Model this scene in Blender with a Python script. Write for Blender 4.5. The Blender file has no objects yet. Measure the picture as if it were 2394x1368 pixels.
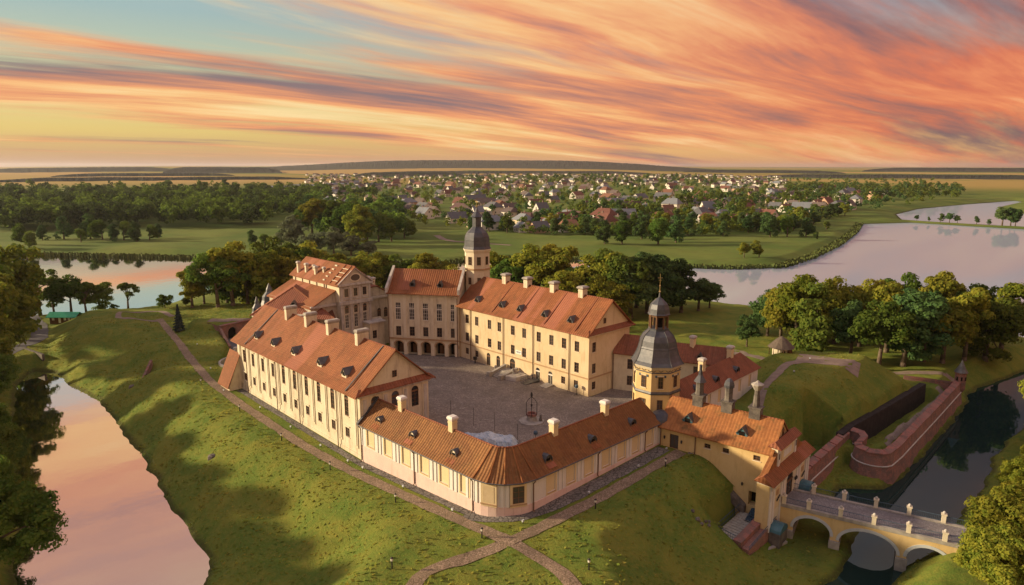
import bpy, math, random
import numpy as np
from mathutils import Vector, Matrix
random.seed(7); RNG = np.random.default_rng(7)
SC = bpy.context.scene
COL = SC.collection
R = math.radians
def srgb(r, g, b):
    f = lambda c: c/12.92 if c <= 0.04045 else ((c+0.055)/1.055)**2.4
    return (f(r/255), f(g/255), f(b/255), 1.0)

# ------------------------------------------------------------------ camera, sky, sun, exposure
YAW, PITCH = 46.5, math.degrees(math.atan(296/1580.0))
cam_data = bpy.data.cameras.new('camera'); cam_data.sensor_width = 36.0
cam_data.lens = 36.0*1580/2394; cam_data.clip_start = 0.5; cam_data.clip_end = 60000
cam = bpy.data.objects.new('camera', cam_data); COL.objects.link(cam)
cam.location = (0, 0, 45); cam.rotation_euler = (R(90-PITCH), 0, R(YAW)); SC.camera = cam
FWD = np.array([-math.sin(R(YAW)), math.cos(R(YAW))]); RGT = np.array([math.cos(R(YAW)), math.sin(R(YAW))])
SUN_AZ, SUN_EL = 84.0, 14.5          # degrees left of the viewing direction, above the horizon
sd2 = -math.sin(R(SUN_AZ))*RGT + math.cos(R(SUN_AZ))*FWD
SUN_DIR = Vector((sd2[0]*math.cos(R(SUN_EL)), sd2[1]*math.cos(R(SUN_EL)), math.sin(R(SUN_EL))))
sun_d = bpy.data.lights.new('sun', 'SUN'); sun_d.energy = 5.0; sun_d.angle = R(2.4); sun_d.color = (1.0, 0.78, 0.48)
sun = bpy.data.objects.new('sun', sun_d); COL.objects.link(sun)
sun.rotation_euler = SUN_DIR.to_track_quat('Z', 'Y').to_euler(); sun.location = (-200, -100, 120)
SC.view_settings.view_transform = 'Standard'; SC.view_settings.look = 'None'
SC.view_settings.exposure = 0.60; SC.view_settings.gamma = 1.0; SC.view_settings.use_curve_mapping = False
SC.cycles.max_bounces = 6; SC.cycles.diffuse_bounces = 3; SC.cycles.glossy_bounces = 3; SC.cycles.transmission_bounces = 3
SC.cycles.transparent_max_bounces = 6; SC.cycles.volume_bounces = 0; SC.cycles.use_denoising = True
SC.cycles.sample_clamp_indirect = 4.0

class NT:
    """small helper around a node tree"""
    def __init__(s, tree): s.t = tree; s.n = tree.nodes; s.l = tree.links
    def node(s, typ, ins=None, **kw):
        n = s.n.new(typ)
        for k, v in kw.items(): setattr(n, k, v)
        for k, v in (ins or {}).items(): s.set(n.inputs[k], v)
        return n
    def set(s, sock, v):
        if isinstance(v, bpy.types.NodeSocket): s.l.new(v, sock)
        else: sock.default_value = v
    def math(s, op, a, b=0.0, c=0.0, clamp=False):
        n = s.n.new('ShaderNodeMath'); n.operation = op; n.use_clamp = clamp
        s.set(n.inputs[0], a); s.set(n.inputs[1], b)
        if op in ('MULTIPLY_ADD', 'SMOOTH_MIN'): s.set(n.inputs[2], c)
        return n.outputs[0]
    def step(s, v, a, b, lo=0.0, hi=1.0):
        n = s.n.new('ShaderNodeMapRange'); n.interpolation_type = 'SMOOTHSTEP'
        s.set(n.inputs[0], v); n.inputs[1].default_value = a; n.inputs[2].default_value = b
        n.inputs[3].default_value = lo; n.inputs[4].default_value = hi
        return n.outputs[0]
    def ramp(s, fac, stops, interp='LINEAR'):
        n = s.n.new('ShaderNodeValToRGB'); e = n.color_ramp.elements; n.color_ramp.interpolation = interp
        while len(e) < len(stops): e.new(0.5)
        for el, (p, c) in zip(e, stops): el.position = p; el.color = c
        s.set(n.inputs[0], fac); return n.outputs[0]
    def mix(s, fac, a, b, blend='MIX'):
        n = s.n.new('ShaderNodeMix'); n.data_type = 'RGBA'; n.blend_type = blend
        s.set(n.inputs[0], fac); s.set(n.inputs[6], a); s.set(n.inputs[7], b); return n.outputs[2]
    def noise(s, vec, scale, detail=3.0, rough=0.55, dist=0.0, out=0):
        n = s.n.new('ShaderNodeTexNoise')
        if vec is not None: s.l.new(vec, n.inputs['Vector'])
        n.inputs['Scale'].default_value = scale; n.inputs['Detail'].default_value = detail
        n.inputs['Roughness'].default_value = rough; n.inputs['Distortion'].default_value = dist
        return n.outputs[out]
    def comb(s, x, y, z=0.0):
        n = s.n.new('ShaderNodeCombineXYZ'); s.set(n.inputs[0], x); s.set(n.inputs[1], y); s.set(n.inputs[2], z); return n.outputs[0]

world = bpy.data.worlds.new('World'); SC.world = world; world.use_nodes = True
world.node_tree.nodes.clear(); w = NT(world.node_tree)
tc = w.node('ShaderNodeTexCoord').outputs['Generated']
mp = w.node('ShaderNodeMapping', {'Vector': tc, 'Rotation': (0, 0, R(-YAW))}).outputs[0]
sx = w.node('ShaderNodeSeparateXYZ', {0: mp}); dx, dy, dz0 = sx.outputs
dz = w.math('MAXIMUM', dz0, 0.0)
left_ramp = w.ramp(dz, [(0.0, srgb(196, 150, 128)), (0.018, srgb(212, 170, 118)), (0.045, srgb(230, 200, 120)), (0.07, srgb(226, 208, 138)), (0.11, srgb(202, 204, 160)), (0.19, srgb(160, 185, 185)), (0.35, srgb(186, 194, 206)), (1.0, srgb(158, 182, 220))])
right_ramp = w.ramp(dz, [(0.0, srgb(226, 160, 110)), (0.02, srgb(238, 182, 116)), (0.06, srgb(236, 176, 116)), (0.12, srgb(206, 164, 140)), (0.20, srgb(156, 162, 172)), (0.38, srgb(176, 186, 206)), (1.0, srgb(158, 182, 220))])
clear = w.mix(w.step(dx, -0.45, 0.25), left_ramp, right_ramp)
nish = w.node('ShaderNodeTexSky', sky_type='NISHITA', sun_disc=False, sun_elevation=R(SUN_EL), sun_rotation=math.atan2(SUN_DIR.x, SUN_DIR.y), air_density=1.5, dust_density=2.0)
nish_s = w.mix(1.0, nish.outputs[0], (0.11, 0.11, 0.11, 1), 'MULTIPLY')
clear = w.mix(0.12, clear, nish_s)
den = w.math('ADD', dz, 0.10)
qx = w.math('DIVIDE', dx, den); qy = w.math('DIVIDE', dy, den)
ca, sa = math.cos(R(50)), math.sin(R(50))
u = w.math('ADD', w.math('MULTIPLY', qx, sa), w.math('MULTIPLY', qy, ca))
v = w.math('SUBTRACT', w.math('MULTIPLY', qx, ca), w.math('MULTIPLY', qy, sa))
warp = w.noise(w.comb(w.math('MULTIPLY', u, 0.22), w.math('MULTIPLY', v, 0.35), 3.1), 1.0, 2.0)
v2 = w.math('ADD', v, w.math('MULTIPLY', w.math('SUBTRACT', warp, 0.5), 1.1))
cl = w.noise(w.comb(w.math('MULTIPLY', u, 0.17), w.math('MULTIPLY', v2, 0.62), 0.7), 1.0, 8.0, 0.58, 0.15)
fine = w.noise(w.comb(w.math('MULTIPLY', u, 0.34), w.math('MULTIPLY', v2, 2.4), 5.0), 1.0, 8.0, 0.62, 0.15)
cl = w.math('ADD', w.math('MULTIPLY', cl, 0.70), w.math('MULTIPLY', fine, 0.30))
bias = w.math('ADD', w.step(dx, -0.55, 0.30, -0.040, 0.036), w.math('ADD', w.step(dz, 0.0, 0.10, -0.045, 0.012), w.step(dz, 0.2, 0.4, 0.0, 0.11)))
mask = w.step(w.math('ADD', cl, bias), 0.435, 0.585)
mask = w.math('MULTIPLY', mask, w.step(dz, 0.30, 0.9, 1.0, 0.55))
tone = w.noise(w.comb(w.math('MULTIPLY', u, 0.24), w.math('MULTIPLY', v2, 0.95), 9.4), 1.0, 6.0, 0.56, 0.12)
fine2 = w.noise(w.comb(w.math('MULTIPLY', u, 0.8), w.math('MULTIPLY', v2, 5.5), 2.0), 1.0, 8.0, 0.66, 0.2)
tone = w.math('ADD', w.math('MULTIPLY', tone, 0.62), w.math('ADD', w.math('MULTIPLY', fine, 0.20), w.math('MULTIPLY', fine2, 0.18)))
warm = w.ramp(tone, [(0.40, srgb(132, 108, 116)), (0.455, srgb(190, 128, 110)), (0.505, srgb(236, 154, 108)), (0.555, srgb(250, 190, 126)), (0.62, srgb(252, 220, 160))])
red = w.ramp(tone, [(0.40, srgb(108, 88, 98)), (0.455, srgb(158, 100, 94)), (0.515, srgb(214, 112, 82)), (0.57, srgb(236, 140, 94)), (0.64, srgb(248, 182, 126))])
cloud = w.mix(w.step(dx, 0.0, 0.62), warm, red)
high = w.ramp(tone, [(0.40, srgb(164, 146, 162)), (0.5, srgb(222, 172, 152)), (0.60, srgb(250, 202, 156))])
cloud = w.mix(w.step(dz, 0.30, 0.60), cloud, high)
sky = w.mix(w.math('MULTIPLY', mask, 0.92), clear, cloud)
bg = w.node('ShaderNodeBackground', {'Color': sky, 'Strength': 0.68})
out = w.node('ShaderNodeOutputWorld', {'Surface': bg.outputs[0]})

# ------------------------------------------------------------------ materials
MATS = {}
def new_mat(name):
    m = bpy.data.materials.new(name); m.use_nodes = True; m.node_tree.nodes.clear(); MATS[name] = m
    return m, NT(m.node_tree)
def finish(nt, shader): nt.node('ShaderNodeOutputMaterial', {'Surface': shader})
def principled(nt, color, rough=0.8, normal=None, metal=0.0, spec=0.3):
    ins = {'Base Color': color, 'Roughness': rough, 'Metallic': metal, 'Specular IOR Level': spec}
    if normal is not None: ins['Normal'] = normal
    return nt.node('ShaderNodeBsdfPrincipled', ins).outputs[0]
def wcoord(nt): return nt.node('ShaderNodeNewGeometry').outputs['Position']
def bump(nt, h, strength=0.4, dist=0.1):
    return nt.node('ShaderNodeBump', {'Height': h, 'Strength': strength, 'Distance': dist}).outputs[0]
def c4(c): return (c[0], c[1], c[2], 1.0)
def mottled(name, c1, c2, scale=0.6, rough=0.85, bscale=6.0, bstr=0.25, metal=0.0, spec=0.3, stain=None):
    m, n = new_mat(name); p = wcoord(n)
    f = n.step(n.noise(p, scale, 6.0, 0.65), 0.32, 0.68)
    col = n.mix(f, c4(c1), c4(c2))
    if stain:
        ps = n.node('ShaderNodeMapping', {'Vector': p, 'Scale': (1.0, 1.0, 0.18)}).outputs[0]
        col = n.mix(n.math('MULTIPLY', n.step(n.noise(ps, 1.1, 6.0, 0.72), 0.49, 0.68), stain[1]), col, c4(stain[0]))
    finish(n, principled(n, col, rough, bump(n, n.noise(p, bscale, 4.0), bstr, 0.05), metal, spec)); return m
def tile_mat(name, c1, c2, c3, pitch=0.34, moss=0.35, strips=0.0, bs=0.8):
    m, n = new_mat(name); uv = n.node('ShaderNodeUVMap').outputs[0]; p = wcoord(n)
    s = n.node('ShaderNodeSeparateXYZ', {0: uv})
    row = n.math('FRACT', n.math('DIVIDE', s.outputs[1], pitch))
    colm = n.math('PINGPONG', n.math('DIVIDE', s.outputs[0], pitch*0.62), 1.0)
    cell = n.node('ShaderNodeTexWhiteNoise', {'Vector': n.comb(n.math('FLOOR', n.math('DIVIDE', s.outputs[0], pitch*1.24)), n.math('FLOOR', n.math('DIVIDE', s.outputs[1], pitch)))}, noise_dimensions='2D').outputs['Value']
    big = n.noise(p, 0.22, 5.0, 0.62, 0.4)
    col = n.mix(n.step(big, 0.36, 0.64), c4(c1), c4(c2))
    col = n.mix(n.math('MULTIPLY', cell, 0.38), col, c4(c3))
    col = n.mix(n.math('MULTIPLY', n.step(n.noise(p, 0.5, 6.0, 0.7), 0.50, 0.72), moss), col, (0.10, 0.075, 0.03, 1))
    stk = n.noise(n.comb(n.math('MULTIPLY', s.outputs[0], 1.1), n.math('MULTIPLY', s.outputs[1], 0.14)), 1.0, 5.0, 0.65)
    col = n.mix(n.math('MULTIPLY', n.step(stk, 0.48, 0.68), 0.5), col, c4([x*0.5 for x in c1]))
    col = n.mix(n.math('MULTIPLY', n.step(n.noise(p, 2.2, 5.0, 0.7), 0.5, 0.7), 0.35), col, c4([min(1, x*1.35) for x in c2]))
    if strips:
        b = n.noise(n.comb(n.math('MULTIPLY', s.outputs[0], 0.16), n.math('MULTIPLY', s.outputs[1], 0.02)), 1.0, 2.0, 0.5)
        col = n.mix(n.math('MULTIPLY', n.step(b, 0.52, 0.60), strips), col, (0.40, 0.15, 0.10, 1))
    h = n.math('ADD', n.math('MULTIPLY', row, 0.6), n.math('MULTIPLY', colm, 0.9))
    col = n.mix(n.math('MULTIPLY', n.step(colm, 0.25, 0.0), 0.35), col, c4([x*0.45 for x in c1]))
    finish(n, principled(n, col, 0.8, bump(n, h, bs, 0.09), 0, 0.25)); return m
def brick_mat(name, c1, c2, mortar, bw=0.5, bh=0.16):
    m, n = new_mat(name); uv = n.node('ShaderNodeUVMap').outputs[0]; p = wcoord(n)
    b = n.node('ShaderNodeTexBrick', {'Vector': uv, 'Color1': c4(c1), 'Color2': c4(c2), 'Mortar': c4(mortar), 'Scale': 1.0, 'Mortar Size': 0.018, 'Brick Width': bw, 'Row Height': bh})
    col = n.mix(n.math('MULTIPLY', n.step(n.noise(p, 0.7, 6.0, 0.75), 0.43, 0.58), 0.8), b.outputs[0], (0.13, 0.10, 0.09, 1))
    col = n.mix(n.math('MULTIPLY', n.step(n.noise(p, 0.35, 6.0, 0.7), 0.5, 0.66), 0.5), col, (0.34, 0.19, 0.15, 1))
    finish(n, principled(n, col, 0.9, bump(n, b.outputs[1], -0.4, 0.03), 0, 0.2)); return m
mottled('plaster_cream', (0.58, 0.505, 0.365), (0.66, 0.595, 0.45), 0.35, 0.9, 5, 0.2, stain=((0.33, 0.26, 0.19), 0.6))
mottled('plaster_yellow', (0.57, 0.45, 0.275), (0.63, 0.51, 0.335), 0.3, 0.9, 5, 0.2, stain=((0.38, 0.27, 0.16), 0.5))
mottled('plaster_gate', (0.56, 0.4, 0.18), (0.62, 0.465, 0.235), 0.3, 0.9, 5, 0.2, stain=((0.42, 0.29, 0.13), 0.4))
mottled('plaster_church', (0.43, 0.385, 0.31), (0.56, 0.5, 0.4), 0.4, 0.9, 5, 0.25, stain=((0.22, 0.19, 0.16), 0.6))
mottled('plaster_pink', (0.64, 0.46, 0.42), (0.68, 0.53, 0.47), 0.4, 0.9, 5, 0.15, stain=((0.48, 0.34, 0.28), 0.4))
mottled('plaster_white', (0.636, 0.611, 0.585), (0.688, 0.662, 0.619), 0.5, 0.9, 5, 0.15, stain=((0.45, 0.42, 0.40), 0.4))
mottled('panel_cream', (0.62, 0.5, 0.3), (0.66, 0.54, 0.34), 0.6, 0.9, 6, 0.1)
mottled('trim_cream', (0.62, 0.55, 0.42), (0.68, 0.61, 0.47), 0.5, 0.85, 6, 0.15, stain=((0.46, 0.38, 0.27), 0.4))
mottled('trim_stone', (0.42, 0.39, 0.36), (0.56, 0.53, 0.48), 0.7, 0.9, 6, 0.3, stain=((0.20, 0.18, 0.17), 0.6))
mottled('trim_brown', (0.36, 0.23, 0.13), (0.42, 0.28, 0.16), 0.7, 0.85, 6, 0.2)
mottled('stone', (0.26, 0.24, 0.22), (0.40, 0.37, 0.33), 0.9, 0.9, 3, 0.5)
mottled('ditch_shade', (0.018, 0.015, 0.015), (0.04, 0.032, 0.03), 0.9, 0.95, 3, 0.5)  # stone with the deep shade of the ditch put into its colour
mottled('dark_stone', (0.08, 0.07, 0.065), (0.17, 0.15, 0.13), 0.9, 0.9, 3, 0.5)
mottled('lead', (0.055, 0.06, 0.075), (0.1, 0.1, 0.112), 0.8, 0.48, 4, 0.25, 0.25, 0.5)
mottled('zinc', (0.07, 0.072, 0.08), (0.12, 0.12, 0.125), 1.2, 0.5, 8, 0.2, 0.4, 0.5)
mottled('iron', (0.02, 0.02, 0.022), (0.05, 0.045, 0.042), 2.0, 0.55, 8, 0.2, 0.4, 0.4)
mottled('pipe_brown', (0.13, 0.075, 0.05), (0.18, 0.10, 0.06), 1.0, 0.6, 8, 0.1)
mottled('frame_brown', (0.13, 0.06, 0.03), (0.20, 0.10, 0.05), 2.0, 0.6, 8, 0.1)
mottled('frame_white', (0.62, 0.58, 0.52), (0.72, 0.68, 0.60), 2.0, 0.7, 8, 0.1)
mottled('wood', (0.10, 0.05, 0.025), (0.17, 0.085, 0.04), 2.0, 0.7, 8, 0.3)
mottled('bark', (0.09, 0.065, 0.045), (0.15, 0.115, 0.085), 2.0, 0.95, 6, 0.6)
mottled('white_paint', (0.72, 0.71, 0.69), (0.80, 0.79, 0.77), 2.0, 0.6, 8, 0.1)
mottled('thatch', (0.09, 0.07, 0.055), (0.14, 0.11, 0.085), 3.0, 0.95, 14, 0.6)
mottled('green_metal', (0.02, 0.24, 0.13), (0.03, 0.30, 0.17), 1.0, 0.5, 8, 0.1)
mottled('blue_steel', (0.05, 0.09, 0.13), (0.08, 0.12, 0.17), 1.0, 0.5, 8, 0.1, 0.3)
mottled('teal_glass', (0.05, 0.13, 0.17), (0.08, 0.18, 0.22), 1.0, 0.25, 8, 0.1)
mottled('arch_trim', (0.42, 0.46, 0.50), (0.50, 0.53, 0.56), 1.0, 0.85, 8, 0.2)
mottled('tarp', (0.30, 0.38, 0.46), (0.55, 0.62, 0.68), 1.2, 0.3, 2.5, 0.7)
mottled('planks', (0.3, 0.28, 0.24), (0.42, 0.4, 0.35), 1.5, 0.8, 8, 0.4)
mottled('lamp_glass', (0.7, 0.68, 0.62), (0.8, 0.78, 0.72), 2.0, 0.3, 8, 0.05)
mottled('gilt', (0.42, 0.30, 0.12), (0.55, 0.40, 0.18), 2.0, 0.35, 8, 0.1, 0.8)
tile_mat('tile_orange', (0.225, 0.080, 0.031), (0.29, 0.108, 0.043), (0.17, 0.056, 0.024), 0.42, 0.45, 0.5)
tile_mat('tile_red', (0.24, 0.085, 0.05), (0.29, 0.11, 0.06), (0.20, 0.065, 0.036), 0.42, 0.30, 0.0)
tile_mat('tile_brown', (0.20, 0.088, 0.034), (0.27, 0.125, 0.044), (0.14, 0.055, 0.024), 0.40, 0.45, 0.0, 1.0)
tile_mat('tile_gate', (0.29, 0.115, 0.040), (0.38, 0.16, 0.055), (0.21, 0.075, 0.030), 0.40, 0.80, 0.0, 0.35)
tile_mat('tile_dark', (0.22, 0.085, 0.05), (0.29, 0.11, 0.06), (0.17, 0.06, 0.035), 0.40, 0.30, 0.0)
brick_mat('brick', (0.24, 0.092, 0.07), (0.31, 0.13, 0.098), (0.32, 0.25, 0.21))
brick_mat('brick_coping', (0.26, 0.092, 0.072), (0.32, 0.125, 0.10), (0.28, 0.19, 0.16), 0.4, 0.2)
def glass_mat():
    m, n = new_mat('window_glass')
    rnd = n.node('ShaderNodeObjectInfo').outputs['Random']
    col = n.mix(rnd, (0.012, 0.013, 0.016, 1), (0.085, 0.078, 0.07, 1))
    finish(n, principled(n, col, 0.12, None, 0.0, 0.6))
glass_mat()
def dark_mat():
    m, n = new_mat('dark_interior'); finish(n, principled(n, (0.012, 0.010, 0.009, 1), 0.9, None, 0, 0.1))
dark_mat()
def leaf_mat(name, c1, c2, c3, trans=0.48):
    m, n = new_mat(name); p = n.node('ShaderNodeTexCoord').outputs['Object']
    rnd = n.node('ShaderNodeObjectInfo').outputs['Random']
    col = n.mix(n.step(n.noise(p, 0.45, 3.0, 0.6), 0.36, 0.64), c4(c1), c4(c2))
    col = n.mix(n.math('MULTIPLY', n.step(n.noise(p, 2.2, 2.0, 0.6), 0.45, 0.7), 0.6), col, c4(c3))
    hsv = n.node('ShaderNodeHueSaturation', {'Color': col, 'Hue': n.math('MULTIPLY_ADD', rnd, 0.045, 0.478), 'Value': n.math('MULTIPLY_ADD', n.math('FRACT', n.math('MULTIPLY', rnd, 7.31)), 0.55, 0.72), 'Saturation': 1.0})
    d = n.node('ShaderNodeBsdfDiffuse', {'Color': hsv.outputs[0]}); t = n.node('ShaderNodeBsdfTranslucent', {'Color': hsv.outputs[0]})
    finish(n, n.node('ShaderNodeMixShader', {0: trans, 1: d.outputs[0], 2: t.outputs[0]}).outputs[0]); return m
leaf_mat('leaf_green', (0.076, 0.14, 0.027), (0.134, 0.201, 0.037), (0.232, 0.25, 0.044))
leaf_mat('leaf_yellow', (0.14, 0.189, 0.027), (0.256, 0.262, 0.037), (0.415, 0.348, 0.049))
leaf_mat('leaf_dark', (0.051, 0.098, 0.037), (0.081, 0.137, 0.041), (0.128, 0.177, 0.046), 0.3)
leaf_mat('leaf_silver', (0.12, 0.15, 0.085), (0.17, 0.20, 0.115), (0.21, 0.23, 0.13))
leaf_mat('leaf_spruce', (0.03, 0.048, 0.045), (0.05, 0.068, 0.06), (0.06, 0.08, 0.065), 0.1)

def ground_mat():
    m, n = new_mat('ground'); p = wcoord(n)
    s = n.node('ShaderNodeSeparateXYZ', {0: p}); X, Y, Z = s.outputs
    dist = n.math('SQRT', n.math('ADD', n.math('MULTIPLY', X, X), n.math('MULTIPLY', Y, Y)))
    fine = n.noise(p, 1.6, 6.0, 0.72, 0.6); mid = n.noise(p, 0.16, 6.0, 0.65, 0.5); tiny = n.noise(p, 5.5, 4.0, 0.7)
    g = n.mix(n.step(mid, 0.34, 0.66), (0.105, 0.165, 0.028, 1), (0.190, 0.205, 0.036, 1))
    g = n.mix(n.math('MULTIPLY', n.step(fine, 0.46, 0.70), 0.40), g, (0.30, 0.235, 0.050, 1))
    g = n.mix(n.math('MULTIPLY', n.step(tiny, 0.52, 0.72), 0.30), g, (0.07, 0.10, 0.02, 1))
    # meadows: smoother green
    md = n.mix(n.step(n.noise(p, 0.018, 5.0, 0.6), 0.36, 0.64), (0.090, 0.145, 0.030, 1), (0.140, 0.180, 0.040, 1))
    md = n.mix(n.math('MULTIPLY', n.step(n.noise(p, 0.09, 5.0, 0.7), 0.46, 0.7), 0.4), md, (0.085, 0.085, 0.026, 1))
    col = n.mix(n.step(dist, 230, 330), g, md)
    # bare soil close to the water
    wet = n.math('MULTIPLY', n.step(Z, -9.1, -9.75), n.step(fine, 0.30, 0.55))
    col = n.mix(n.math('MULTIPLY', wet, 0.75), col, (0.050, 0.046, 0.020, 1))
    # farmland beyond the town, in strips
    rot = n.node('ShaderNodeMapping', {'Vector': p, 'Rotation': (0, 0, R(28)), 'Scale': (0.00055, 0.0022, 0.0)}).outputs[0]
    vor = n.node('ShaderNodeTexVoronoi', {'Vector': rot, 'Scale': 1.0, 'Randomness': 0.9}, voronoi_dimensions='2D')
    fld = n.ramp(n.math('FRACT', n.math('MULTIPLY', n.node('ShaderNodeSeparateColor', {0: vor.outputs['Color']}).outputs[0], 3.0)), [(0.0, (0.34, 0.25, 0.075, 1)), (0.28, (0.11, 0.15, 0.030, 1)), (0.50, (0.26, 0.21, 0.05, 1)), (0.68, (0.15, 0.18, 0.035, 1)), (0.85, (0.38, 0.26, 0.09, 1))], 'CONSTANT')
    col = n.mix(n.step(dist, 1500, 2100), col, fld)
    h = n.math('ADD', n.math('MULTIPLY', fine, 1.0), n.math('MULTIPLY', tiny, 0.5))
    near = n.step(dist, 350, 180)
    nb = n.node('ShaderNodeBump', {'Height': h, 'Strength': n.math('MULTIPLY', near, 0.8), 'Distance': 0.4}).outputs[0]
    finish(n, principled(n, col, 0.95, nb, 0, 0.1))
ground_mat()
def grass_mat():
    m, n = new_mat('grass_blades'); p = wcoord(n)
    col = n.mix(n.step(n.noise(p, 0.16, 6.0, 0.65, 0.5), 0.34, 0.66), (0.14, 0.21, 0.036, 1), (0.26, 0.265, 0.046, 1))
    col = n.mix(n.math('MULTIPLY', n.step(n.noise(p, 1.6, 6.0, 0.72, 0.6), 0.44, 0.66), 0.7), col, (0.42, 0.32, 0.075, 1))
    d = n.node('ShaderNodeBsdfDiffuse', {'Color': col}); t = n.node('ShaderNodeBsdfTranslucent', {'Color': col})
    finish(n, n.node('ShaderNodeMixShader', {0: 0.4, 1: d.outputs[0], 2: t.outputs[0]}).outputs[0])
grass_mat()
def water_mat(name, tint, deep, lo, hi):
    m, n = new_mat(name); p = wcoord(n)
    nb = bump(n, n.noise(n.node('ShaderNodeMapping', {'Vector': p, 'Scale': (1, 1, 0)}).outputs[0], 0.22, 3.0, 0.5), 0.03, 0.5)
    gl = n.node('ShaderNodeBsdfGlossy', {'Color': tint, 'Roughness': 0.035, 'Normal': nb}).outputs[0]
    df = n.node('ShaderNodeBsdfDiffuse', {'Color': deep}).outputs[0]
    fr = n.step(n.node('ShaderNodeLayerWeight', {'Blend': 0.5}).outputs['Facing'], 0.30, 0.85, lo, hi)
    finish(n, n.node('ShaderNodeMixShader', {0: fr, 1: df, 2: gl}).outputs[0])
water_mat('water', (0.92, 0.90, 0.90, 1), (0.020, 0.030, 0.020, 1), 0.55, 0.93)
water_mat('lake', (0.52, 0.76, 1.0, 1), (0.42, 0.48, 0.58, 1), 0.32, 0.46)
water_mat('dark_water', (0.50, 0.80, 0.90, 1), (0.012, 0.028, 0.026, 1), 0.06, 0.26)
def cobble_mat(name, c1, c2, scale, joint, bs=0.7):
    m, n = new_mat(name); p = wcoord(n)
    fp = n.node('ShaderNodeMapping', {'Vector': p, 'Scale': (1, 1, 0)}).outputs[0]
    vo = n.node('ShaderNodeTexVoronoi', {'Vector': fp, 'Scale': scale}); ve = n.node('ShaderNodeTexVoronoi', {'Vector': fp, 'Scale': scale}, feature='DISTANCE_TO_EDGE')
    r = n.node('ShaderNodeSeparateColor', {0: vo.outputs['Color']}).outputs[0]
    col = n.mix(r, c4(c1), c4(c2))
    col = n.mix(n.math('MULTIPLY', n.step(n.noise(p, 0.25, 5.0, 0.65), 0.40, 0.66), 0.45), col, c4([a*0.55 for a in c1]))
    if name == 'court_cobble':
        ln_ = n.math('ABSOLUTE', n.math('SUBTRACT', n.noise(fp, 0.16, 3.0, 0.6, 1.6), 0.5)); col = n.mix(n.math('MULTIPLY', n.math('MULTIPLY', n.step(ln_, 0.012, 0.003), n.step(n.noise(p, 0.09, 2.0), 0.42, 0.6)), 0.45), col, (0.5, 0.46, 0.42, 1))
    e = n.step(ve.outputs['Distance'], 0.0, 0.12)
    col = n.mix(e, c4(joint), col)
    finish(n, principled(n, col, 0.85, bump(n, e, bs, 0.05), 0, 0.3))
cobble_mat('path_cobble', (0.24, 0.17, 0.115), (0.36, 0.26, 0.185), 3.2, (0.12, 0.095, 0.05), 0.5)
cobble_mat('court_cobble', (0.21, 0.175, 0.15), (0.31, 0.26, 0.225), 2.4, (0.14, 0.12, 0.10), 0.5)
cobble_mat('kerb_pave', (0.16, 0.15, 0.135), (0.23, 0.21, 0.19), 1.6, (0.06, 0.055, 0.05))
cobble_mat('bridge_pave', (0.22, 0.20, 0.20), (0.29, 0.27, 0.27), 3.0, (0.14, 0.13, 0.13), 0.4)
mottled('asphalt', (0.10, 0.10, 0.105), (0.14, 0.14, 0.145), 1.0, 0.9, 8, 0.2)
mottled('gravel', (0.19, 0.145, 0.115), (0.26, 0.20, 0.16), 0.7, 0.95, 9, 0.4)
mottled('soil', (0.10, 0.075, 0.05), (0.16, 0.12, 0.08), 0.7, 0.95, 5, 0.5)
mottled('reed', (0.055, 0.085, 0.02), (0.10, 0.115, 0.03), 0.5, 0.95, 3, 0.4)
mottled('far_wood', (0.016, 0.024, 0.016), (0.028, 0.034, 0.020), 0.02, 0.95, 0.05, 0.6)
HOUSE_WALLS = []; HOUSE_ROOFS = []
for i, c in enumerate([(0.66, 0.62, 0.56), (0.60, 0.48, 0.34), (0.52, 0.34, 0.24), (0.42, 0.34, 0.28), (0.70, 0.66, 0.62)]):
    mottled('house_wall_%d' % i, [x*0.92 for x in c], c, 0.4, 0.9, 3, 0.1); HOUSE_WALLS.append(MATS['house_wall_%d' % i])
for i, c in enumerate([(0.17, 0.070, 0.052), (0.12, 0.125, 0.14), (0.20, 0.095, 0.06), (0.13, 0.10, 0.092), (0.20, 0.22, 0.25), (0.10, 0.055, 0.052)]):
    mottled('house_roof_%d' % i, [x*0.8 for x in c], c, 0.5, 0.8, 3, 0.2); HOUSE_ROOFS.append(MATS['house_roof_%d' % i])
WALL_WORDS = ['white', 'cream', 'brick', 'brown', 'pale']; ROOF_WORDS = ['red', 'grey', 'orange', 'brown', 'light grey', 'dark red']

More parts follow.
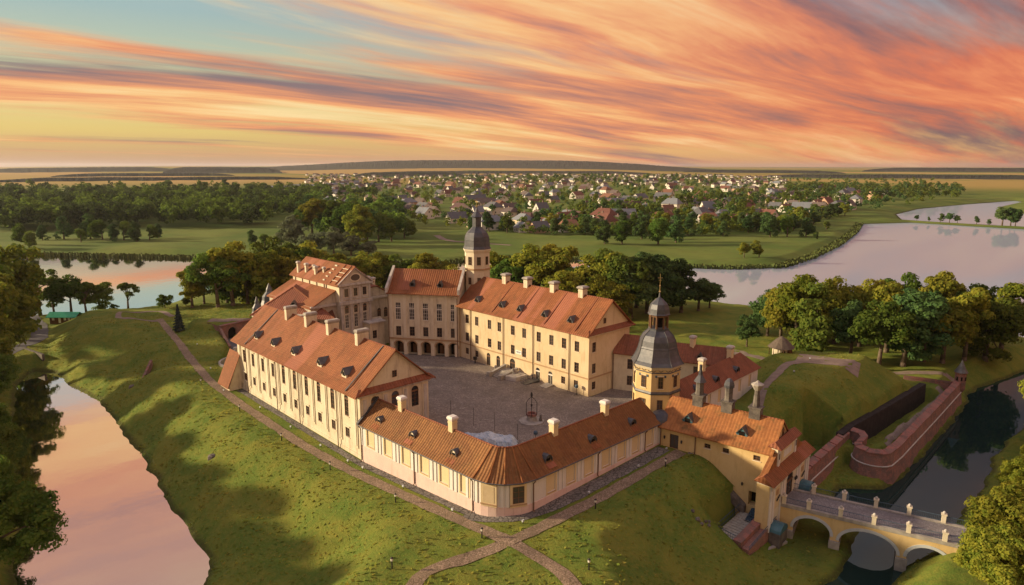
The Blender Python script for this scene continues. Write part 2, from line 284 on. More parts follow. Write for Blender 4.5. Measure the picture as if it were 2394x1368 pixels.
# ------------------------------------------------------------------ mesh helpers
class MB:
    """collects faces; T = (ox, oy, angle in degrees) turns local into world coordinates"""
    def __init__(s, T=None): s.v = []; s.f = []; s.setT(T)
    def setT(s, T):
        s.T = T
        if T: s.c, s.s_ = math.cos(R(T[2])), math.sin(R(T[2]))
        return s
    def p(s, x, y, z):
        if s.T: x, y = s.T[0]+x*s.c-y*s.s_, s.T[1]+x*s.s_+y*s.c
        s.v.append((x, y, z)); return len(s.v)-1
    def poly(s, pts): s.f.append([s.p(*q) for q in pts]); return s
    def box(s, x0, x1, y0, y1, z0, z1):
        i = [s.p(x, y, z) for z in (z0, z1) for x, y in ((x0, y0), (x1, y0), (x1, y1), (x0, y1))]
        for q in ((3, 2, 1, 0), (4, 5, 6, 7), (0, 1, 5, 4), (1, 2, 6, 5), (2, 3, 7, 6), (3, 0, 4, 7)): s.f.append([i[k] for k in q])
        return s
    def prism(s, pts, z0, z1):
        n = len(pts); zz0 = z0 if hasattr(z0, '__len__') else [z0]*n; zz1 = z1 if hasattr(z1, '__len__') else [z1]*n
        a = [s.p(x, y, z) for (x, y), z in zip(pts, zz0)]; b = [s.p(x, y, z) for (x, y), z in zip(pts, zz1)]
        s.f.append(a[::-1]); s.f.append(b)
        for k in range(n): s.f.append([a[k], a[(k+1) % n], b[(k+1) % n], b[k]])
        return s
    def lathe(s, cx, cy, prof, n=16, ph=0.0, cap=True):
        rings = [[s.p(cx+r*math.cos(ph+2*math.pi*k/n), cy+r*math.sin(ph+2*math.pi*k/n), z) for k in range(n)] for r, z in prof]
        for a, b in zip(rings, rings[1:]):
            for k in range(n): s.f.append([a[k], a[(k+1) % n], b[(k+1) % n], b[k]])
        if cap: s.f.append(rings[0][::-1]); s.f.append(rings[-1])
        return s
    def tube(s, p, q, r, n=6, r2=None):
        p, q = Vector(p), Vector(q); d = (q-p).normalized(); a = d.orthogonal().normalized(); b = d.cross(a); r2 = r if r2 is None else r2
        A = [s.p(*(p+r*(a*math.cos(2*math.pi*k/n)+b*math.sin(2*math.pi*k/n)))) for k in range(n)]
        B = [s.p(*(q+r2*(a*math.cos(2*math.pi*k/n)+b*math.sin(2*math.pi*k/n)))) for k in range(n)]
        for k in range(n): s.f.append([A[k], A[(k+1) % n], B[(k+1) % n], B[k]])
        s.f.append(A[::-1]); s.f.append(B); return s
    def profile(s, x0, x1, pts, t=0.25):
        """roof shell: cross-section pts (y, z) from eave to eave, run along x"""
        n = len(pts); lo = [(y, z-t) for y, z in pts]
        A = [s.p(x0, y, z) for y, z in pts]; B = [s.p(x1, y, z) for y, z in pts]
        C = [s.p(x0, y, z) for y, z in lo]; D = [s.p(x1, y, z) for y, z in lo]
        for k in range(n-1):
            s.f.append([A[k], B[k], B[k+1], A[k+1]]); s.f.append([C[k+1], D[k+1], D[k], C[k]])
            s.f.append([C[k], A[k], A[k+1], C[k+1]]); s.f.append([B[k], D[k], D[k+1], B[k+1]])
        s.f.append([A[0], C[0], D[0], B[0]]); s.f.append([B[-1], D[-1], C[-1], A[-1]]); return s
    def mesh(s, name, mat, off=(0, 0, 0), uv=False, smooth=False):
        me = bpy.data.meshes.new(name); V = [(x-off[0], y-off[1], z-off[2]) for x, y, z in s.v]
        me.from_pydata(V, [], s.f); me.materials.append(MATS[mat] if isinstance(mat, str) else mat)
        if uv:
            lay = me.uv_layers.new(name='UVMap'); me.update(); data = lay.data
            for pl in me.polygons:
                nn = pl.normal; h = Vector((-nn.y, nn.x, 0.0))
                h = Vector((1, 0, 0)) if h.length < 1e-4 else h.normalized(); up = nn.cross(h)
                for li in pl.loop_indices:
                    q = s.v[me.loops[li].vertex_index]; q = Vector(q); data[li].uv = (q.dot(h), q.dot(up))
        if smooth: me.polygons.foreach_set('use_smooth', [True]*len(me.polygons))
        me.update(); return me
    def build(s, name, mat, parent=None, base=None, uv=False, smooth=False):
        off = Vector(parent.matrix_world.translation) if (parent and base is None) else Vector(base or (0, 0, 0))
        if parent: off = wloc(parent)
        o = bpy.data.objects.new(name, s.mesh(name, mat, off, uv, smooth)); COL.objects.link(o)
        if parent: o.parent = parent
        else: o.location = off
        return o
def wloc(o):
    l = Vector((0, 0, 0))
    while o: l += o.location; o = o.parent
    return l
def tag(o, label=None, cat=None, group=None, kind=None):
    if label: o['label'] = label
    if cat: o['category'] = cat
    if group: o['group'] = group
    if kind: o['kind'] = kind
    return o
def thing(name, label, cat, loc=(0, 0, 0), group=None, rotz=0.0):
    o = bpy.data.objects.new(name, None); COL.objects.link(o); o.location = loc; o.rotation_euler = (0, 0, rotz); o.empty_display_size = 0.5
    return tag(o, label, cat, group)
def dup(root, loc=None, rotz=None, scale=None, label=None, group=None):
    def cp(o, parent):
        c = o.copy(); COL.objects.link(c)
        if parent: c.parent = parent
        for ch in o.children: cp(ch, c)
        return c
    r = cp(root, None)
    if loc is not None: r.location = loc
    if rotz is not None: r.rotation_euler = (0, 0, rotz)
    if scale is not None: r.scale = scale if hasattr(scale, '__len__') else (scale,)*3
    if label: r['label'] = label
    if group: r['group'] = group
    return r
def pbox(parent, name, mat, x0, x1, y0, y1, z0, z1, T=None, uv=False):
    return MB(T).box(x0, x1, y0, y1, z0, z1).build(name, mat, parent, uv=uv)
ORD = ['first', 'second', 'third', 'fourth', 'fifth', 'sixth', 'seventh', 'eighth', 'ninth', 'tenth', 'eleventh', 'twelfth', 'thirteenth', 'fourteenth', 'fifteenth', 'sixteenth', 'seventeenth', 'eighteenth', 'nineteenth', 'twentieth']
def ordinal(n):
    if n <= 20: return ORD[n-1]
    tens = {2: 'twenty', 3: 'thirty', 4: 'forty', 5: 'fifty', 6: 'sixty', 7: 'seventy', 8: 'eighty', 9: 'ninety'}
    if n >= 100: return 'hundred-and-' + ordinal(n-100) if n > 100 else 'hundredth'
    t, u_ = divmod(n, 10)
    return tens[t][:-1]+'ieth' if u_ == 0 else tens[t]+'-'+ORD[u_-1]

# windows: one mesh pair per size and style, shared by every copy
WIN = {}
def window_meshes(w, h, style, frame, bars):
    key = (round(w, 2), round(h, 2), style, frame, bars)
    if key in WIN: return WIN[key]
    fm, pm, sm = MB(), MB(), MB(); t = 0.085; x0, x1 = -w/2, w/2
    if style == 'arch':
        r = w/2; zs = h-r; n = 8
        arc = [(r*math.cos(math.pi*k/n), zs+r*math.sin(math.pi*k/n)) for k in range(n+1)]
        pm.poly([(x0, 0.16, 0), (x1, 0.16, 0)]+[(x, 0.16, z) for x, z in arc])
        arc2 = [((r-t)*math.cos(math.pi*k/n), zs+(r-t)*math.sin(math.pi*k/n)) for k in range(n+1)]
        for k in range(n):
            a, b, c, d = arc[k], arc[k+1], arc2[k+1], arc2[k]
            fm.poly([(a[0], 0.08, a[1]), (b[0], 0.08, b[1]), (c[0], 0.08, c[1]), (d[0], 0.08, d[1])][::-1])
        fm.box(x0, x0+t, 0.08, 0.15, 0, zs).box(x1-t, x1, 0.08, 0.15, 0, zs)
        fm.box(x0, x1, 0.02, 0.15, zs-0.30, zs-0.02)
    else:
        pm.poly([(x0, 0.16, 0), (x1, 0.16, 0), (x1, 0.16, h), (x0, 0.16, h)])
        fm.box(x0, x0+t, 0.08, 0.15, 0, h).box(x1-t, x1, 0.08, 0.15, 0, h).box(x0+t, x1-t, 0.08, 0.15, h-t, h)
        if style == 'tall': fm.box(x0+t, x1-t, 0.02, 0.15, h*0.66, h*0.66+0.22)
    fm.box(x0+t, x1-t, 0.08, 0.15, 0, t)
    nx, nz = bars
    for k in range(1, nx): fm.box(x0+w*k/nx-0.028, x0+w*k/nx+0.028, 0.10, 0.15, t, h-t if style != 'arch' else h-w/2)
    for k in range(1, nz): fm.box(x0+t, x1-t, 0.10, 0.15, (h if style != 'arch' else h-w/2)*k/nz-0.025, (h if style != 'arch' else h-w/2)*k/nz+0.025)
    sm.box(x0-0.12, x1+0.12, -0.10, 0.06, -0.12, -0.002)
    WIN[key] = (fm.mesh('window_frame', frame), pm.mesh('pane', 'window_glass'), sm.mesh('sill', 'trim_cream')); return WIN[key]
def put_window(bld, x, y, z, rot, w, h, style='rect', frame='frame_brown', bars=(2, 3), name='window', sill=True):
    fm, pm, sm = window_meshes(w, h, style, frame, bars); b = wloc(bld)
    o = bpy.data.objects.new(name, fm); COL.objects.link(o); o.parent = bld
    o.location = (x-b.x, y-b.y, z-b.z); o.rotation_euler = (0, 0, rot)
    c = bpy.data.objects.new('pane', pm); COL.objects.link(c); c.parent = o
    if sill: c = bpy.data.objects.new('sill', sm); COL.objects.link(c); c.parent = o
    return o
def facade(mb, bld, p0, p1, z0, z1, wins=(), depth=0.2):
    """wall sheet from p0 to p1 (outside on the right hand), with real openings; wins: dict(s, z, w, h, style ...)"""
    L = math.hypot(p1[0]-p0[0], p1[1]-p0[1]); ang = math.atan2(p1[1]-p0[1], p1[0]-p0[0])
    mb.setT((p0[0], p0[1], math.degrees(ang)))
    xs = {0.0, L}; zs = {z0, z1}; rects = []
    for q in wins:
        a, b = q['s']-q['w']/2, q['s']+q['w']/2; rects.append((a, b, q['z'], q['z']+q['h'], q)); xs |= {a, b}; zs |= {q['z'], q['z']+q['h']}
    xs, zs = sorted(xs), sorted(zs)
    for i in range(len(xs)-1):
        for j in range(len(zs)-1):
            cx, cz = (xs[i]+xs[i+1])/2, (zs[j]+zs[j+1])/2
            if xs[i+1]-xs[i] < 1e-5 or zs[j+1]-zs[j] < 1e-5 or any(a < cx < b and c < cz < d for a, b, c, d, _ in rects): continue
            mb.poly([(xs[i], 0, zs[j]), (xs[i+1], 0, zs[j]), (xs[i+1], 0, zs[j+1]), (xs[i], 0, zs[j+1])])
    for a, b, c, d, q in rects:
        dp = q.get('depth', depth); st = q.get('style', 'rect')
        if st == 'arch':
            r = (b-a)/2; m = (a+b)/2; n = 8; arc = [(m+r*math.cos(math.pi*k/n), d-r+r*math.sin(math.pi*k/n)) for k in range(n+1)]
            mb.poly([(b, 0, d)]+[(x, 0, z) for x, z in arc[:n//2+1]][::-1]+[]); mb.poly([(a, 0, d)]+[(x, 0, z) for x, z in arc[n//2:]][::-1])
            pts = [(a, c), (b, c)]+arc
        else: pts = [(a, c), (b, c), (b, d), (a, d)]
        for k in range(len(pts)):
            u_, v_ = pts[k], pts[(k+1) % len(pts)]
            if u_ == v_: continue
            mb.poly([(v_[0], 0, v_[1]), (u_[0], 0, u_[1]), (u_[0], dp, u_[1]), (v_[0], dp, v_[1])])
        wx, wy = p0[0]+math.cos(ang)*q['s'], p0[1]+math.sin(ang)*q['s']
        if q.get('blank'):
            x, y = p0[0]+math.cos(ang)*q['s']-math.sin(ang)*(dp-0.05), p0[1]+math.sin(ang)*q['s']+math.cos(ang)*(dp-0.05)
            mm = MB((x, y, math.degrees(ang))).box(-q['w']/2-.01, q['w']/2+.01, 0, 0.1, q['z']-.01, q['z']+q['h']+.01)
            mm.build('blind_window' if q['blank'] == 1 else 'recess', 'panel_cream' if q['blank'] == 1 else 'dark_interior', bld)
        else:
            put_window(bld, wx, wy, q['z'], ang, q['w'], q['h'], st, q.get('frame', 'frame_brown'), q.get('bars', (2, 3)), q.get('name', 'window'), q.get('sill', True))
    mb.setT(None); return mb
def gable_face(mb, x, pts): mb.poly([(x, y, z) for y, z in pts])
def chimney(bld, x0, x1, y0, y1, z0, z1, mat='plaster_cream', cap='trim_stone', ov=0.16):
    o = pbox(bld, 'chimney', mat, x0, x1, y0, y1, z0, z1-0.5)
    m = MB().prism([(x0, y0), (x1, y0), (x1, y1), (x0, y1)], z1-0.5, z1-0.5)
    m = MB(); rings = [(0.02, z1-0.6), (ov, z1-0.32), (ov, z1-0.14), (0.0, z1+0.08)]
    idx = [[m.p(a, b, z) for a, b in ((x0-e, y0-e), (x1+e, y0-e), (x1+e, y1+e), (x0-e, y1+e))] for e, z in rings]
    for A, B in zip(idx, idx[1:]):
        for k in range(4): m.f.append([A[k], A[(k+1) % 4], B[(k+1) % 4], B[k]])
    m.f.append(idx[-1]); m.f.append(idx[0][::-1]); m.build('cap', cap, o)
    MB().box(x0-0.05, x1+0.05, y0-0.05, y1+0.05, z1-0.95, z1-0.80).build('band', mat, o)
    return o
DORM = {}
def dormer(bld, x, y, z, rot, w=1.5, h=1.25, run=2.5, mat='zinc', rounded=False, front='trim_cream'):
    """roof hood: front at (x, y), opening faces local -y, ridge runs back into the slope"""
    key = (w, h, run, mat, rounded, front)
    if key not in DORM:
        r, f, l = MB(), MB(), MB(); hw = w/2
        if rounded:
            pr = [(-hw-.08, 0.0), (-hw-.02, h*.55), (-hw*.62, h*.9), (0, h*1.04), (hw*.62, h*.9), (hw+.02, h*.55), (hw+.08, 0.0)]
        else: pr = [(-hw-.1, h*.22), (0, h*1.06), (hw+.1, h*.22)]
        n = len(pr)
        A = [r.p(a, -0.18, b) for a, b in pr]; B = [r.p(a*0.82, run, b*0.98) for a, b in pr]; C = [r.p(a*.9, -0.18, b-.10) for a, b in pr]; D = [r.p(a*.74, run, b-.2) for a, b in pr]
        for k in range(n-1): r.f += [[A[k+1], A[k], B[k], B[k+1]], [C[k], C[k+1], D[k+1], D[k]], [A[k], A[k+1], C[k+1], C[k]]]
        r.f += [[A[0], C[0], D[0], B[0]], [C[-1], A[-1], B[-1], D[-1]]]
        fr = [(-hw, -0.35), (hw, -0.35)]+[(a*.9, b-.06) for a, b in pr[::-1]]
        f.poly([(a, 0, b) for a, b in fr]); f.poly([(-hw, 0, -.35), (-hw, run*.8, .2), (-hw*.9, run, h*.3), (-hw*.9, 0, pr[0][1])]); f.poly([(hw, 0, -.35), (hw*.9, 0, pr[-1][1]), (hw*.9, run, h*.3), (hw, run*.8, .2)])
        l.box(-w*.26, w*.26, -0.04, 0.03, 0.0, h*.52)
        DORM[key] = (f.mesh('dormer', front), r.mesh('hood', mat), l.mesh('louvre', 'dark_interior'))
    b = wloc(bld); o = bpy.data.objects.new('dormer', DORM[key][0]); COL.objects.link(o); o.parent = bld
    o.location = (x-b.x, y-b.y, z-b.z); o.rotation_euler = (0, 0, rot)
    for nm, me in (('hood', DORM[key][1]), ('louvre', DORM[key][2])):
        c = bpy.data.objects.new(nm, me); COL.objects.link(c); c.parent = o
    return o
def downpipe(bld, p, n, z0, z1, mat='pipe_brown'):
    x, y = p[0]+n[0]*0.16, p[1]+n[1]*0.16
    m = MB().tube((x, y, z0+0.25), (x, y, z1-0.55), 0.085).tube((x, y, z1-0.55), (x+n[0]*0.38, y+n[1]*0.38, z1-0.1), 0.085).tube((x, y, z0+0.25), (x+n[0]*0.25, y+n[1]*0.25, z0+0.02), 0.085)
    return m.build('downpipe', mat, bld)

# ------------------------------------------------------------------ terrain
WZ = -10.0
def sdist(poly, X, Y):
    P = np.asarray(poly, float); d = np.full(X.shape, 1e18); ins = np.zeros(X.shape, bool)
    for (ax, ay), (bx, by) in zip(P, np.roll(P, -1, 0)):
        ex, ey = bx-ax, by-ay; wx, wy = X-ax, Y-ay
        t = np.clip((wx*ex+wy*ey)/(ex*ex+ey*ey), 0, 1); d = np.minimum(d, (wx-ex*t)**2+(wy-ey*t)**2)
        c = ((ay > Y) != (by > Y)); c &= X < (bx-ax)*(Y-ay)/np.where(by == ay, 1e-9, by-ay)+ax; ins ^= c
    return np.sqrt(d)*np.where(ins, -1, 1)
def sstep(x, a, b): t = np.clip((x-a)/(b-a), 0, 1); return t*t*(3-2*t)
PLATEAU = [(-252, 50), (-238, 46), (-222, 45), (-206, 53), (-192, 53), (-178, 47.5), (-150, 46.5), (-132, 46), (-106, 46), (-87, 47.5), (-73, 48), (-66, 43), (-61, 34), (-45, 29), (-34, 35), (-36, 46), (-44, 56), (-50.5, 62), (-52.2, 75), (-52.6, 90), (-56, 98), (-57, 110), (-57, 130), (-62, 150), (-75, 150), (-85, 138), (-110, 132), (-150, 127), (-185, 112), (-205, 96), (-230, 86), (-246, 72)]
MOUND = [(-66, 146), (-63, 155), (-53, 159), (-45.6, 157.5), (-44.9, 151), (-47.5, 144), (-53.5, 137), (-55, 124), (-57, 124), (-61, 140)]
MOAT_L = [(-219, 27.5), (-214, 30.7), (-195.6, 31.8), (-179.6, 34.2), (-167, 33.6), (-148, 32.6), (-133.5, 31.8), (-113.7, 30.2), (-98.1, 29.2), (-90.2, 28.4), (-86.1, 25.5), (-83, 15), (-72, -6), (-50, -25), (-40, -60), (-60, -70), (-78, -40), (-95, -10), (-101, 7.8), (-118, 10.6), (-150, 14), (-180, 18), (-205.5, 22.0)]
MOAT_R = [(-26, 60), (-29, 78), (-30.2, 90), (-30.8, 98), (-33, 106), (-38.5, 111.5), (-40.3, 116.5), (-37.4, 118.3), (-34.6, 121.0), (-33.3, 128.9), (-34.4, 144.4), (-36.0, 183.4), (-37.5, 192), (-34, 215), (-27, 245), (-5, 262), (-5, 230), (-19, 200), (-24, 180), (-24.8, 150.5), (-22.5, 128.8), (-23.2, 108), (-24.6, 98), (-24.0, 88), (-22, 74), (-16, 60)]
LAKE = [(-298, 42), (-289, 58), (-284, 74), (-292, 86), (-301, 95), (-306, 108), (-290, 150), (-255, 193), (-222, 230), (-190, 262), (-165, 262), (-148, 250), (-138, 246), (-128, 249), (-95, 262), (-40, 268), (20, 250), (120, 300), (160, 480), (40, 700), (-122, 736), (-214, 742), (-240, 690), (-211, 595), (-184, 490), (-168.5, 410), (-163.5, 360), (-180, 335), (-200, 321), (-234, 327), (-262, 300), (-285, 283), (-303, 262), (-300, 236), (-320, 220), (-352, 197), (-418, 143), (-459, 112), (-512, 70), (-590, 10), (-560, -60), (-400, -60), (-330, -10)]
LAKE2 = [(-226, 765), (-262, 860), (-276, 990), (-262, 1160), (-237, 1330), (-222, 1300), (-215, 1120), (-190, 1000), (-140, 960), (60, 900), (60, 745), (-122, 757), (-200, 762)]
TRENCH = [(-44.3, 126), (-44.6, 132), (-43.7, 150), (-43.0, 171), (-40.6, 172), (-40.3, 150), (-39.6, 132), (-41.0, 129)]
YARD = [(-194.6, 69.3), (-197.6, 82), (-172, 80), (-158, 72), (-156, 58.5), (-164, 57.5), (-178, 65)]
TRENCH2 = [(-49.5, 106), (-45.4, 104.5), (-46.0, 131), (-51.5, 129)]
VG = np.random.default_rng(3).uniform(-1, 1, (256, 256))
def vnoise(X, Y, sc):
    x, y = X/sc, Y/sc; i, j = np.floor(x).astype(int), np.floor(y).astype(int); f, g = x-i, y-j; f = f*f*(3-2*f); g = g*g*(3-2*g); a = lambda p_, q_: VG[p_ % 256, q_ % 256]
    return (a(i, j)*(1-f)+a(i+1, j)*f)*(1-g)+(a(i, j+1)*(1-f)+a(i+1, j+1)*f)*g
CASTLE = [(-147, 51), (-92, 50.8), (-63, 52.5), (-57, 58), (-57, 92), (-40, 92), (-40, 104), (-57, 104), (-60, 132), (-90, 125), (-130, 118), (-172, 100), (-172, 60)]
def terrain(X, Y):
    X = np.asarray(X, float); Y = np.asarray(Y, float); D = np.hypot(X, Y)
    lat = X*RGT[0]+Y*RGT[1]; fwd = X*FWD[0]+Y*FWD[1]; th = np.degrees(np.arctan2(lat, fwd))
    h = -6.2+0.8*np.sin(X*0.013+1.3)*np.sin(Y*0.011)+0.5*np.sin(X*0.05)*np.sin(Y*0.043+2)
    h = h-1.6*sstep(D, 330, 420)*(1-sstep(D, 640, 900))                       # low meadows by the lake
    h = h+13*sstep(D, 800, 2600)*(1-0.7*sstep(th, 8, 26))                        # the town climbs slowly
    ridge = np.exp(-((th+2)/13.0)**4)*0.95+0.30*np.exp(-((th+26)/9.0)**2)+0.16
    h = h+sstep(D, 3000, 6300)*64*ridge+sstep(D, 2600, 9000)*5*np.sin(X*0.0011+Y*0.0007)
    # castle platform and its ramparts
    zl = np.interp(X, [-250, -215, -190, -140, -92, -66, -50, -35], [-1.6, -1.3, -2.0, -2.3, -2.7, -1.6, -1.4, -1.6])
    zr = np.interp(Y, [30, 45, 60, 90], [-1.8, -1.45, -1.05, -0.12])
    zin = np.where(X < -144, np.interp(Y, [60, 75, 100], [-2.2, -1.6, -0.4]), -0.12); zin = np.where(Y > 116, np.maximum(zin-(Y-116)*0.12, -3.2), zin)
    lf = 1-sstep(Y, 54.6, 60); zp = zl*lf+zin*(1-lf); rf = sstep(X, -64, -59.6)*(1-sstep(Y, 96, 104)); zp = zp*(1-rf)+zr*rf
    sp = sdist(PLATEAU, X, Y); s_ = np.maximum(sp, 0); k_ = 1+0.55*sstep(X, -58, -52)*sstep(Y, 74, 90); drop = k_*np.where(s_ < 3, 0.075*s_*s_, 0.675+0.50*(s_-3))
    wob = 0.35*np.sin(X*0.21+0.6*np.sin(Y*0.3))*np.sin(Y*0.17+1)*np.clip(s_/6, 0, 1)
    hc = zp-drop+wob
    hc = hc-4.2*np.exp(-(((X+181)/8)**2+((Y-44)/7)**2))-1.2*np.exp(-(((X+205)/9)**2+((Y-50)/9)**2))
    near = sp < 26; h = np.where(near, np.maximum(hc, np.where((X > -56) & (Y < 106), -9.5, np.minimum(h, -6.5))), h)
    sm = np.maximum(sdist(MOUND, X, Y), 0); hm = 2.8-np.where(sm < 1.5, 0.14*sm*sm, 0.315+0.78*(sm-1.5))
    h = np.where((sm < 16) & (X < -40.2), np.maximum(h, hm), h)
    pb = np.exp(-(((X+205)/10)**2+((Y-74)/11)**2)); h = np.maximum(h, -0.3-9*(1-np.clip(pb*1.9, 0, 1)))
    yd = sdist(YARD, X, Y); h = np.where(yd < 0, np.minimum(h, -4.4), h)
    # ditches behind the bastion wall
    for T, zb in ((TRENCH, -8.6), (TRENCH2, -8.8)):
        st = sdist(T, X, Y); h = np.where(st < 0.5, np.minimum(h, zb), h)
    ter = (X > -42) & (X < -36.6) & (Y > 128) & (Y < 181); ter &= sdist(TRENCH, X, Y) > 0.5; h = np.where(ter, -5.6, h)
    ter = (X > -45.3) & (X < -42.4) & (Y > 103) & (Y < 129); h = np.where(ter, -5.8, h)
    berm = (X > -36.9) & (X < -20) & (Y > 112) & (Y < 192); h = np.where(berm, np.minimum(h, -8.6), h)
    berm = (X > -42.6) & (X < -36) & (Y > 99) & (Y < 125); h = np.where(berm, np.minimum(h, -8.8), h)
    gs = (X > -47) & (X < -30) & (Y > 60) & (Y < 99); h = np.where(gs & (sp > 0), np.minimum(h, np.maximum(hc, -9.0)), h)
    for W, k in ((MOAT_L, 0.62), (MOAT_R, 0.75), (LAKE, 0.22), (LAKE2, 0.15)):
        d = sdist(W, X, Y)+(0.55*vnoise(X, Y, 4.5)+0.3*vnoise(X, Y, 1.7) if k > .5 else 0); h = np.minimum(h, WZ-0.25+np.where(d > 0, 0.35*(1-np.exp(-d*3))+k*d, 0.6*d))
    rough = sstep(sdist(CASTLE, X, Y), 0.5, 4)*(1-sstep(D, 260, 340))*sstep(h, -9.9, -9.0)
    h = h+rough*(0.16*vnoise(X, Y, 2.6)+0.10*vnoise(X+40, Y, 1.3)+0.35*vnoise(X, Y+70, 9.0)*sstep(sp, 1.5, 5))
    cut = (X > -46.6) & (X < -39) & (Y > 82.3) & (Y < 93.6); h = np.where(cut, np.minimum(h, -8.6), h)
    return np.maximum(h, -13.0)
def hz(x, y): return float(terrain(np.array([x]), np.array([y]))[0])
def axis(lo, hi, step, far, n):
    g = np.geomspace(step, far, n); out_ = np.cumsum(g)
    a = np.concatenate([lo-out_[::-1], np.arange(lo, hi+1e-6, step), hi+out_]); return a
ax = axis(-255, -2, 0.8, 3000, 64); ay = axis(8, 190, 0.8, 3000, 64)
# mid-range detail
def densify(a, lo, hi, step):
    keep = a[(a < lo) | (a > hi)]; return np.unique(np.concatenate([keep, np.arange(lo, hi, step)]))
ax = np.unique(np.concatenate([densify(densify(ax[ax < -255.5], -330, -256, 2.0), -620, -331, 7.0), ax[ax >= -255.5]]))
ay = np.unique(np.concatenate([ay[ay <= 190.5], densify(densify(ay[ay > 190.5], 191, 330, 2.0), 331, 1360, 6.0)]))
gx, gy = np.meshgrid(ax, ay, indexing='ij'); gz = terrain(gx, gy)
nx, ny = gx.shape; me = bpy.data.meshes.new('ground')
idx = np.arange(nx*ny).reshape(nx, ny); q = np.stack([idx[:-1, :-1], idx[1:, :-1], idx[1:, 1:], idx[:-1, 1:]], -1).reshape(-1, 4)
me.vertices.add(nx*ny); me.vertices.foreach_set('co', np.stack([gx, gy, gz], -1).reshape(-1).astype(np.float32))
me.loops.add(q.size); me.polygons.add(len(q)); me.loops.foreach_set('vertex_index', q.reshape(-1).astype(np.int32))
me.polygons.foreach_set('loop_start', np.arange(0, q.size, 4, dtype=np.int32)); me.polygons.foreach_set('loop_total', np.full(len(q), 4, np.int32))
me.update(calc_edges=True); me.materials.append(MATS['ground']); me.polygons.foreach_set('use_smooth', np.ones(len(q), bool))
ground = bpy.data.objects.new('ground', me); COL.objects.link(ground); tag(ground, kind='structure')
ground['label'] = 'grassy ground with ramparts, meadows and far fields'
def sheet(name, mat, poly, z, label):
    m = MB().poly([(x, y, z) for x, y in poly]); o = m.build(name, mat); o['kind'] = 'structure'; o['label'] = label; return o
grow = lambda P_, f: [(x, y) for x, y in P_]
sheet('moat_water', 'water', [(-235, 40), (-80, 40), (-60, 10), (-30, -30), (-30, -80), (-110, -80), (-235, 10)], WZ, 'still moat water below the left rampart')
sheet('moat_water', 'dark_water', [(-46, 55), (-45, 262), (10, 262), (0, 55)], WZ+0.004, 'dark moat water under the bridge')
sheet('lake_water', 'water', [(-900, -300), (-262, -300), (-262, 225), (-240, 300), (-900, 300)], WZ+0.002, 'pale left lake beyond the church')
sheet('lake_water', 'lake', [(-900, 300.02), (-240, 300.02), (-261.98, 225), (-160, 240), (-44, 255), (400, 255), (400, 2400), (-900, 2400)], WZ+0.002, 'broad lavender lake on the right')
BANDS = []
def strip(name, mat, pts, wid, label, lift=0.06, kind='structure', closed=False, step=1.2):
    BANDS.append((pts, wid))
    """draped band following pts"""
    P_ = [Vector((a, b)) for a, b in pts]; 
    if closed: P_.append(P_[0])
    Q = []
    for a, b in zip(P_, P_[1:]):
        n = max(1, int((b-a).length/step))
        for k in range(n): Q.append(a.lerp(b, k/n))
    Q.append(P_[-1])
    for _ in range(4): Q = [Q[0]]+[(Q[i-1]+Q[i]*2+Q[i+1])/4 for i in range(1, len(Q)-1)]+[Q[-1]]
    m = MB(); rows = []; K = 5
    for i, c in enumerate(Q):
        t = (Q[min(i+1, len(Q)-1)]-Q[max(i-1, 0)]).normalized(); nn = Vector((-t.y, t.x)); wv = wid*(1+0.06*math.sin(i*1.7)+0.05*math.sin(i*0.6+1))
        xs = [c+nn*wv*(k/(K-1)-0.5) for k in range(K)]; rows.append(xs)
    flat = [p_ for r_ in rows for p_ in r_]; zz = terrain([p_.x for p_ in flat], [p_.y for p_ in flat])
    for p_, z in zip(flat, zz): m.p(p_.x, p_.y, z+lift)
    for i in range(len(rows)-1):
        for k in range(K-1): a = i*K+k; m.f.append([a, a+K, a+K+1, a+1])
    o = m.build(name, mat, smooth=True); o['kind'] = kind; o['label'] = label; return o
strip('path', 'path_cobble', [(-226, 62), (-204, 59), (-186, 56), (-165, 52.5), (-151, 50.6), (-132.8, 49.8), (-106.2, 49.6), (-87.6, 50.6), (-73, 51.6), (-63, 52.4), (-56.5, 53.0), (-48.5, 53.4), (-41, 50.5)], 1.9, 'cobbled path running along the rampart beside the long wing')
strip('path', 'path_cobble', [(-55.3, 90), (-55.3, 68.5), (-56.2, 53), (-57.6, 46), (-59.2, 41.5), (-55, 35.5)], 1.9, 'cobbled path from the gate building to the corner bastion', 0.064)
strip('path', 'path_cobble', [(-41, 50.6), (-38.5, 46), (-42, 37), (-50, 33), (-56, 35.5)], 2.0, 'cobbled path looping round the bastion lawn', 0.068)
strip('path', 'gravel', [(-224, 61), (-232, 52), (-243, 55), (-238, 66), (-226, 66)], 1.6, 'gravel path ring on the far left mound', 0.06)
strip('road', 'asphalt', [(-330, 30), (-285, 36), (-262, 36), (-243, 33), (-236, 28), (-226, 20), (-215, 12)], 4.5, 'grey asphalt road curving past the green-roofed kiosk', 0.08)
strip('path', 'gravel', [(-57, 118), (-59, 128), (-61.5, 140), (-58, 149)], 2.0, 'brown gravel path climbing the right mound', 0.06)
strip('path', 'gravel', [(-62, 147), (-50, 150.5)], 7.0, 'brown gravel patch on top of the right mound', 0.064)
strip('path', 'gravel', [(-39.2, 133), (-39.4, 150), (-39.9, 176)], 2.2, 'brown gravel walk on the bastion terrace behind the brick wall', 0.06)
strip('path', 'gravel', [(-43.9, 105), (-44.4, 127)], 1.6, 'brown gravel walk behind the wall next to the gate', 0.06)
strip('path', 'gravel', [(-150, 150), (-120, 158), (-100, 168), (-85, 172), (-70, 168), (-58, 175), (-40, 190)], 3.0, 'gravel path through the park behind the palace', 0.06)
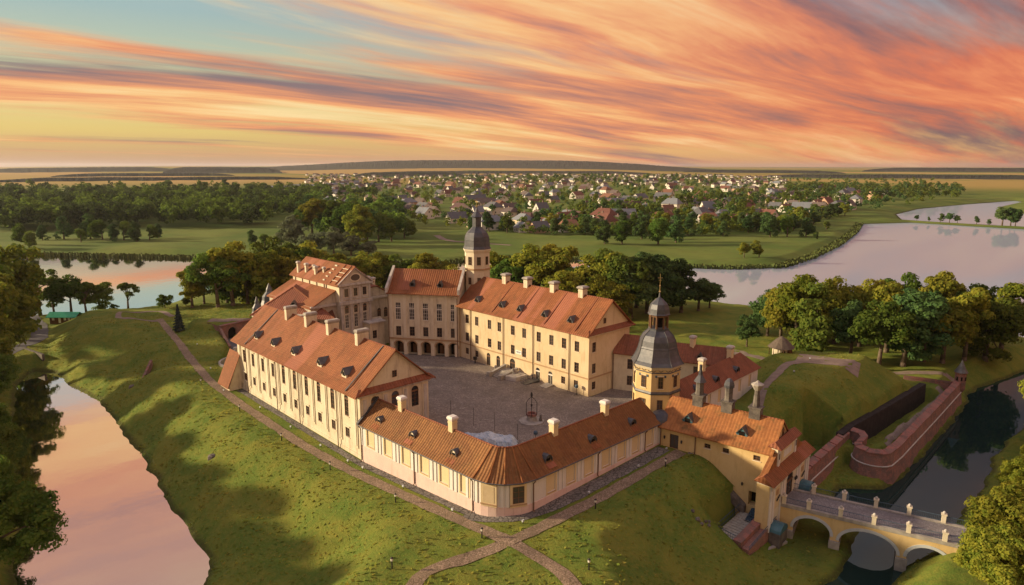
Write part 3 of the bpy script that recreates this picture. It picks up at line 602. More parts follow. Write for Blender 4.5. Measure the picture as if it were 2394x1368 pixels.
strip('path', 'gravel', [(-205, 70), (-196, 80), (-200, 95), (-190, 112)], 4.0, 'sandy path among the trees behind the church', 0.06)
strip('road', 'gravel', [(-420, 318), (-395, 305), (-375, 300), (-350, 305), (-330, 312)], 5.0, 'pale dirt road at the edge of the town', 0.1)
yard = MB().poly([(x, y, -4.33) for x, y in [(-195, 68.8), (-198, 82.5), (-172, 80.5), (-157.5, 72.3), (-155.5, 58), (-164, 57), (-178.5, 64.5)]]).build('yard_paving', 'asphalt'); tag(yard, 'grey paved sunken yard at the end of the left wing', kind='structure')
court = MB().poly([(x, y, 0.0) for x, y in [(-150, 67), (-92, 67), (-92, 60), (-67, 60), (-65.5, 62), (-65.5, 90), (-66, 112), (-83, 114), (-82, 99.5), (-122, 99.5), (-136, 89), (-150, 90)]]).build('courtyard', 'court_cobble'); tag(court, 'grey cobbled castle courtyard', kind='structure')
# stone skirting pavement at the foot of the long wing and the gallery
strip('pavement', 'kerb_pave', [(-141, 53.2), (-92.5, 53.0), (-66, 54.2)], 1.3, 'narrow stone pavement at the foot of the left wing', 0.05)
strip('pavement', 'kerb_pave', [(-66, 54.0), (-62.6, 54.7), (-60, 57.0), (-58.8, 60), (-58.1, 68), (-57.9, 89.0)], 2.4, 'dark stone pavement along the gallery corner', 0.055)

# ------------------------------------------------------------------ castle: long left wing
E1 = (0.0, -1.0)
A = thing('castle_wing', 'long cream left wing with orange tiled gable roof beside the moat', 'building', (-118, 61, -2.7))
wall = MB(); W_ = []
XS = [-139.4, -134.95, -130.2, -125.5, -120.85, -116.2, -111.5, -106.85, -101.95, -97.25]
for i, x in enumerate(XS):
    if i < 4: W_.append(dict(s=x+142.9, z=4.05, w=1.25, h=2.7, bars=(2, 4)))
    else: W_.append(dict(s=x+142.9, z=3.72, w=1.3, h=3.85, style='arch', bars=(2, 4)))
    W_.append(dict(s=x+142.9, z=0.0, w=1.35, h=1.65))
facade(wall, A, (-142.9, 54.06), (-92.9, 54.06), -3.4, 8.75, W_)
facade(wall, A, (-92.9, 54.06), (-92.9, 67.8), -3.4, 8.75, [dict(s=2.85, z=3.9, w=1.5, h=3.7, style='arch', bars=(2, 4)), dict(s=6.85, z=3.9, w=1.5, h=3.7, style='arch', bars=(2, 4)), dict(s=10.9, z=3.9, w=1.5, h=3.7, style='arch', bars=(2, 4)), dict(s=10.9, z=0.6, w=1.3, h=1.6, style='arch', bars=(2, 2))])
facade(wall, A, (-92.9, 67.8), (-142.9, 67.8), -0.5, 8.75, [dict(s=4+5*i, z=4.2, w=1.3, h=2.6) for i in range(10)])
facade(wall, A, (-142.9, 67.8), (-142.9, 54.06), -3.4, 8.75, [])
for x in (-92.9, -142.9): wall.poly([(x, 54.06, 8.75), (x, 67.8, 8.75), (x, 60.93, 14.75)])
wall.build('wall', 'plaster_cream', A)
put_window(A, -92.9+0.18, 60.85, 10.1, R(90), 0.9, 1.15, sill=False); MB().box(-93.05, -92.86, 60.3, 61.4, 9.95, 10.05).build('sill', 'trim_cream', A)
MB().profile(-143.5, -92.2, [(52.9, 8.35), (54.4, 9.35), (60.93, 14.95), (67.46, 9.35), (69.0, 8.35)], 0.22).build('roof', 'tile_orange', A, uv=True)
MB().box(-143.45, -92.3, 60.8, 61.06, 14.9, 15.05).build('ridge_cap', 'tile_red', A, uv=True)
MB().profile(53.4, 68.5, [(92.05, 8.35), (92.93, 9.0)], 0.15)
pent = MB((-92.9, 0, 0)); pent.poly([(0.0, 53.9, 9.35), (0.0, 67.96, 9.35), (0.75, 68.9, 8.55), (0.75, 52.98, 8.55)]).poly([(0.75, 52.98, 8.55), (0.75, 68.9, 8.55), (0.75, 68.9, 8.40), (0.75, 52.98, 8.40)]).poly([(0.75, 52.98, 8.40), (0.75, 68.9, 8.40), (0, 67.9, 8.40), (0, 54.0, 8.40)])
pent.build('pent_roof', 'tile_red', A, uv=True)
for x, s_ in ((-92.2, 1), (-143.5, -1)):
    for a, b in (((52.9, 8.42), (60.93, 15.03)), ((60.93, 15.03), (69.0, 8.42))):
        pass
MB().box(-142.95, -92.85, 53.72, 54.06-.003, 8.2, 8.72).build('cornice', 'trim_cream', A)
MB().box(-92.9+.003, -92.6, 53.75, 68.1, 7.95, 8.38).build('cornice', 'trim_stone', A)
MB().box(-142.95, -92.88, 53.95, 54.06-.004, -2.95, -2.0).build('plinth', 'plaster_cream', A)
edges = [-141.6]+[(XS[i]+XS[i+1])/2 for i in range(9)]+[-94.4]
for i, x in enumerate(edges):
    o = MB().box(x-0.62, x+0.62, 53.93, 54.06-.002, -1.0, 8.2).build('pilaster', 'plaster_cream', A)
    MB().box(x-0.30, x+0.30, 53.84, 53.93-.002, -0.6, 7.7).build('pilaster_face', 'trim_cream', o)
    MB().box(x-0.72, x+0.72, 53.82, 53.93-.003, 7.75, 8.19).build('capital', 'trim_cream', o)
for i, x in enumerate(XS):
    if i < 4: MB().box(x-0.85, x+0.85, 53.86, 54.06-.002, 6.95, 7.2).build('lintel', 'trim_cream', A)
    MB().box(x-0.85, x+0.85, 53.9, 54.06-.002, 1.85, 2.05).build('lintel', 'trim_cream', A)
for y in (54.9, 58.9, 62.9, 67.0):
    o = MB().box(-92.9+.002, -92.76, y-0.6, y+0.6, -2.0, 7.95).build('pilaster', 'plaster_cream', A)
    MB().box(-92.76+.002, -92.66, y-0.3, y+0.3, -1.6, 7.5).build('pilaster_face', 'trim_stone', o)
for x in (-137.7, -123.6, -114.1, -100.0): downpipe(A, (x, 53.86), E1, -2.8, 8.6)
for x, z in ((-134.9, 9.95), (-126.8, 10.0), (-118.0, 10.05), (-107.8, 10.1), (-99.25, 10.1)): dormer(A, x, 54.95, z, 0, 1.5, 1.35, 2.6, 'zinc')
for x in (-130.4, -121.8, -113.1, -102.7): chimney(A, x-0.45, x+0.45, 59.6, 61.9, 13.4, 16.6, cap='stone', ov=.13)
# roof seams (flashing strips down the slope)
for x in (-136.6, -95.9):
    MB().prism([(x-0.12, 53.2), (x+0.12, 53.2), (x+0.12, 60.9), (x-0.12, 60.9)], [8.62, 8.62, 14.9, 14.9], [8.75, 8.75, 15.06, 15.06]).build('roof_seam', 'zinc', A)
# sloping tiled buttress at the far corner
bt = thing('buttress', 'sloping buttress with bright orange tiles at the wing corner', 'buttress', (-143.6, 53, -2.5))
MB().prism([(-146.4, 51.2), (-141.6, 51.2), (-141.6, 53.9), (-146.4, 53.9)], -3.2, [-1.6, -1.6, 5.2, 5.2]).build('masonry', 'plaster_cream', bt)
m = MB(); a = [(-147.0, 50.8, -1.75), (-141.3, 50.8, -1.75), (-141.3, 53.95, 5.35), (-147.0, 53.95, 5.35)]; m.poly(a); m.poly([(x, y, z+0.22) for x, y, z in a])
for k in range(4):
    p_, q_ = a[k], a[(k+1) % 4]; m.poly([p_, q_, (q_[0], q_[1], q_[2]+.22), (p_[0], p_[1], p_[2]+.22)])
m.build('tiled_cover', 'tile_orange', bt, uv=True)

# ------------------------------------------------------------------ castle: palace on the right of the courtyard
P = thing('palace', 'three-storey yellow palace with orange tiled roof across the courtyard', 'building', (-102, 105, 0))
PX = [-119.55, -116.1, -111.65, -108.35, -104.0, -100.45, -96.1, -92.45, -88.95, -85.5]
wall = MB(); W_ = []
for i, x in enumerate(PX):
    s_ = x+122.5
    W_.append(dict(s=s_, z=8.65, w=1.2, h=2.1)); W_.append(dict(s=s_, z=4.35, w=1.2, h=2.05))
    if i in (0, 1, 8, 9): W_.append(dict(s=s_-0.1, z=1.15, w=1.1, h=1.5))
    elif i in (2, 3): W_.append(dict(s=s_-0.4, z=0.02, w=1.25, h=2.95, style='arch', name='door', frame='wood', bars=(2, 1), sill=False))
    elif i in (6, 7): W_.append(dict(s=s_-0.2, z=0.02, w=1.25, h=2.95, style='arch', name='door', frame='frame_white', bars=(2, 1), sill=False))
    elif i == 4: W_.append(dict(s=s_-0.1, z=0.75, w=1.7, h=2.55, style='arch', name='door', frame='wood', bars=(2, 1), sill=False))
facade(wall, P, (-122.5, 98.93), (-82.4, 98.93), -0.3, 13.0, W_)
facade(wall, P, (-82.4, 98.93), (-82.4, 111.9), -0.3, 13.0, [dict(s=1.6, z=8.85, w=1.1, h=2.0), dict(s=1.65, z=4.5, w=1.1, h=2.0), dict(s=1.7, z=1.15, w=1.1, h=1.6)])
facade(wall, P, (-82.4, 111.9), (-122.5, 111.9), -0.3, 13.0, [dict(s=4+4*i, z=z, w=1.2, h=2.1) for i in range(9) for z in (8.7, 4.4)])
facade(wall, P, (-122.5, 111.9), (-122.5, 98.93), -0.3, 13.0, [])
for x in (-82.4, -122.5): wall.poly([(x, 98.93, 13.0), (x, 111.9, 13.0), (x, 105.4, 18.55)])
wall.build('wall', 'plaster_yellow', P)
MB().profile(-123.0, -81.7, [(97.8, 12.55), (99.1, 13.45), (105.4, 18.75), (111.7, 13.45), (113.0, 12.55)], 0.22).build('roof', 'tile_orange', P, uv=True)
MB().box(-122.9, -81.8, 105.27, 105.53, 18.7, 18.86).build('ridge_cap', 'tile_red', P, uv=True)
pent = MB((-82.4, 0, 0)); pent.poly([(0.0, 98.8, 13.5), (0.0, 112.0, 13.5), (0.8, 112.9, 12.7), (0.8, 97.9, 12.7)]).poly([(0.8, 97.9, 12.7), (0.8, 112.9, 12.7), (0.8, 112.9, 12.55), (0.8, 97.9, 12.55)]).poly([(0.8, 97.9, 12.55), (0.8, 112.9, 12.55), (0, 112, 12.55), (0, 98.9, 12.55)])
pent.build('pent_roof', 'tile_red', P, uv=True)
put_window(P, -82.4+0.18, 103.6, 14.2, R(90), 0.75, 1.1, sill=False)
MB().box(-122.5, -82.2, 98.80, 98.93-.003, 3.52, 3.78).build('string_course', 'trim_brown', P)
MB().box(-82.4+.003, -82.27, 98.93, 111.9, 3.52, 3.78).build('string_course', 'trim_brown', P)
MB().box(-122.5, -82.1, 98.6, 98.93-.003, 12.45, 12.9).build('cornice', 'trim_cream', P)
MB().box(-82.4+.003, -82.12, 98.6, 112.1, 12.15, 12.52).build('cornice', 'trim_cream', P)
for x in (-118.2, -107.0, -97.7, -87.45): downpipe(P, (x, 98.93), E1, 0, 12.8)
for x in (-116.9, -108.6, -102.8, -95.4, -88.1): dormer(P, x, 99.75, 13.95, 0, 1.5, 1.35, 2.4, 'zinc', front='zinc')
for x in (-113.1, -106.0, -97.9, -89.8): chimney(P, x-0.6, x+0.6, 104.7, 106.2, 17.0, 20.5, cap='stone', ov=0.28)
for x in (-110.2, -102.1, -94.0, -85.6):
    MB().prism([(x-0.1, 98.2), (x+0.1, 98.2), (x+0.1, 105.3), (x-0.1, 105.3)], [12.75, 12.75, 18.6, 18.6], [12.95, 12.95, 18.74, 18.74]).build('roof_seam', 'tile_red', P, uv=True)
bn = MB().box(-103.0, -101.2, 98.84, 98.9, 4.75, 5.55).build('banner', 'white_paint', P); bn['label'] = 'pale banner with blue print'
for k, (x0, x1, z) in enumerate([(-102.8, -102.0, 5.2), (-101.85, -101.4, 5.2), (-102.7, -101.5, 5.0)]): MB().box(x0, x1, 98.825, 98.838, z, z+0.12).build('print', 'blue_steel', bn)
# entrance stair with stone lions
st = thing('stone_stair', 'broad stone stair with two balustrades before the palace door', 'staircase', (-104.0, 96.5, 0))
for k in range(6): MB().box(-105.6, -102.6, 94.2+k*0.42, 97.05, 0.02+k*0.15, 0.02+(k+1)*0.15-0.004).build('step', 'stone', st)
MB().box(-106.4, -100.0, 97.1, 98.9, -0.1, 0.92).build('landing', 'stone', st)
for x in (-105.95, -102.25):
    o = MB().prism([(x-0.32, 93.9), (x+0.32, 93.9), (x+0.32, 98.6), (x-0.32, 98.6)], -0.1, [0.75, 0.75, 1.75, 1.75]).build('balustrade', 'stone', st)
    MB().box(x-0.45, x+0.45, 93.3, 94.1, -0.1, 1.0).build('end_block', 'stone', o)
MB().prism([(-101.8, 94.6), (-99.2, 95.3), (-99.0, 98.5), (-101.8, 98.5)], -0.1, 0.85).build('side_terrace', 'trim_stone', st)
def lion(x, y, z, rot, label):
    t = thing('stone_lion', label, 'statue', (x, y, z)); c, s_ = math.cos(rot), math.sin(rot)
    f = lambda a, b, zz: (x+a*c-b*s_, y+a*s_+b*c, z+zz)
    pl = MB((x, y, math.degrees(rot))).box(-0.8, 0.8, -0.42, 0.42, 0, 0.45).build('pedestal', 'stone', t)
    m = MB()
    for (p0, r0, p1, r1) in (((-0.55, 0, .75), .34, (0.25, 0, .95), .38), ((.25, 0, .95), .38, (.5, 0, 1.45), .34), ((.4, .18, .95), .13, (.55, .18, .45), .12), ((.4, -.18, .95), .13, (.55, -.18, .45), .12), ((.5, 0, 1.4), .33, (.85, 0, 1.42), .17), ((-.6, .22, .75), .25, (-.3, .26, .5), .14), ((-.6, -.22, .75), .25, (-.3, -.26, .5), .14)):
        m.tube(f(*p0), f(*p1), r0, 8, r1)
    m.tube(f(-.8, 0, .6), f(-1.0, .1, 1.05), .06, 6)
    m.build('figure', 'stone', t, smooth=True); return t
lion(-106.9, 96.9, 0.0, R(-90), 'seated stone lion left of the palace stair'); lion(-100.4, 96.3, 0.85, R(-100), 'seated stone lion right of the palace stair')

# ------------------------------------------------------------------ castle: arcaded wing at the back of the courtyard
B0, B1 = (-136.3, 88.2), (-122.0, 98.4); BA = math.degrees(math.atan2(B1[1]-B0[1], B1[0]-B0[0])); BL = math.hypot(B1[0]-B0[0], B1[1]-B0[1])
T = (B0[0], B0[1], BA)
B = thing('arcaded_wing', 'pale wing with five ground-floor arches at the back of the courtyard', 'building', (-131, 96, 0))
wall = MB(); W_ = []
BS = [2.45+3.43*i for i in range(5)]
for i, s_ in enumerate(BS):
    W_.append(dict(s=s_, z=8.6, w=1.35, h=4.2, style='tall', bars=(3, 5), frame='frame_white')); W_.append(dict(s=s_, z=4.65, w=1.3, h=2.3))
    W_.append(dict(s=s_, z=0.0, w=2.35, h=3.3, style='arch', depth=2.2, blank=2))
facade(wall, B, B0, B1, -0.3, 15.4, W_)
wall.setT(T)
for x in (0, BL): wall.poly([(x, 0, -0.3), (x, 10, -0.3), (x, 10, 15.4), (x, 5, 20.2), (x, 0, 15.4)])
wall.poly([(0, 10, -.3), (BL, 10, -.3), (BL, 10, 15.4), (0, 10, 15.4)]); wall.setT(None); wall.build('wall', 'plaster_cream', B)
MB(T).profile(-0.2, BL+0.4, [(-0.8, 15.15), (0.3, 15.9), (5, 20.3), (10.5, 15.3)], 0.22).build('roof', 'tile_orange', B, uv=True)
for x in (-0.15, BL+0.15): MB(T).prism([(x-0.3, -0.7), (x+0.3, -0.7), (x+0.3, 5), (x-0.3, 5)], [15.0, 15.0, 20.2, 20.2], [16.4, 16.4, 21.0, 21.0]).build('fire_wall', 'trim_stone', B)
for s_ in [0.75]+[BS[i]+1.715 for i in range(4)]+[BL-0.7]:
    o = MB(T).box(s_-0.34, s_+0.34, -0.13, -.002, 4.2, 14.9).build('pilaster', 'trim_cream', B)
    MB(T).box(s_-0.42, s_+0.42, -0.24, -.132, 14.3, 14.8).build('capital', 'trim_cream', o)
    MB(T).box(s_-0.4, s_+0.4, -0.16, -.003, 0, 3.0).build('pier', 'trim_cream', B)
MB(T).box(0, BL, -0.16, -.004, 3.75, 4.1).build('string_course', 'trim_brown', B)
MB(T).box(0, BL, -0.35, -.004, 14.92, 15.35).build('cornice', 'trim_stone', B)
for s_ in BS:
    m = MB(T); n = 10
    for k in range(n):
        a, b = math.pi*k/n, math.pi*(k+1)/n; q_ = [(1.19, a), (1.45, a), (1.45, b), (1.19, b)]
        fr = [(s_+r_*math.cos(t_), -0.1, 2.12+r_*math.sin(t_)) for r_, t_ in q_]; m.poly(fr); m.poly([(x, -0.002, z) for x, y, z in fr[::-1]])
        m.poly([fr[1], fr[2], (fr[2][0], 0, fr[2][2]), (fr[1][0], 0, fr[1][2])])
    m.build('arch_moulding', 'trim_brown', B)
    MB(T).box(s_-0.55, s_+0.55, 1.95, 2.05, 0.05, 2.2).build('arcade_door', 'wood', B)
for s_ in (BS[1], BS[3]):
    x, y = B0[0]+math.cos(R(BA))*s_-math.sin(R(BA))*1.0, B0[1]+math.sin(R(BA))*s_+math.cos(R(BA))*1.0
    dormer(B, x, y, 16.75, R(BA), 1.3, 1.3, 2.0, 'zinc', front='zinc')
downpipe(B, (B0[0]+0.1, B0[1]), (0.58, -0.81), 0, 15.2); downpipe(B, (B1[0]-0.3, B1[1]-0.2), (0.58, -0.81), 0, 15.2)

# ------------------------------------------------------------------ castle: church-like centre block
Cc = thing('church_block', 'grey-cream baroque church block with pediment and tall orange roof', 'building', (-155, 83, 0))
wall = MB()
facade(wall, Cc, (-143, 79.2), (-143, 87.6), -0.5, 17.2, [dict(s=1.7+2.5*i, z=14.0, w=1.05, h=1.95, bars=(2, 2)) for i in range(3)]+[dict(s=1.6+2.5*i, z=6.35, w=1.05, h=3.3, bars=(2, 4), frame='frame_white') for i in range(3)]+[dict(s=1.6+2.5*i, z=9.95, w=1.0, h=1.9, style='arch', bars=(2, 2)) for i in range(3)]+[dict(s=4.2, z=0.0, w=1.6, h=3.4, style='arch', name='door', frame='wood', bars=(2, 1), sill=False)])
facade(wall, Cc, (-167, 79.2), (-143, 79.2), -0.5, 17.2, []); facade(wall, Cc, (-143, 87.6), (-167, 87.6), -0.5, 17.2, []); facade(wall, Cc, (-167, 87.6), (-167, 79.2), -0.5, 17.2, [])
for x in (-143, -167): wall.poly([(x, 79.2, 17.2), (x, 87.6, 17.2), (x, 83.4, 20.9)])
# side aisles
facade(wall, Cc, (-145, 72.5), (-145, 79.2), -0.5, 12.4, [dict(s=1.8, z=5.6, w=1.2, h=3.2, style='arch'), dict(s=4.8, z=5.6, w=1.2, h=3.2, style='arch')])
facade(wall, Cc, (-167.4, 72.5), (-145, 72.5), -0.5, 12.4, []); facade(wall, Cc, (-167.4, 79.2), (-167.4, 72.5), -0.5, 12.4, [])
facade(wall, Cc, (-146.5, 87.6), (-146.5, 95.5), -0.5, 12.4, [dict(s=4.4, z=6.6, w=1.1, h=2.6, style='arch'), dict(s=6.4, z=6.6, w=1.1, h=2.6, style='arch')])
facade(wall, Cc, (-146.5, 95.5), (-160, 95.5), -0.5, 12.4, [])
wall.poly([(-145, 72.5, 12.4), (-145, 79.2, 12.4), (-145, 79.2, 15.4)]); wall.poly([(-146.5, 87.6, 12.4), (-146.5, 95.5, 12.4), (-146.5, 91.5, 14.8), (-146.5, 87.6, 14.6)])
wall.build('wall', 'plaster_church', Cc)
lw = MB().box(-167.02, -143.2, 79.05, 79.2-.004, 15.5, 17.15).build('clerestory', 'plaster_cream', Cc)
for x in (-165.5, -161.6, -157.8, -154.0, -150.2, -149.2): MB().box(x-0.13, x+0.13, 78.9, 79.05-.002, 15.4, 17.15).build('buttress_strip', 'pipe_brown', lw)
MB().box(-145, -143-.02, 79.03, 79.2-.004, 12.9, 17.15).build('return_wall', 'plaster_cream', Cc)
MB().profile(-167.8, -142.6, [(78.4, 16.95), (83.4, 21.2), (88.4, 16.95)], 0.22).build('roof', 'tile_orange', Cc, uv=True)
MB().box(-167.6, -142.7, 83.27, 83.53, 21.15, 21.3).build('ridge_cap', 'tile_red', Cc, uv=True)
m = MB(); a = [(-168, 72.0, 12.1), (-144.6, 72.0, 12.1), (-144.6, 79.15, 15.75), (-168, 79.15, 15.75)]; m.poly(a); m.poly([(x, y, z-.22) for x, y, z in a][::-1])
for k in range(4): p_, q_ = a[k], a[(k+1) % 4]; m.poly([(p_[0], p_[1], p_[2]-.22), (q_[0], q_[1], q_[2]-.22), q_, p_])
m.build('aisle_roof', 'tile_orange', Cc, uv=True)
MB().profile(-160.2, -146.1, [(87.65, 14.9), (91.5, 15.2), (96.0, 12.3)], 0.2).build('aisle_roof', 'tile_red', Cc, uv=True)
for x in (-151.0, -148.6): chimney(Cc, x-0.4, x+0.4, 91.4, 92.2, 14.4, 16.9)
for y in (79.55, 82.05, 84.55, 87.25):
    o = MB().box(-143+.003, -142.85, y-0.33, y+0.33, -0.4, 12.2).build('pilaster', 'trim_stone', Cc); MB().box(-142.85+.002, -142.68, y-0.42, y+0.42, 11.6, 12.15).build('capital', 'trim_stone', o)
    MB().box(-143+.004, -142.87, y-0.28, y+0.28, 13.15, 16.6).build('upper_pilaster', 'trim_stone', Cc)
MB().box(-143+.005, -142.45, 78.9, 87.9, 12.25, 13.0).build('cornice', 'trim_stone', Cc)
MB().box(-145+.005, -144.5, 72.3, 79.0, 12.0, 12.5).build('cornice', 'trim_stone', Cc); MB().box(-146.5+.005, -146.0, 87.9, 95.5, 11.9, 12.4).build('cornice', 'trim_stone', Cc)
MB().box(-143+.005, -142.5, 78.7, 88.1, 16.75, 17.2).build('cornice', 'trim_stone', Cc)
for i in range(3):
    y = 79.2+1.7+2.5*i; MB().box(-143+.004, -142.8, y-0.85, y+0.85, 16.1, 16.4).build('window_hood', 'trim_stone', Cc); MB().box(-143+.004, -142.85, y-0.75, y+0.75, 13.4, 13.8).build('apron', 'trim_stone', Cc)
ov = MB(); rim = []
for k in range(18):
    t_ = 2*math.pi*k/18; rim.append((-142.9, 83.4+1.25*math.cos(t_), 18.55+0.8*math.sin(t_)))
ov.poly(rim); ov.build('oculus', 'window_glass', Cc)
m = MB()
for k in range(18):
    a, b = rim[k], rim[(k+1) % 18]; sc = lambda p_: (-142.82, 83.4+(p_[1]-83.4)*1.25, 18.55+(p_[2]-18.55)*1.3); m.poly([(-142.82,)+a[1:], (-142.82,)+b[1:], sc(b), sc(a)])
m.build('oculus_surround', 'trim_cream', Cc)
for s_ in (-1, 1): MB().tube((-142.8, 83.4+s_*4.7, 17.2), (-142.8, 83.4, 20.9), 0.22, 6).build('raking_cornice', 'trim_stone', Cc)
for x, h_ in ((-164.6, 2.3), (-161.2, 2.1), (-156.2, 1.9)):
    y = 80.1 if x > -163 else 79.6; chimney(Cc, x-0.35, x+0.35, y-0.35, y+0.35, 17.4, 18.3+h_)
for x in (-158.6, -153.4): chimney(Cc, x-0.25, x+0.25, 80.6, 81.1, 18.2, 20.2)
for k in range(5): MB().box(-150.6-k*0.05, -149.8, 78.9+k*0.9, 79.2+k*0.9, 17.45+k*0.78, 17.75+k*0.78).build('snow_guard', 'trim_cream', Cc)
for k in range(4): MB().tube((-146.6, 79.3+k*1.0, 17.9+k*0.85), (-144.0, 79.3+k*1.0, 17.9+k*0.85), 0.10).build('roof_rail', 'trim_cream', Cc)
for x in (-146.7, -144.0): MB().tube((x, 78.6, 17.25), (x, 83.3, 21.3), 0.10).build('roof_rail', 'tile_red', Cc)
# entry pavilion and link to the arcade
pv = MB(); facade(pv, Cc, (-140, 85.2), (-140, 89.3), -0.3, 7.2, [dict(s=1.3, z=3.4, w=1.2, h=2.0)]); facade(pv, Cc, (-143, 85.2), (-140, 85.2), -0.3, 7.2, []); facade(pv, Cc, (-140, 89.3), (-146, 92), -0.3, 7.2, [])
pv.poly([(-143, 85.2, 7.2), (-140, 85.2, 7.2), (-140, 89.3, 7.2), (-146, 92, 7.2), (-146, 85.2, 7.2)]); pv.build('entry_pavilion', 'plaster_cream', Cc)
MB().box(-143.2, -139.6, 84.8, 89.7, 7.2, 7.5).build('pavilion_cornice', 'trim_stone', Cc)
# corner block between church and long wing
Dk = thing('corner_block', 'low block with dark red hipped roof between church and left wing', 'building', (-155, 71, 0))
MB().prism([(-160, 66), (-146, 66.5), (-145.5, 74), (-160, 74)], -0.5, 10.6).build('wall', 'plaster_church', Dk)
m = MB(); ap, ap2 = (-157.3, 74.4, 15.5), (-164, 78.5, 15.0); l0, r0, l1 = (-157.3, 63.0, 9.9), (-138.6, 75.6, 9.9), (-163.5, 67.5, 9.9); r1 = (-164, 80, 12)
for f_ in ([ap, l0, r0], [ap, ap2, l1, l0], [ap, r0, (-150, 80, 12), r1, ap2], [l1, r1, (-150, 80, 12), r0, l0]): m.poly(f_)
m.build('roof', 'tile_red', Dk, uv=True); dormer(Dk, -150.6, 70.9, 12.3, R(50), 1.2, 1.0, 1.6, 'zinc', front='zinc')
MB().tube(ap, l0, 0.14).build('hip_cap', 'tile_orange', Dk, uv=True); MB().tube(ap, r0, 0.14).build('hip_cap', 'tile_orange', Dk, uv=True)
def turret(x, y, z, r, h, label):
    t = thing('corner_turret', label, 'turret', (x, y, z))
    MB().lathe(x, y, [(r, z-3), (r, z+h*.5), (r*1.15, z+h*.52), (r*1.15, z+h*.57)], 8, R(22)).build('shaft', 'plaster_church', t)
    MB().lathe(x, y, [(r*1.2, z+h*.57), (r*1.0, z+h*.68), (r*.95, z+h*.78), (r*.45, z+h*.9), (r*.4, z+h*.96), (0.06, z+h*1.12)], 8, R(22)).build('cap', 'lead', t); return t
turret(-176.5, 76.5, 2.0, 2.0, 10.5, 'stone corner turret with dark cap behind the church'); turret(-171.5, 70.8, 1.5, 1.3, 9.0, 'slim stone turret at the far end of the left wing')

# ------------------------------------------------------------------ castle: bell tower
bx, by = -124.0, 106.0; ph = R(-10)
bell = thing('bell_tower', 'octagonal yellow bell tower with dark onion dome behind the palace', 'tower', (bx, by, 0))
MB().lathe(bx, by, [(3.15, 0), (3.15, 20.4)], 8, ph).build('lower_shaft', 'plaster_cream', bell); MB().lathe(bx, by, [(3.35, 20.402), (3.35, 20.75)], 8, ph).build('string_course', 'trim_brown', bell)
MB().lathe(bx, by, [(3.1, 20.752), (3.1, 25.1)], 8, ph).build('upper_shaft', 'plaster_cream', bell); MB().lathe(bx, by, [(3.2, 24.6), (3.45, 25.1), (3.45, 25.38)], 8, ph).build('cornice', 'trim_cream', bell)
dome = MB().lathe(bx, by, [(3.5, 25.382), (3.2, 26.0), (3.1, 27.4), (3.12, 27.5), (3.0, 28.3), (2.5, 29.3), (1.6, 30.1), (1.15, 30.6)], 8, ph).build('dome', 'lead', bell)
MB().lathe(bx, by, [(1.1, 30.602), (1.1, 33.0)], 8, ph).build('lantern', 'lead', bell); MB().lathe(bx, by, [(1.55, 33.002), (1.3, 33.25), (0.55, 34.2), (0.12, 35.2)], 8, ph).build('spire', 'lead', bell)
fn = MB().lathe(bx, by, [(0.05, 35.202), (0.28, 35.4), (0.28, 35.6), (0.05, 35.8), (0.05, 37.0)], 8).build('finial', 'gilt', bell)
MB().box(bx-0.5, bx+0.5, by-0.04, by+0.04, 36.5, 36.6).build('weathervane', 'gilt', fn)
def oct_windows(bld, cx, cy, rad, ph, zs, w, h, ks, frame='frame_brown'):
    ap_ = rad*math.cos(math.pi/8)
    for k in ks:
        an = ph+2*math.pi*(k+0.5)/8; nrm = (math.cos(an), math.sin(an))
        for z in zs: 
            o = put_window(bld, cx+nrm[0]*(ap_+0.18), cy+nrm[1]*(ap_+0.18), z, an+math.pi/2, w, h, 'rect', frame, (2, 3), sill=False)
            MB((cx+nrm[0]*ap_, cy+nrm[1]*ap_, math.degrees(an)+90)).box(-w/2-.14, w/2+.14, -0.07, -.002, z-0.16, z-0.02).build('sill', 'trim_cream', bld)
oct_windows(bell, bx, by, 3.15, ph, (16.9,), 0.85, 1.7, range(8)); oct_windows(bell, bx, by, 3.1, ph, (21.6,), 0.95, 2.0, range(8))

# ------------------------------------------------------------------ castle: octagonal gate tower
tx, ty = -64.1, 95.2; ph = R(22.5); RT = 4.05
gt = thing('gate_tower', 'octagonal yellow gate tower with flared dark lead dome and lantern', 'tower', (tx, ty, 0))
MB().lathe(tx, ty, [(RT, -0.5), (RT, 7.2)], 8, ph).build('lower_shaft', 'plaster_gate', gt); MB().lathe(tx, ty, [(RT+.14, 7.202), (RT+.2, 7.4), (RT+.08, 7.7)], 8, ph).build('string_course', 'zinc', gt)
MB().lathe(tx, ty, [(RT-.03, 7.702), (RT-.03, 12.0)], 8, ph).build('upper_shaft', 'plaster_gate', gt)
MB().lathe(tx, ty, [(RT+.02, 10.9), (RT+.10, 11.0), (RT+.02, 11.1)], 8, ph).build('frieze_band', 'zinc', gt)
MB().lathe(tx, ty, [(RT, 11.5), (RT+.22, 11.9), (RT+.22, 12.05)], 8, ph).build('cornice', 'trim_cream', gt)
dm = MB().lathe(tx, ty, [(4.55, 12.052), (4.1, 12.6), (3.65, 13.5), (3.3, 14.6), (3.32, 14.72), (3.2, 15.0), (3.05, 15.9), (2.6, 16.8), (1.75, 17.6), (1.6, 17.8)], 8, ph).build('dome', 'lead', gt)
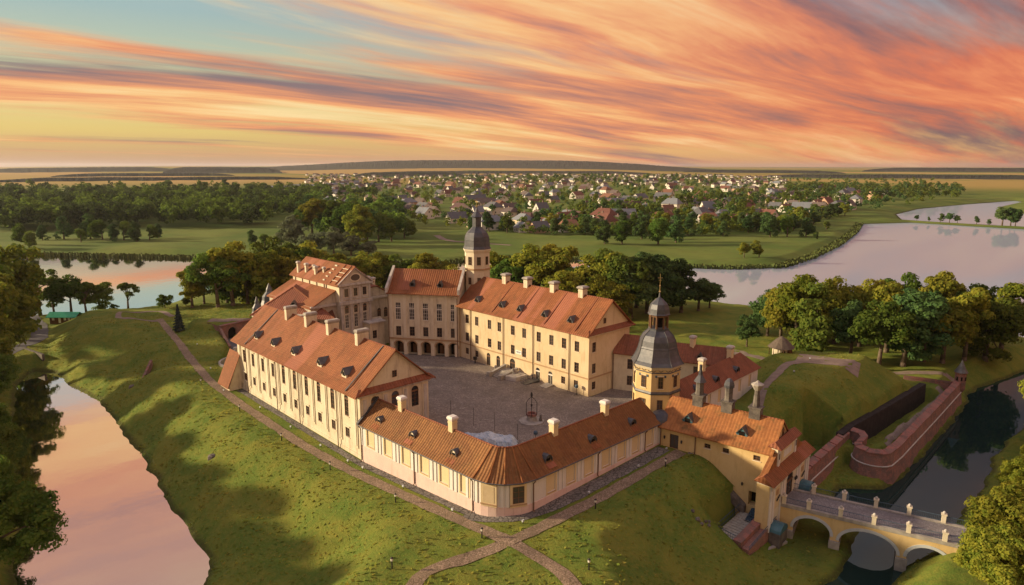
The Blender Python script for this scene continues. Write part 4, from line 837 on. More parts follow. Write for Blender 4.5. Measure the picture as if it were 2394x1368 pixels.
for k in range(8):
    t_ = ph+2*math.pi*k/8; pr = [(4.55, 12.08), (4.1, 12.63), (3.65, 13.53), (3.3, 14.63), (3.2, 15.03), (3.05, 15.93), (2.6, 16.83), (1.75, 17.63)]
    m = MB()
    for (r0, z0), (r1, z1) in zip(pr, pr[1:]): m.tube((tx+r0*math.cos(t_), ty+r0*math.sin(t_), z0), (tx+r1*math.cos(t_), ty+r1*math.sin(t_), z1), 0.07, 5)
    m.build('seam', 'zinc', dm)
lt = MB(); rl = 1.5
for k in range(8):
    t_ = ph+2*math.pi*k/8; x, y = tx+rl*math.cos(t_), ty+rl*math.sin(t_); MB().tube((x, y, 17.7), (x, y, 20.3), 0.17, 6).build('lantern_post', 'wood', gt)
MB().lathe(tx, ty, [(rl+.25, 17.702), (rl+.25, 17.95), (rl-.15, 18.1)], 8, ph).build('lantern_base', 'lead', gt); MB().lathe(tx, ty, [(rl+.1, 19.95), (rl+.12, 20.35)], 8, ph).build('lantern_ring', 'wood', gt)
MB().lathe(tx, ty, [(0.75, 18.1), (0.75, 19.9)], 8, ph).build('bell_housing', 'dark_interior', gt)
MB().lathe(tx, ty, [(1.95, 20.352), (1.8, 20.6), (1.72, 21.3), (1.45, 22.1), (0.8, 22.75), (0.2, 23.2), (0.1, 24.0)], 8, ph).build('cupola', 'lead', gt)
f_ = MB().lathe(tx, ty, [(0.07, 24.002), (0.22, 24.15), (0.07, 24.35), (0.06, 25.0), (0.16, 25.15), (0.05, 25.3), (0.045, 27.2)], 8).build('finial', 'gilt', gt)
c45 = (math.cos(R(46.5)), math.sin(R(46.5)))
for z, w_ in ((26.5, 0.4), (26.1, 0.25)): MB().tube((tx-c45[0]*w_, ty-c45[1]*w_, z), (tx+c45[0]*w_, ty+c45[1]*w_, z), 0.045, 5).build('cross_bar', 'gilt', f_)
oct_windows(gt, tx, ty, RT, ph, (8.3,), 0.85, 2.0, range(8)); oct_windows(gt, tx, ty, RT, ph, (4.2,), 0.95, 2.1, range(8))
for k in range(8):
    an = ph+2*math.pi*(k+.5)/8; ap_ = RT*math.cos(math.pi/8); T = (tx+ap_*math.cos(an), ty+ap_*math.sin(an), math.degrees(an)+90)
    for dxx in (-0.75, 0.75): MB(T).prism([(dxx-.16, -0.06), (dxx+.16, -0.06), (dxx+.16, 0), (dxx-.16, 0)], 10.2, 10.6).build('frieze_ornament', 'blue_steel', gt)
    MB(T).box(-0.55, 0.55, -0.12, -.002, 10.4, 10.52).build('window_hood', 'trim_cream', gt)
    m = MB(T)
    for dxx in (-1.2, 0.0, 1.2): m.tube((dxx-.4, -0.05, 11.45), (dxx, -0.05, 11.2), 0.05, 4).tube((dxx, -0.05, 11.2), (dxx+.4, -0.05, 11.45), 0.05, 4)
    m.build('festoon', 'zinc', gt)
nb = thing('tower_porch', 'white rounded porch with dark half-dome at the foot of the gate tower', 'porch', (-59.6, 91.2, 0))
MB().lathe(-60.2, 91.2, [(1.6, -0.3), (1.6, 3.7)], 14).build('wall', 'plaster_white', nb); MB().lathe(-60.2, 91.2, [(1.9, 3.7), (1.8, 4.1), (1.3, 4.8), (0.5, 5.2), (0.05, 5.3)], 14).build('roof', 'lead', nb, smooth=False)

# ------------------------------------------------------------------ castle: low gallery with rounded corner
G = thing('corner_gallery', 'low pink and white gallery bending round the courtyard corner under brown tiles', 'building', (-66, 58, -1.4))
GA0, GA1 = (-92.6, 53.85), (-65.7, 54.95); GB0, GB1 = (-59.5, 60.6), (-59.5, 89.9)
gd = math.degrees(math.atan2(GA1[1]-GA0[1], GA1[0]-GA0[0])); GLn = math.hypot(GA1[0]-GA0[0], GA1[1]-GA0[1])
SL = [2.65, 7.4, 12.0, 16.45, 20.9, 25.3]; SR = [3.4, 7.5, 11.4, 15.45, 19.2, 22.75, 26.55]
arc = []
c0 = (-65.45, 60.85); rr = 5.93
for k in range(0, 9):
    t_ = R(-87.8+ (87.8)*k/8); arc.append((c0[0]+rr*math.cos(t_), c0[1]+rr*math.sin(t_)))
wall = MB(); blank = lambda s_, z, w_, h_: dict(s=s_, z=z, w=w_, h=h_, blank=1, depth=0.18)
ZE = 3.75
facade(wall, G, GA0, GA1, 0.1, ZE, [blank(s_, 0.55, 1.75, 2.85) for s_ in SL])
facade(wall, G, GB0, GB1, 0.1, ZE, [blank(s_, 0.55, 1.55, 2.85) for s_ in SR])
facade(wall, G, GA1, arc[0], 0.1, ZE, [])
for k in range(8):
    p_, q_ = arc[k], arc[k+1]; wn = []
    sl = math.hypot(q_[0]-p_[0], q_[1]-p_[1])
    facade(wall, G, p_, q_, 0.1, ZE, wn)
facade(wall, G, (-65.9, 89.9), (-65.9, 61.6), -0.5, ZE, [dict(s=3+4*i, z=0.8, w=1.3, h=2.0) for i in range(7)]); facade(wall, G, (-65.9, 61.6), (-92.6, 60.9), -0.5, ZE, [dict(s=3+4*i, z=0.8, w=1.3, h=2.0) for i in range(6)])
wall.poly([(-92.6, 53.85, ZE), (-92.6, 60.9, ZE), (-92.6, 57.4, 7.0)]); wall.build('wall', 'plaster_white', G)
pl = MB()
def plinth(p_, q_, z0):
    d = Vector((q_[0]-p_[0], q_[1]-p_[1])).normalized(); n = Vector((d.y, -d.x))*0.07
    pl.poly([(p_[0]+n.x, p_[1]+n.y, z0), (q_[0]+n.x, q_[1]+n.y, z0), (q_[0]+n.x, q_[1]+n.y, 0.1), (p_[0]+n.x, p_[1]+n.y, 0.1)]); pl.poly([(p_[0]+n.x, p_[1]+n.y, 0.1), (q_[0]+n.x, q_[1]+n.y, 0.1), (q_[0], q_[1], 0.16), (p_[0], p_[1], 0.16)])
plinth(GA0, GA1, -3.4); plinth(GA1, arc[0], -3.0)
for k in range(8): plinth(arc[k], arc[k+1], -2.6)
plinth(GB0, GB1, -2.0); pl.build('plinth', 'plaster_pink', G)
# blind and glazed bay in the rounded corner
for fr, kind in ((0.26, 'blind_window'), (0.70, 'window')):
    t_ = R(-87.8+87.8*fr); nrm = (math.cos(t_), math.sin(t_)); T = (c0[0]+nrm[0]*(rr-.02), c0[1]+nrm[1]*(rr-.02), math.degrees(t_)+90)
    o = MB(T).box(-1.15, 1.15, -0.16, 0.05, 0.15, 3.45).build('window_surround', 'panel_cream', G)
    if kind == 'window':
        MB(T).box(-0.78, 0.78, -0.19, -.162, 0.75, 3.05).build('pane', 'window_glass', o)
        for x in (-0.8, -0.03, 0.74): MB(T).box(x, x+0.06, -0.22, -.192, 0.72, 3.08).build('frame', 'frame_brown', o)
        for z in (0.70, 1.5, 2.3, 3.03): MB(T).box(-0.8, 0.8, -0.215, -.193, z, z+0.06).build('frame', 'frame_brown', o)
    else: MB(T).box(-0.8, 0.8, -0.19, -.162, 0.75, 3.05).build('panel', 'plaster_yellow', o)
    MB(T).box(-1.2, 1.2, -0.26, -.164, 0.38, 0.55).build('sill', 'trim_brown', o)
def gal_dress(p0, ang, SS, Ln, w_):
    T = (p0[0], p0[1], ang)
    for s_ in SS:
        o = MB(T).box(s_-w_/2-.3, s_+w_/2+.3, -0.05, -.002, 0.25, 0.53).build('window_sill', 'panel_cream', G); MB(T).box(s_-w_/2-.05, s_+w_/2+.05, -0.09, -.052, 0.42, 0.52).build('sill_edge', 'trim_brown', o)
        for dxx in (-w_/2-.16, w_/2+.16): MB(T).box(s_+dxx-.14, s_+dxx+.14, -0.05, -.003, 0.54, 3.45).build('window_jamb', 'panel_cream', G)
    mids = [(a+b)/2 for a, b in zip(SS, SS[1:])]+[Ln-0.6]
    for s_ in mids:
        for dxx in (-0.42, 0.42):
            if 0.3 < s_+dxx < Ln-0.2: MB(T).box(s_+dxx-.24, s_+dxx+.24, -0.12, -.002, 0.18, 3.55).build('pilaster', 'plaster_white', G)
gal_dress(GA0, gd, SL, GLn, 1.75); gal_dress(GB0, 90.0, SR, 29.3, 1.55)
for fr in (0.04, 0.46, 0.54, 0.96):
    t_ = R(-87.8+87.8*fr); T = (c0[0]+math.cos(t_)*rr, c0[1]+math.sin(t_)*rr, math.degrees(t_)+90); MB(T).box(-.22, .22, -0.12, 0.03, 0.18, 3.55).build('pilaster', 'plaster_white', G)
# roof in one shell: cross-section swept along the bent plan
path_o, path_r, path_i = [], [], []
nA = Vector((math.sin(R(gd)), -math.cos(R(gd))))
dirA = Vector((math.cos(R(gd)), math.sin(R(gd))))
a0 = Vector(GA0)-dirA*0.25; 
path_o.append(a0+nA*0.45); path_r.append(a0-nA*3.45); path_i.append(a0-nA*7.5)
ang_list = [-87.8, -66, -44, -22, 0]
inner = Vector((-66.3, 61.9)); rc = Vector((-63.0, 58.4))
for t_ in ang_list:
    n_ = Vector((math.cos(R(t_)), math.sin(R(t_)))); cc = Vector(c0); path_o.append(cc+n_*(rr+0.45)); path_r.append(cc+n_*2.5); path_i.append(inner)
path_o.append(Vector((-59.05, 90.1))); path_r.append(Vector((-62.95, 89.0))); path_i.append(Vector((-66.4, 88.0)))
ZR = 7.15; m = MB(); nseg = len(path_o)
for k in range(nseg-1):
    o0, o1, r0, r1, i0, i1 = path_o[k], path_o[k+1], path_r[k], path_r[k+1], path_i[k], path_i[k+1]; m0, m1 = o0.lerp(r0, 0.28), o1.lerp(r1, 0.28)
    m.poly([(o0.x, o0.y, 3.62), (o1.x, o1.y, 3.62), (m1.x, m1.y, 4.42), (m0.x, m0.y, 4.42)]); m.poly([(m0.x, m0.y, 4.42), (m1.x, m1.y, 4.42), (r1.x, r1.y, ZR), (r0.x, r0.y, ZR)])
    if (i0-i1).length > 0.01: m.poly([(r0.x, r0.y, ZR), (r1.x, r1.y, ZR), (i1.x, i1.y, 3.7), (i0.x, i0.y, 3.7)])
    else: m.poly([(r0.x, r0.y, ZR), (r1.x, r1.y, ZR), (i1.x, i1.y, 3.7)])
    m.poly([(o1.x, o1.y, 3.62), (o0.x, o0.y, 3.62), (o0.x, o0.y, 3.45), (o1.x, o1.y, 3.45)]); ow0, ow1 = o0.lerp(r0, 0.13), o1.lerp(r1, 0.13)
    m.poly([(o0.x, o0.y, 3.45), (ow0.x, ow0.y, 3.55), (ow1.x, ow1.y, 3.55), (o1.x, o1.y, 3.45)])
e = nseg-1; m.poly([(path_o[e].x, path_o[e].y, 3.5), (path_r[e].x, path_r[e].y, ZR), (path_i[e].x, path_i[e].y, 3.6)])
m.build('roof', 'tile_brown', G, uv=True)
for k in range(1, nseg-1):
    o0, r0 = path_o[k], path_r[k]; m0 = o0.lerp(r0, 0.28); MB().tube((o0.x, o0.y, 3.70), (m0.x, m0.y, 4.5), 0.10, 5).tube((m0.x, m0.y, 4.5), (r0.x, r0.y, ZR+.05), 0.10, 5).build('hip_ridge', 'tile_gate', G, uv=True)
for k in range(nseg-1):
    r0, r1 = path_r[k], path_r[k+1]; MB().tube((r0.x, r0.y, ZR+.03), (r1.x, r1.y, ZR+.03), 0.13, 5).build('ridge_cap', 'tile_red', G, uv=True)
MB().prism([(GA0[0]-.35, GA0[1]-.5), (GA0[0]+.1, GA0[1]-.5), (GA0[0]+.1, GA0[1]+3.6), (GA0[0]-.35, GA0[1]+3.6)], [3.6, 3.6, 7.1, 7.1], [3.95, 3.95, 7.5, 7.5]).build('verge', 'lead', G)
gut = MB()
for k in range(nseg-1): gut.tube((path_o[k].x, path_o[k].y, 3.56), (path_o[k+1].x, path_o[k+1].y, 3.56), 0.09, 6)
gut.build('gutter', 'zinc', G)
onA = lambda s_, d: (GA0[0]+dirA.x*s_+nA.x*d, GA0[1]+dirA.y*s_+nA.y*d)
for s_, z0 in ((0.25, -2.6), (14.2, -2.0), (27.1, -1.5)): downpipe(G, onA(s_, 0.02), (nA.x, nA.y), z0, 3.6)
for y, z0 in ((60.3, -1.1), (73.9, -0.5), (85.7, -0.1)): downpipe(G, (-59.48, y), (1, 0), z0, 3.6)
for s_ in (3.7, 12.4, 21.9): p_ = onA(s_, -1.05); dormer(G, p_[0], p_[1], 4.55, R(gd), 1.35, 1.1, 2.1, 'zinc', True); q_ = onA(s_, -.45); MB((q_[0], q_[1], gd)).prism([(-.85, -.5), (.85, -.5), (.85, .75), (-.85, .75)], [3.95, 3.95, 4.4, 4.4], [4.02, 4.02, 4.78, 4.78]).build('apron_flashing', 'tile_orange', G, uv=True)
for y in (64.3, 74.0, 83.8): dormer(G, -60.45, y, 4.5, R(90), 1.35, 1.1, 2.1, 'zinc', True, 'zinc'); MB((-59.9, y, 90)).prism([(-.85, -.45), (.85, -.45), (.85, .75), (-.85, .75)], [3.95, 3.95, 4.4, 4.4], [4.02, 4.02, 4.74, 4.74]).build('apron_flashing', 'tile_orange', G, uv=True)
for s_ in (6.7, 18.9): p_ = onA(s_, -3.5); chimney(G, p_[0]-.48, p_[0]+.48, p_[1]-.48, p_[1]+.48, 6.2, 9.1, 'panel_cream', 'plaster_white')
for y in (68.0, 79.7): chimney(G, -63.4, -62.44, y-.48, y+.48, 6.2, 9.0, 'panel_cream', 'plaster_white')

# ------------------------------------------------------------------ castle: rear gallery
F = thing('rear_gallery', 'low white rear gallery with dark red hipped roof behind the gate tower', 'building', (-68, 115, 0))
wall = MB()
facade(wall, F, (-61.2, 100.0), (-62.6, 129.6), -1.5, 4.1, [dict(s=9.0, z=0.7, w=1.2, h=2.6, blank=1), dict(s=13.0, z=0.7, w=1.2, h=2.6, blank=1), dict(s=17.0, z=0.7, w=1.2, h=2.6, blank=1), dict(s=21.5, z=0.7, w=1.2, h=2.6, blank=1), dict(s=26.0, z=0.7, w=1.2, h=2.6, blank=1)])
facade(wall, F, (-62.6, 129.6), (-68.2, 129.0), -1.5, 4.1, []); facade(wall, F, (-68.2, 129.0), (-66.0, 100.0), -1.5, 4.1, []); wall.build('wall', 'plaster_white', F)
m = MB(); o0, o1, i0, i1 = (-60.6, 98.5), (-62.1, 130.2), (-66.6, 98.5), (-68.8, 129.6); ra, rb = (-63.5, 98.5), (-65.2, 126.6)
for a, b, c, d in ((o0, o1, rb, ra), (i1, i0, ra, rb)): m.poly([(a[0], a[1], 3.95), (b[0], b[1], 3.95), (c[0], c[1], 7.3), (d[0], d[1], 7.3)])
m.poly([o1+(3.95,), i1+(3.95,), rb+(7.3,)]); m.poly([o0+(3.95,), ra+(7.3,), i0+(3.95,)]); m.poly([o0+(3.94,), i0+(3.94,), i1+(3.94,), o1+(3.94,)]); m.build('roof', 'tile_dark', F, uv=True)
for y in (105.0, 112.5, 121.0): dormer(F, -61.6-(y-100)*.05, y, 4.85, R(93), 1.4, 1.1, 2.0, 'zinc', True, 'zinc')
for y, x in ((110.5, -64.4), (122.5, -65.2)): chimney(F, x-.5, x+.5, y-.5, y+.5, 6.4, 9.4, 'panel_cream')
wall = MB(); facade(wall, F, (-81, 115.2), (-66, 121.4), -1.0, 5.6, [dict(s=7.0, z=2.4, w=1.2, h=2.1), dict(s=11.0, z=2.4, w=1.2, h=2.1), dict(s=3.0, z=2.4, w=1.2, h=2.1)]); wall.build('inner_wall', 'plaster_cream', F)
FT = (-81, 115.2, math.degrees(math.atan2(6.2, 15)))
MB(FT).profile(-1, 17.5, [(-0.5, 5.35), (3.0, 8.4), (6.5, 5.35)], 0.2).build('inner_roof', 'tile_dark', F, uv=True)
dx_ = math.cos(R(FT[2])); dy_ = math.sin(R(FT[2]))
dormer(F, -81+dx_*11.5-dy_*0.5, 115.2+dy_*11.5+dx_*0.5, 6.15, R(FT[2]), 1.3, 1.1, 1.8, 'zinc', False, 'zinc'); chimney(F, -73.6, -72.7, 121.0, 121.9, 7.4, 10.2, 'panel_cream')
dk = thing('link_block', 'narrow two-storey link block between palace and gate tower', 'building', (-78, 109, 0))
wall = MB(); facade(wall, dk, (-82.3, 106.4), (-74.5, 109.6), -0.3, 7.9, [dict(s=3.6, z=4.6, w=1.1, h=2.1), dict(s=3.6, z=1.2, w=1.1, h=2.0)]); facade(wall, dk, (-74.5, 109.6), (-77.5, 117), -0.3, 7.9, []); wall.build('wall', 'plaster_cream', dk)
MB((-82.3, 106.4, 22.3)).profile(0.1, 8.8, [(-0.5, 7.75), (3.6, 10.9), (8, 7.75)], 0.2).build('roof', 'tile_dark', dk, uv=True); downpipe(dk, (-82.15, 106.5), (0.38, -0.92), 0, 7.8)

# ------------------------------------------------------------------ gatehouse
GH = (-59.23, 89.82, 8.4); gc, gs = math.cos(R(8.4)), math.sin(R(8.4)); gw = lambda x, y: (GH[0]+x*gc-y*gs, GH[1]+x*gs+y*gc)
gh = thing('gatehouse', 'yellow gatehouse with patchy orange roof and three dark chimneys by the bridge', 'building', gw(9, 4)+(-4.0,))
wall = MB()
facade(wall, gh, gw(0, 0), gw(17.9, 0), -10.2, 3.35, [dict(s=2.4, z=-0.12, w=1.5, h=2.35, name='door', frame='wood', bars=(2, 1), sill=False), dict(s=8.0, z=1.38, w=1.0, h=0.75, bars=(2, 2)), dict(s=10.95, z=1.42, w=1.0, h=0.75, bars=(2, 2)), dict(s=15.7, z=1.5, w=1.05, h=0.8, bars=(2, 2)), dict(s=15.75, z=-5.9, w=1.8, h=2.3, blank=2, depth=1.6)])
facade(wall, gh, gw(17.9, 0), gw(17.9, 8.2), -10.2, 3.35, []); facade(wall, gh, gw(17.9, 8.2), gw(0, 8.2), -10.2, 3.35, []); facade(wall, gh, gw(0, 8.2), gw(0, 0), -10.2, 3.35, [])
wall.setT(GH); 
for x in (0, 17.9): wall.poly([(x, 0, 3.35), (x, 8.2, 3.35), (x, 4.1, 6.95)])
wall.setT(None); wall.build('wall', 'plaster_gate', gh)
MB(GH).profile(-0.35, 18.15, [(-0.65, 3.2), (0.5, 4.0), (4.1, 7.15), (7.7, 4.0), (8.85, 3.2)], 0.2).build('roof', 'tile_gate', gh, uv=True)
MB(GH).box(-0.3, 18.1, 4.0, 4.2, 7.1, 7.25).build('ridge_cap', 'tile_orange', gh, uv=True)
MB(GH).box(0, 17.85, -0.28, -.004, 2.85, 3.2).build('cornice', 'panel_cream', gh)
pw = gw(17.9+0.18, 4.6); put_window(gh, pw[0], pw[1], 4.7, R(98.4), 0.7, 1.2, 'arch', bars=(1, 1), sill=False)
for x in (0.0, 5.95): downpipe(gh, gw(x+.1, 0), (math.sin(R(8.4)), -math.cos(R(8.4))), -0.3, 3.2)
for x in (4.1, 12.9):
    p_ = gw(x, 1.0); dormer(gh, p_[0], p_[1], 4.45, R(8.4), 1.7, 1.3, 2.1, 'zinc', False, 'teal_glass')
def stack(x, kind):
    o = MB(GH).box(x-.85, x+.85, 3.4, 4.9, 6.2, 8.2).build('chimney', 'dark_stone', gh); T = gw(x, 4.15)
    MB(GH).box(x-1.0, x+1.0, 3.25, 5.05, 8.2, 8.45).build('ledge', 'dark_stone', o)
    a_ = R(22.5+8.4)
    if kind == 0: MB().lathe(T[0], T[1], [(.72, 8.45), (.62, 8.9), (.60, 10.3), (.75, 10.6)], 8, a_).build('shaft', 'dark_stone', o); MB().lathe(T[0], T[1], [(1.0, 10.6), (.85, 10.9), (.35, 11.7), (.28, 12.3), (.22, 12.6), (.25, 13.4)], 8, a_).build('hood', 'lead', o)
    elif kind == 1: MB().lathe(T[0], T[1], [(.75, 8.45), (.6, 8.8), (.62, 10.6)], 8, a_).build('shaft', 'dark_stone', o); MB().lathe(T[0], T[1], [(.78, 10.6), (.8, 11.0), (.62, 11.6), (.3, 12.0), (.05, 12.1)], 8, a_).build('hood', 'lead', o)
    else: MB().lathe(T[0], T[1], [(.6, 8.45), (.5, 8.8), (.46, 10.2), (.4, 10.25), (.38, 11.0)], 8, a_).build('shaft', 'dark_stone', o); MB().lathe(T[0], T[1], [(.4, 11.0), (.95, 11.9), (.95, 12.05), (.4, 12.3), (.1, 12.6)], 8, a_).build('hood', 'stone', o)
stack(4.6, 0); stack(9.4, 1); stack(13.8, 2)
for s_, z in ((0.9, 1.6), (3.85, 1.5), (13.9, -2.6)):
    o = MB(GH).tube((s_, -0.05, z), (s_, -0.35, z+.1), 0.04).build('wall_lamp', 'iron', gh)
    MB(GH).lathe(s_, -0.42, [(0.05, z+.25), (0.17, z+.1), (0.13, z-.25), (0.03, z-.32)], 6).build('lamp_body', 'iron', o)
# gate front facing the bridge
fd = R(95); FO = (-39.7, 88.4); FTt = (FO[0], FO[1], 95.0); fw = lambda s_, d=0: (FO[0]+math.cos(fd)*s_+math.sin(fd)*d, FO[1]+math.sin(fd)*s_-math.cos(fd)*d)
gf = thing('gate_building', 'white pilastered gate front with arched doorway and tiled copings at the bridge', 'gate', fw(8.3)+(-4.4,))
wall = MB(); FWd = 16.6
GZ = 0.3
facade(wall, gf, fw(0), fw(FWd), -10.3, GZ, [dict(s=8.3, z=-4.4, w=2.7, h=3.9, style='arch', name='gate_door', frame='wood', bars=(2, 1), sill=False, depth=0.5)], 0.5)
wall.setT(FTt); TH = 1.9
wall.poly([(0, 0, -10.3), (0, 0, GZ), (0, TH, GZ), (0, TH, -10.3)]); wall.poly([(FWd, 0, -10.3), (FWd, TH, -10.3), (FWd, TH, GZ), (FWd, 0, GZ)]); wall.poly([(0, TH, -10.3), (0, TH, GZ), (FWd, TH, GZ), (FWd, TH, -10.3)]); wall.poly([(0, 0, GZ), (FWd, 0, GZ), (FWd, TH, GZ), (0, TH, GZ)])
wall.setT(None); wall.build('wall', 'trim_cream', gf)
MB(FTt).box(-.06, -.004, .02, TH-.02, -10.2, GZ-.35).build('end_wall', 'plaster_gate', gf)
for s_ in (0.55, 1.5, 4.6, 5.5, 11.1, 12.0, 15.1, 16.05):
    o = MB(FTt).box(s_-.3, s_+.3, -0.2, -.003, -7.2, -.25).build('pilaster', 'plaster_white', gf); MB(FTt).box(s_-.38, s_+.38, -0.3, -.202, -.75, -.25).build('capital', 'trim_stone', o)
for s_ in (3.05, 13.55):
    o = MB(FTt).box(s_-.85, s_+.85, -0.08, -.003, -4.4, -1.2).build('niche_panel', 'panel_cream', gf); MB(FTt).tube((s_-.5, -.25, -3.1), (s_+.6, -.25, -2.5), 0.1).build('bracket', 'iron', o); MB(FTt).box(s_-.5, s_+.5, -0.13, -.082, -2.3, -1.5).build('relief', 'trim_brown', o)
for s_ in (9.9, 10.4): MB(FTt).lathe(s_, -.3, [(.05, -1.9), (.17, -2.0), (.14, -2.4), (.04, -2.5)], 6).build('lamp', 'iron', gf)
cop = MB(FTt); cop.poly([(-.6, -0.8, GZ-.05), (FWd+.6, -0.8, GZ-.05), (FWd+.4, 0.9, GZ+1.15), (-.4, 0.9, GZ+1.15)]).poly([(-.4, .9, GZ+1.15), (FWd+.4, .9, GZ+1.15), (FWd+.4, TH+.3, GZ+.2), (-.4, TH+.3, GZ+.2)]).poly([(-.6, -.8, GZ-.05), (-.4, .9, GZ+1.15), (-.4, TH+.3, GZ+.2)]).poly([(FWd+.6, -.8, GZ-.05), (FWd+.4, TH+.3, GZ+.2), (FWd+.4, .9, GZ+1.15)]).poly([(-.6, -.8, GZ-.06), (-.4, TH+.3, GZ+.1), (FWd+.4, TH+.3, GZ+.1), (FWd+.6, -.8, GZ-.06)]); cop.build('coping_roof', 'tile_orange', gf, uv=True)
MB(FTt).box(-.2, FWd+.2, -0.5, -.005, GZ-.4, GZ-.07).build('cornice', 'trim_stone', gf)
up = MB(FTt).box(4.4, 12.2, 0.75, 1.7, GZ+.9, 4.1).build('attic_storey', 'trim_cream', gf)
MB(FTt).box(6.0, 10.6, 0.67, 0.75-.002, 1.6, 3.5).build('sign_panel', 'panel_cream', up); MB(FTt).box(6.7, 9.9, 0.63, 0.668, 2.0, 3.1).build('relief', 'plaster_white', up)
for s_ in (4.85, 11.75): MB(FTt).box(s_-.33, s_+.33, 0.62, 0.75-.002, 1.2, 3.9).build('pilaster', 'plaster_white', up); MB(FTt).box(s_-.16, s_+.16, 0.60, 0.618, 2.3, 3.2).build('slit', 'dark_interior', up)
cop = MB(FTt); cop.poly([(3.9, 0.1, 4.1), (12.7, 0.1, 4.1), (12.4, 1.2, 5.05), (4.2, 1.2, 5.05)]).poly([(4.2, 1.2, 5.05), (12.4, 1.2, 5.05), (12.7, 2.1, 4.3), (3.9, 2.1, 4.3)]).poly([(3.9, .1, 4.09), (3.9, 2.1, 4.2), (12.7, 2.1, 4.2), (12.7, .1, 4.09)]).poly([(3.9, .1, 4.1), (4.2, 1.2, 5.05), (3.9, 2.1, 4.3)]).poly([(12.7, .1, 4.1), (12.7, 2.1, 4.3), (12.4, 1.2, 5.05)]); cop.build('attic_coping', 'tile_red', gf, uv=True)
for s0, s1 in ((0.1, 4.4), (16.5, 12.2)):
    MB(FTt).prism([(s0, .8), (s1, .8), (s1, 1.7), (s0, 1.7)] if s0 < s1 else [(s1, .8), (s0, .8), (s0, 1.7), (s1, 1.7)], GZ+.3, [GZ+.6, 3.4, 3.4, GZ+.6] if s0 < s1 else [3.4, GZ+.6, GZ+.6, 3.4]).build('scroll_wall', 'tile_gate', gf, uv=True)
# stepped footing along the slope
m = MB(GH); ln = [(5.0, -0.1), (7.6, -0.4), (9.6, -1.8), (11.4, -3.5), (13.1, -4.8), (14.6, -6.0)]
for (a, za), (b, zb) in zip(ln, ln[1:]): m.prism([(a, -1.0), (b, -1.0), (b, -.01), (a, -.01)], [za-1.5, zb-1.5, zb-1.5, za-1.5], [za-.25, zb-.25, zb+.1, za+.1])
tag(m.build('stone_footing', 'dark_stone', base=gw(9, -0.5)+(-3,)), 'dark stone footing stepping down the slope along the gatehouse wall', 'footing')

# ------------------------------------------------------------------ bridge
BD = 16.0; BO = (-40.0, 92.9); BT = (BO[0], BO[1], BD); BW = 5.8; DZ = -4.4
br = thing('stone_bridge', 'yellow three-arched bridge with stone posts and railings crossing the moat', 'bridge', (-30, 99, -10))
ARCH = [(2.0, 7.0, -5.5), (8.2, 15.4, -5.55), (16.6, 21.6, -5.75), (22.8, 27.8, -5.95)]; BLn = 36.0
def under(s_):
    for a, b, cr in ARCH:
        if a < s_ < b: m_, r_ = (a+b)/2, (b-a)/2; sp = cr-(2.3 if r_ > 3 else 2.0); return sp+(cr-sp)*math.sqrt(max(0, 1-((s_-m_)/r_)**2))
    return -11.5
ss = sorted(set([0, BLn]+[k*0.6 for k in range(int(BLn/.6))]+[v_ for a, b, c in ARCH for v_ in (a, a+.002, a+.15, a+.4, b-.4, b-.15, b-.002, b)]))
m = MB(BT)
for s0, s1 in zip(ss, ss[1:]):
    u0, u1 = under(s0+1e-6 if s0+1e-6 < s1 else s0), under(s1-1e-6)
    for y, fl in ((0, 1), (BW, -1)): m.poly([(s0, y, u0), (s1, y, u1), (s1, y, DZ-.02), (s0, y, DZ-.02)][::fl])
    m.poly([(s0, 0, u0), (s0, BW, u0), (s1, BW, u1), (s1, 0, u1)])
m.build('arched_wall', 'plaster_gate', br)
for a, b, cr in ARCH:
    m_, r_ = (a+b)/2, (b-a)/2; sp = cr-(2.3 if r_ > 3 else 2.0); hh = cr-sp
    for y, o_ in ((-0.09, 1), (BW+.09, -1)):
        m = MB(BT); n = 16
        for k in range(n):
            t0, t1 = math.pi*k/n, math.pi*(k+1)/n
            pts = [(m_+(r_+d)*math.cos(t_), sp+(hh+d)*math.sin(t_)) for d, t_ in ((0.0, t0), (0.42, t0), (0.42, t1), (0.0, t1))]
            m.poly([(x, y, z) for x, z in pts]); m.poly([(pts[1][0], y, pts[1][1]), (pts[1][0], y+.1*o_, pts[1][1]), (pts[2][0], y+.1*o_, pts[2][1]), (pts[2][0], y, pts[2][1])])
            m.poly([(pts[0][0], y, pts[0][1]), (pts[3][0], y, pts[3][1]), (pts[3][0], y+.1*o_, pts[3][1]), (pts[0][0], y+.1*o_, pts[0][1])])
        m.build('arch_ring', 'arch_trim', br)
for a, b in ((0.0, 2.0), (7.0, 8.2), (15.4, 16.6), (21.6, 22.8)): MB(BT).box(a+.01-.12, b-.01+.12, -0.32, BW+.32, -11.5, -8.1).build('pier', 'stone', br)
MB(BT).box(-0.4, BLn, 0.35, BW-.35, DZ-.018, DZ+.05).build('deck', 'bridge_pave', br)
for y in (-0.12, BW-.38): MB(BT).box(0, BLn, y, y+.5, DZ-.3, DZ+.22).build('kerb', 'stone', br)
def railpost(s_, y):
    o = MB(BT).box(s_-.27, s_+.27, y-.27, y+.27, DZ+.22, DZ+1.35).build('post', 'trim_cream', br); MB(BT).box(s_-.36, s_+.36, y-.36, y+.36, DZ+1.35, DZ+1.5).build('post_cap', 'trim_cream', o)
    c_ = MB(BT).lathe(s_, y, [(.16, DZ+1.5), (.24, DZ+1.62), (.18, DZ+1.8), (.05, DZ+1.9)], 8).build('finial', 'trim_stone', o)
RS = [0.5, 3.9, 8.1, 12.3, 16.5, 20.7, 24.9, 29.1, 33.3]
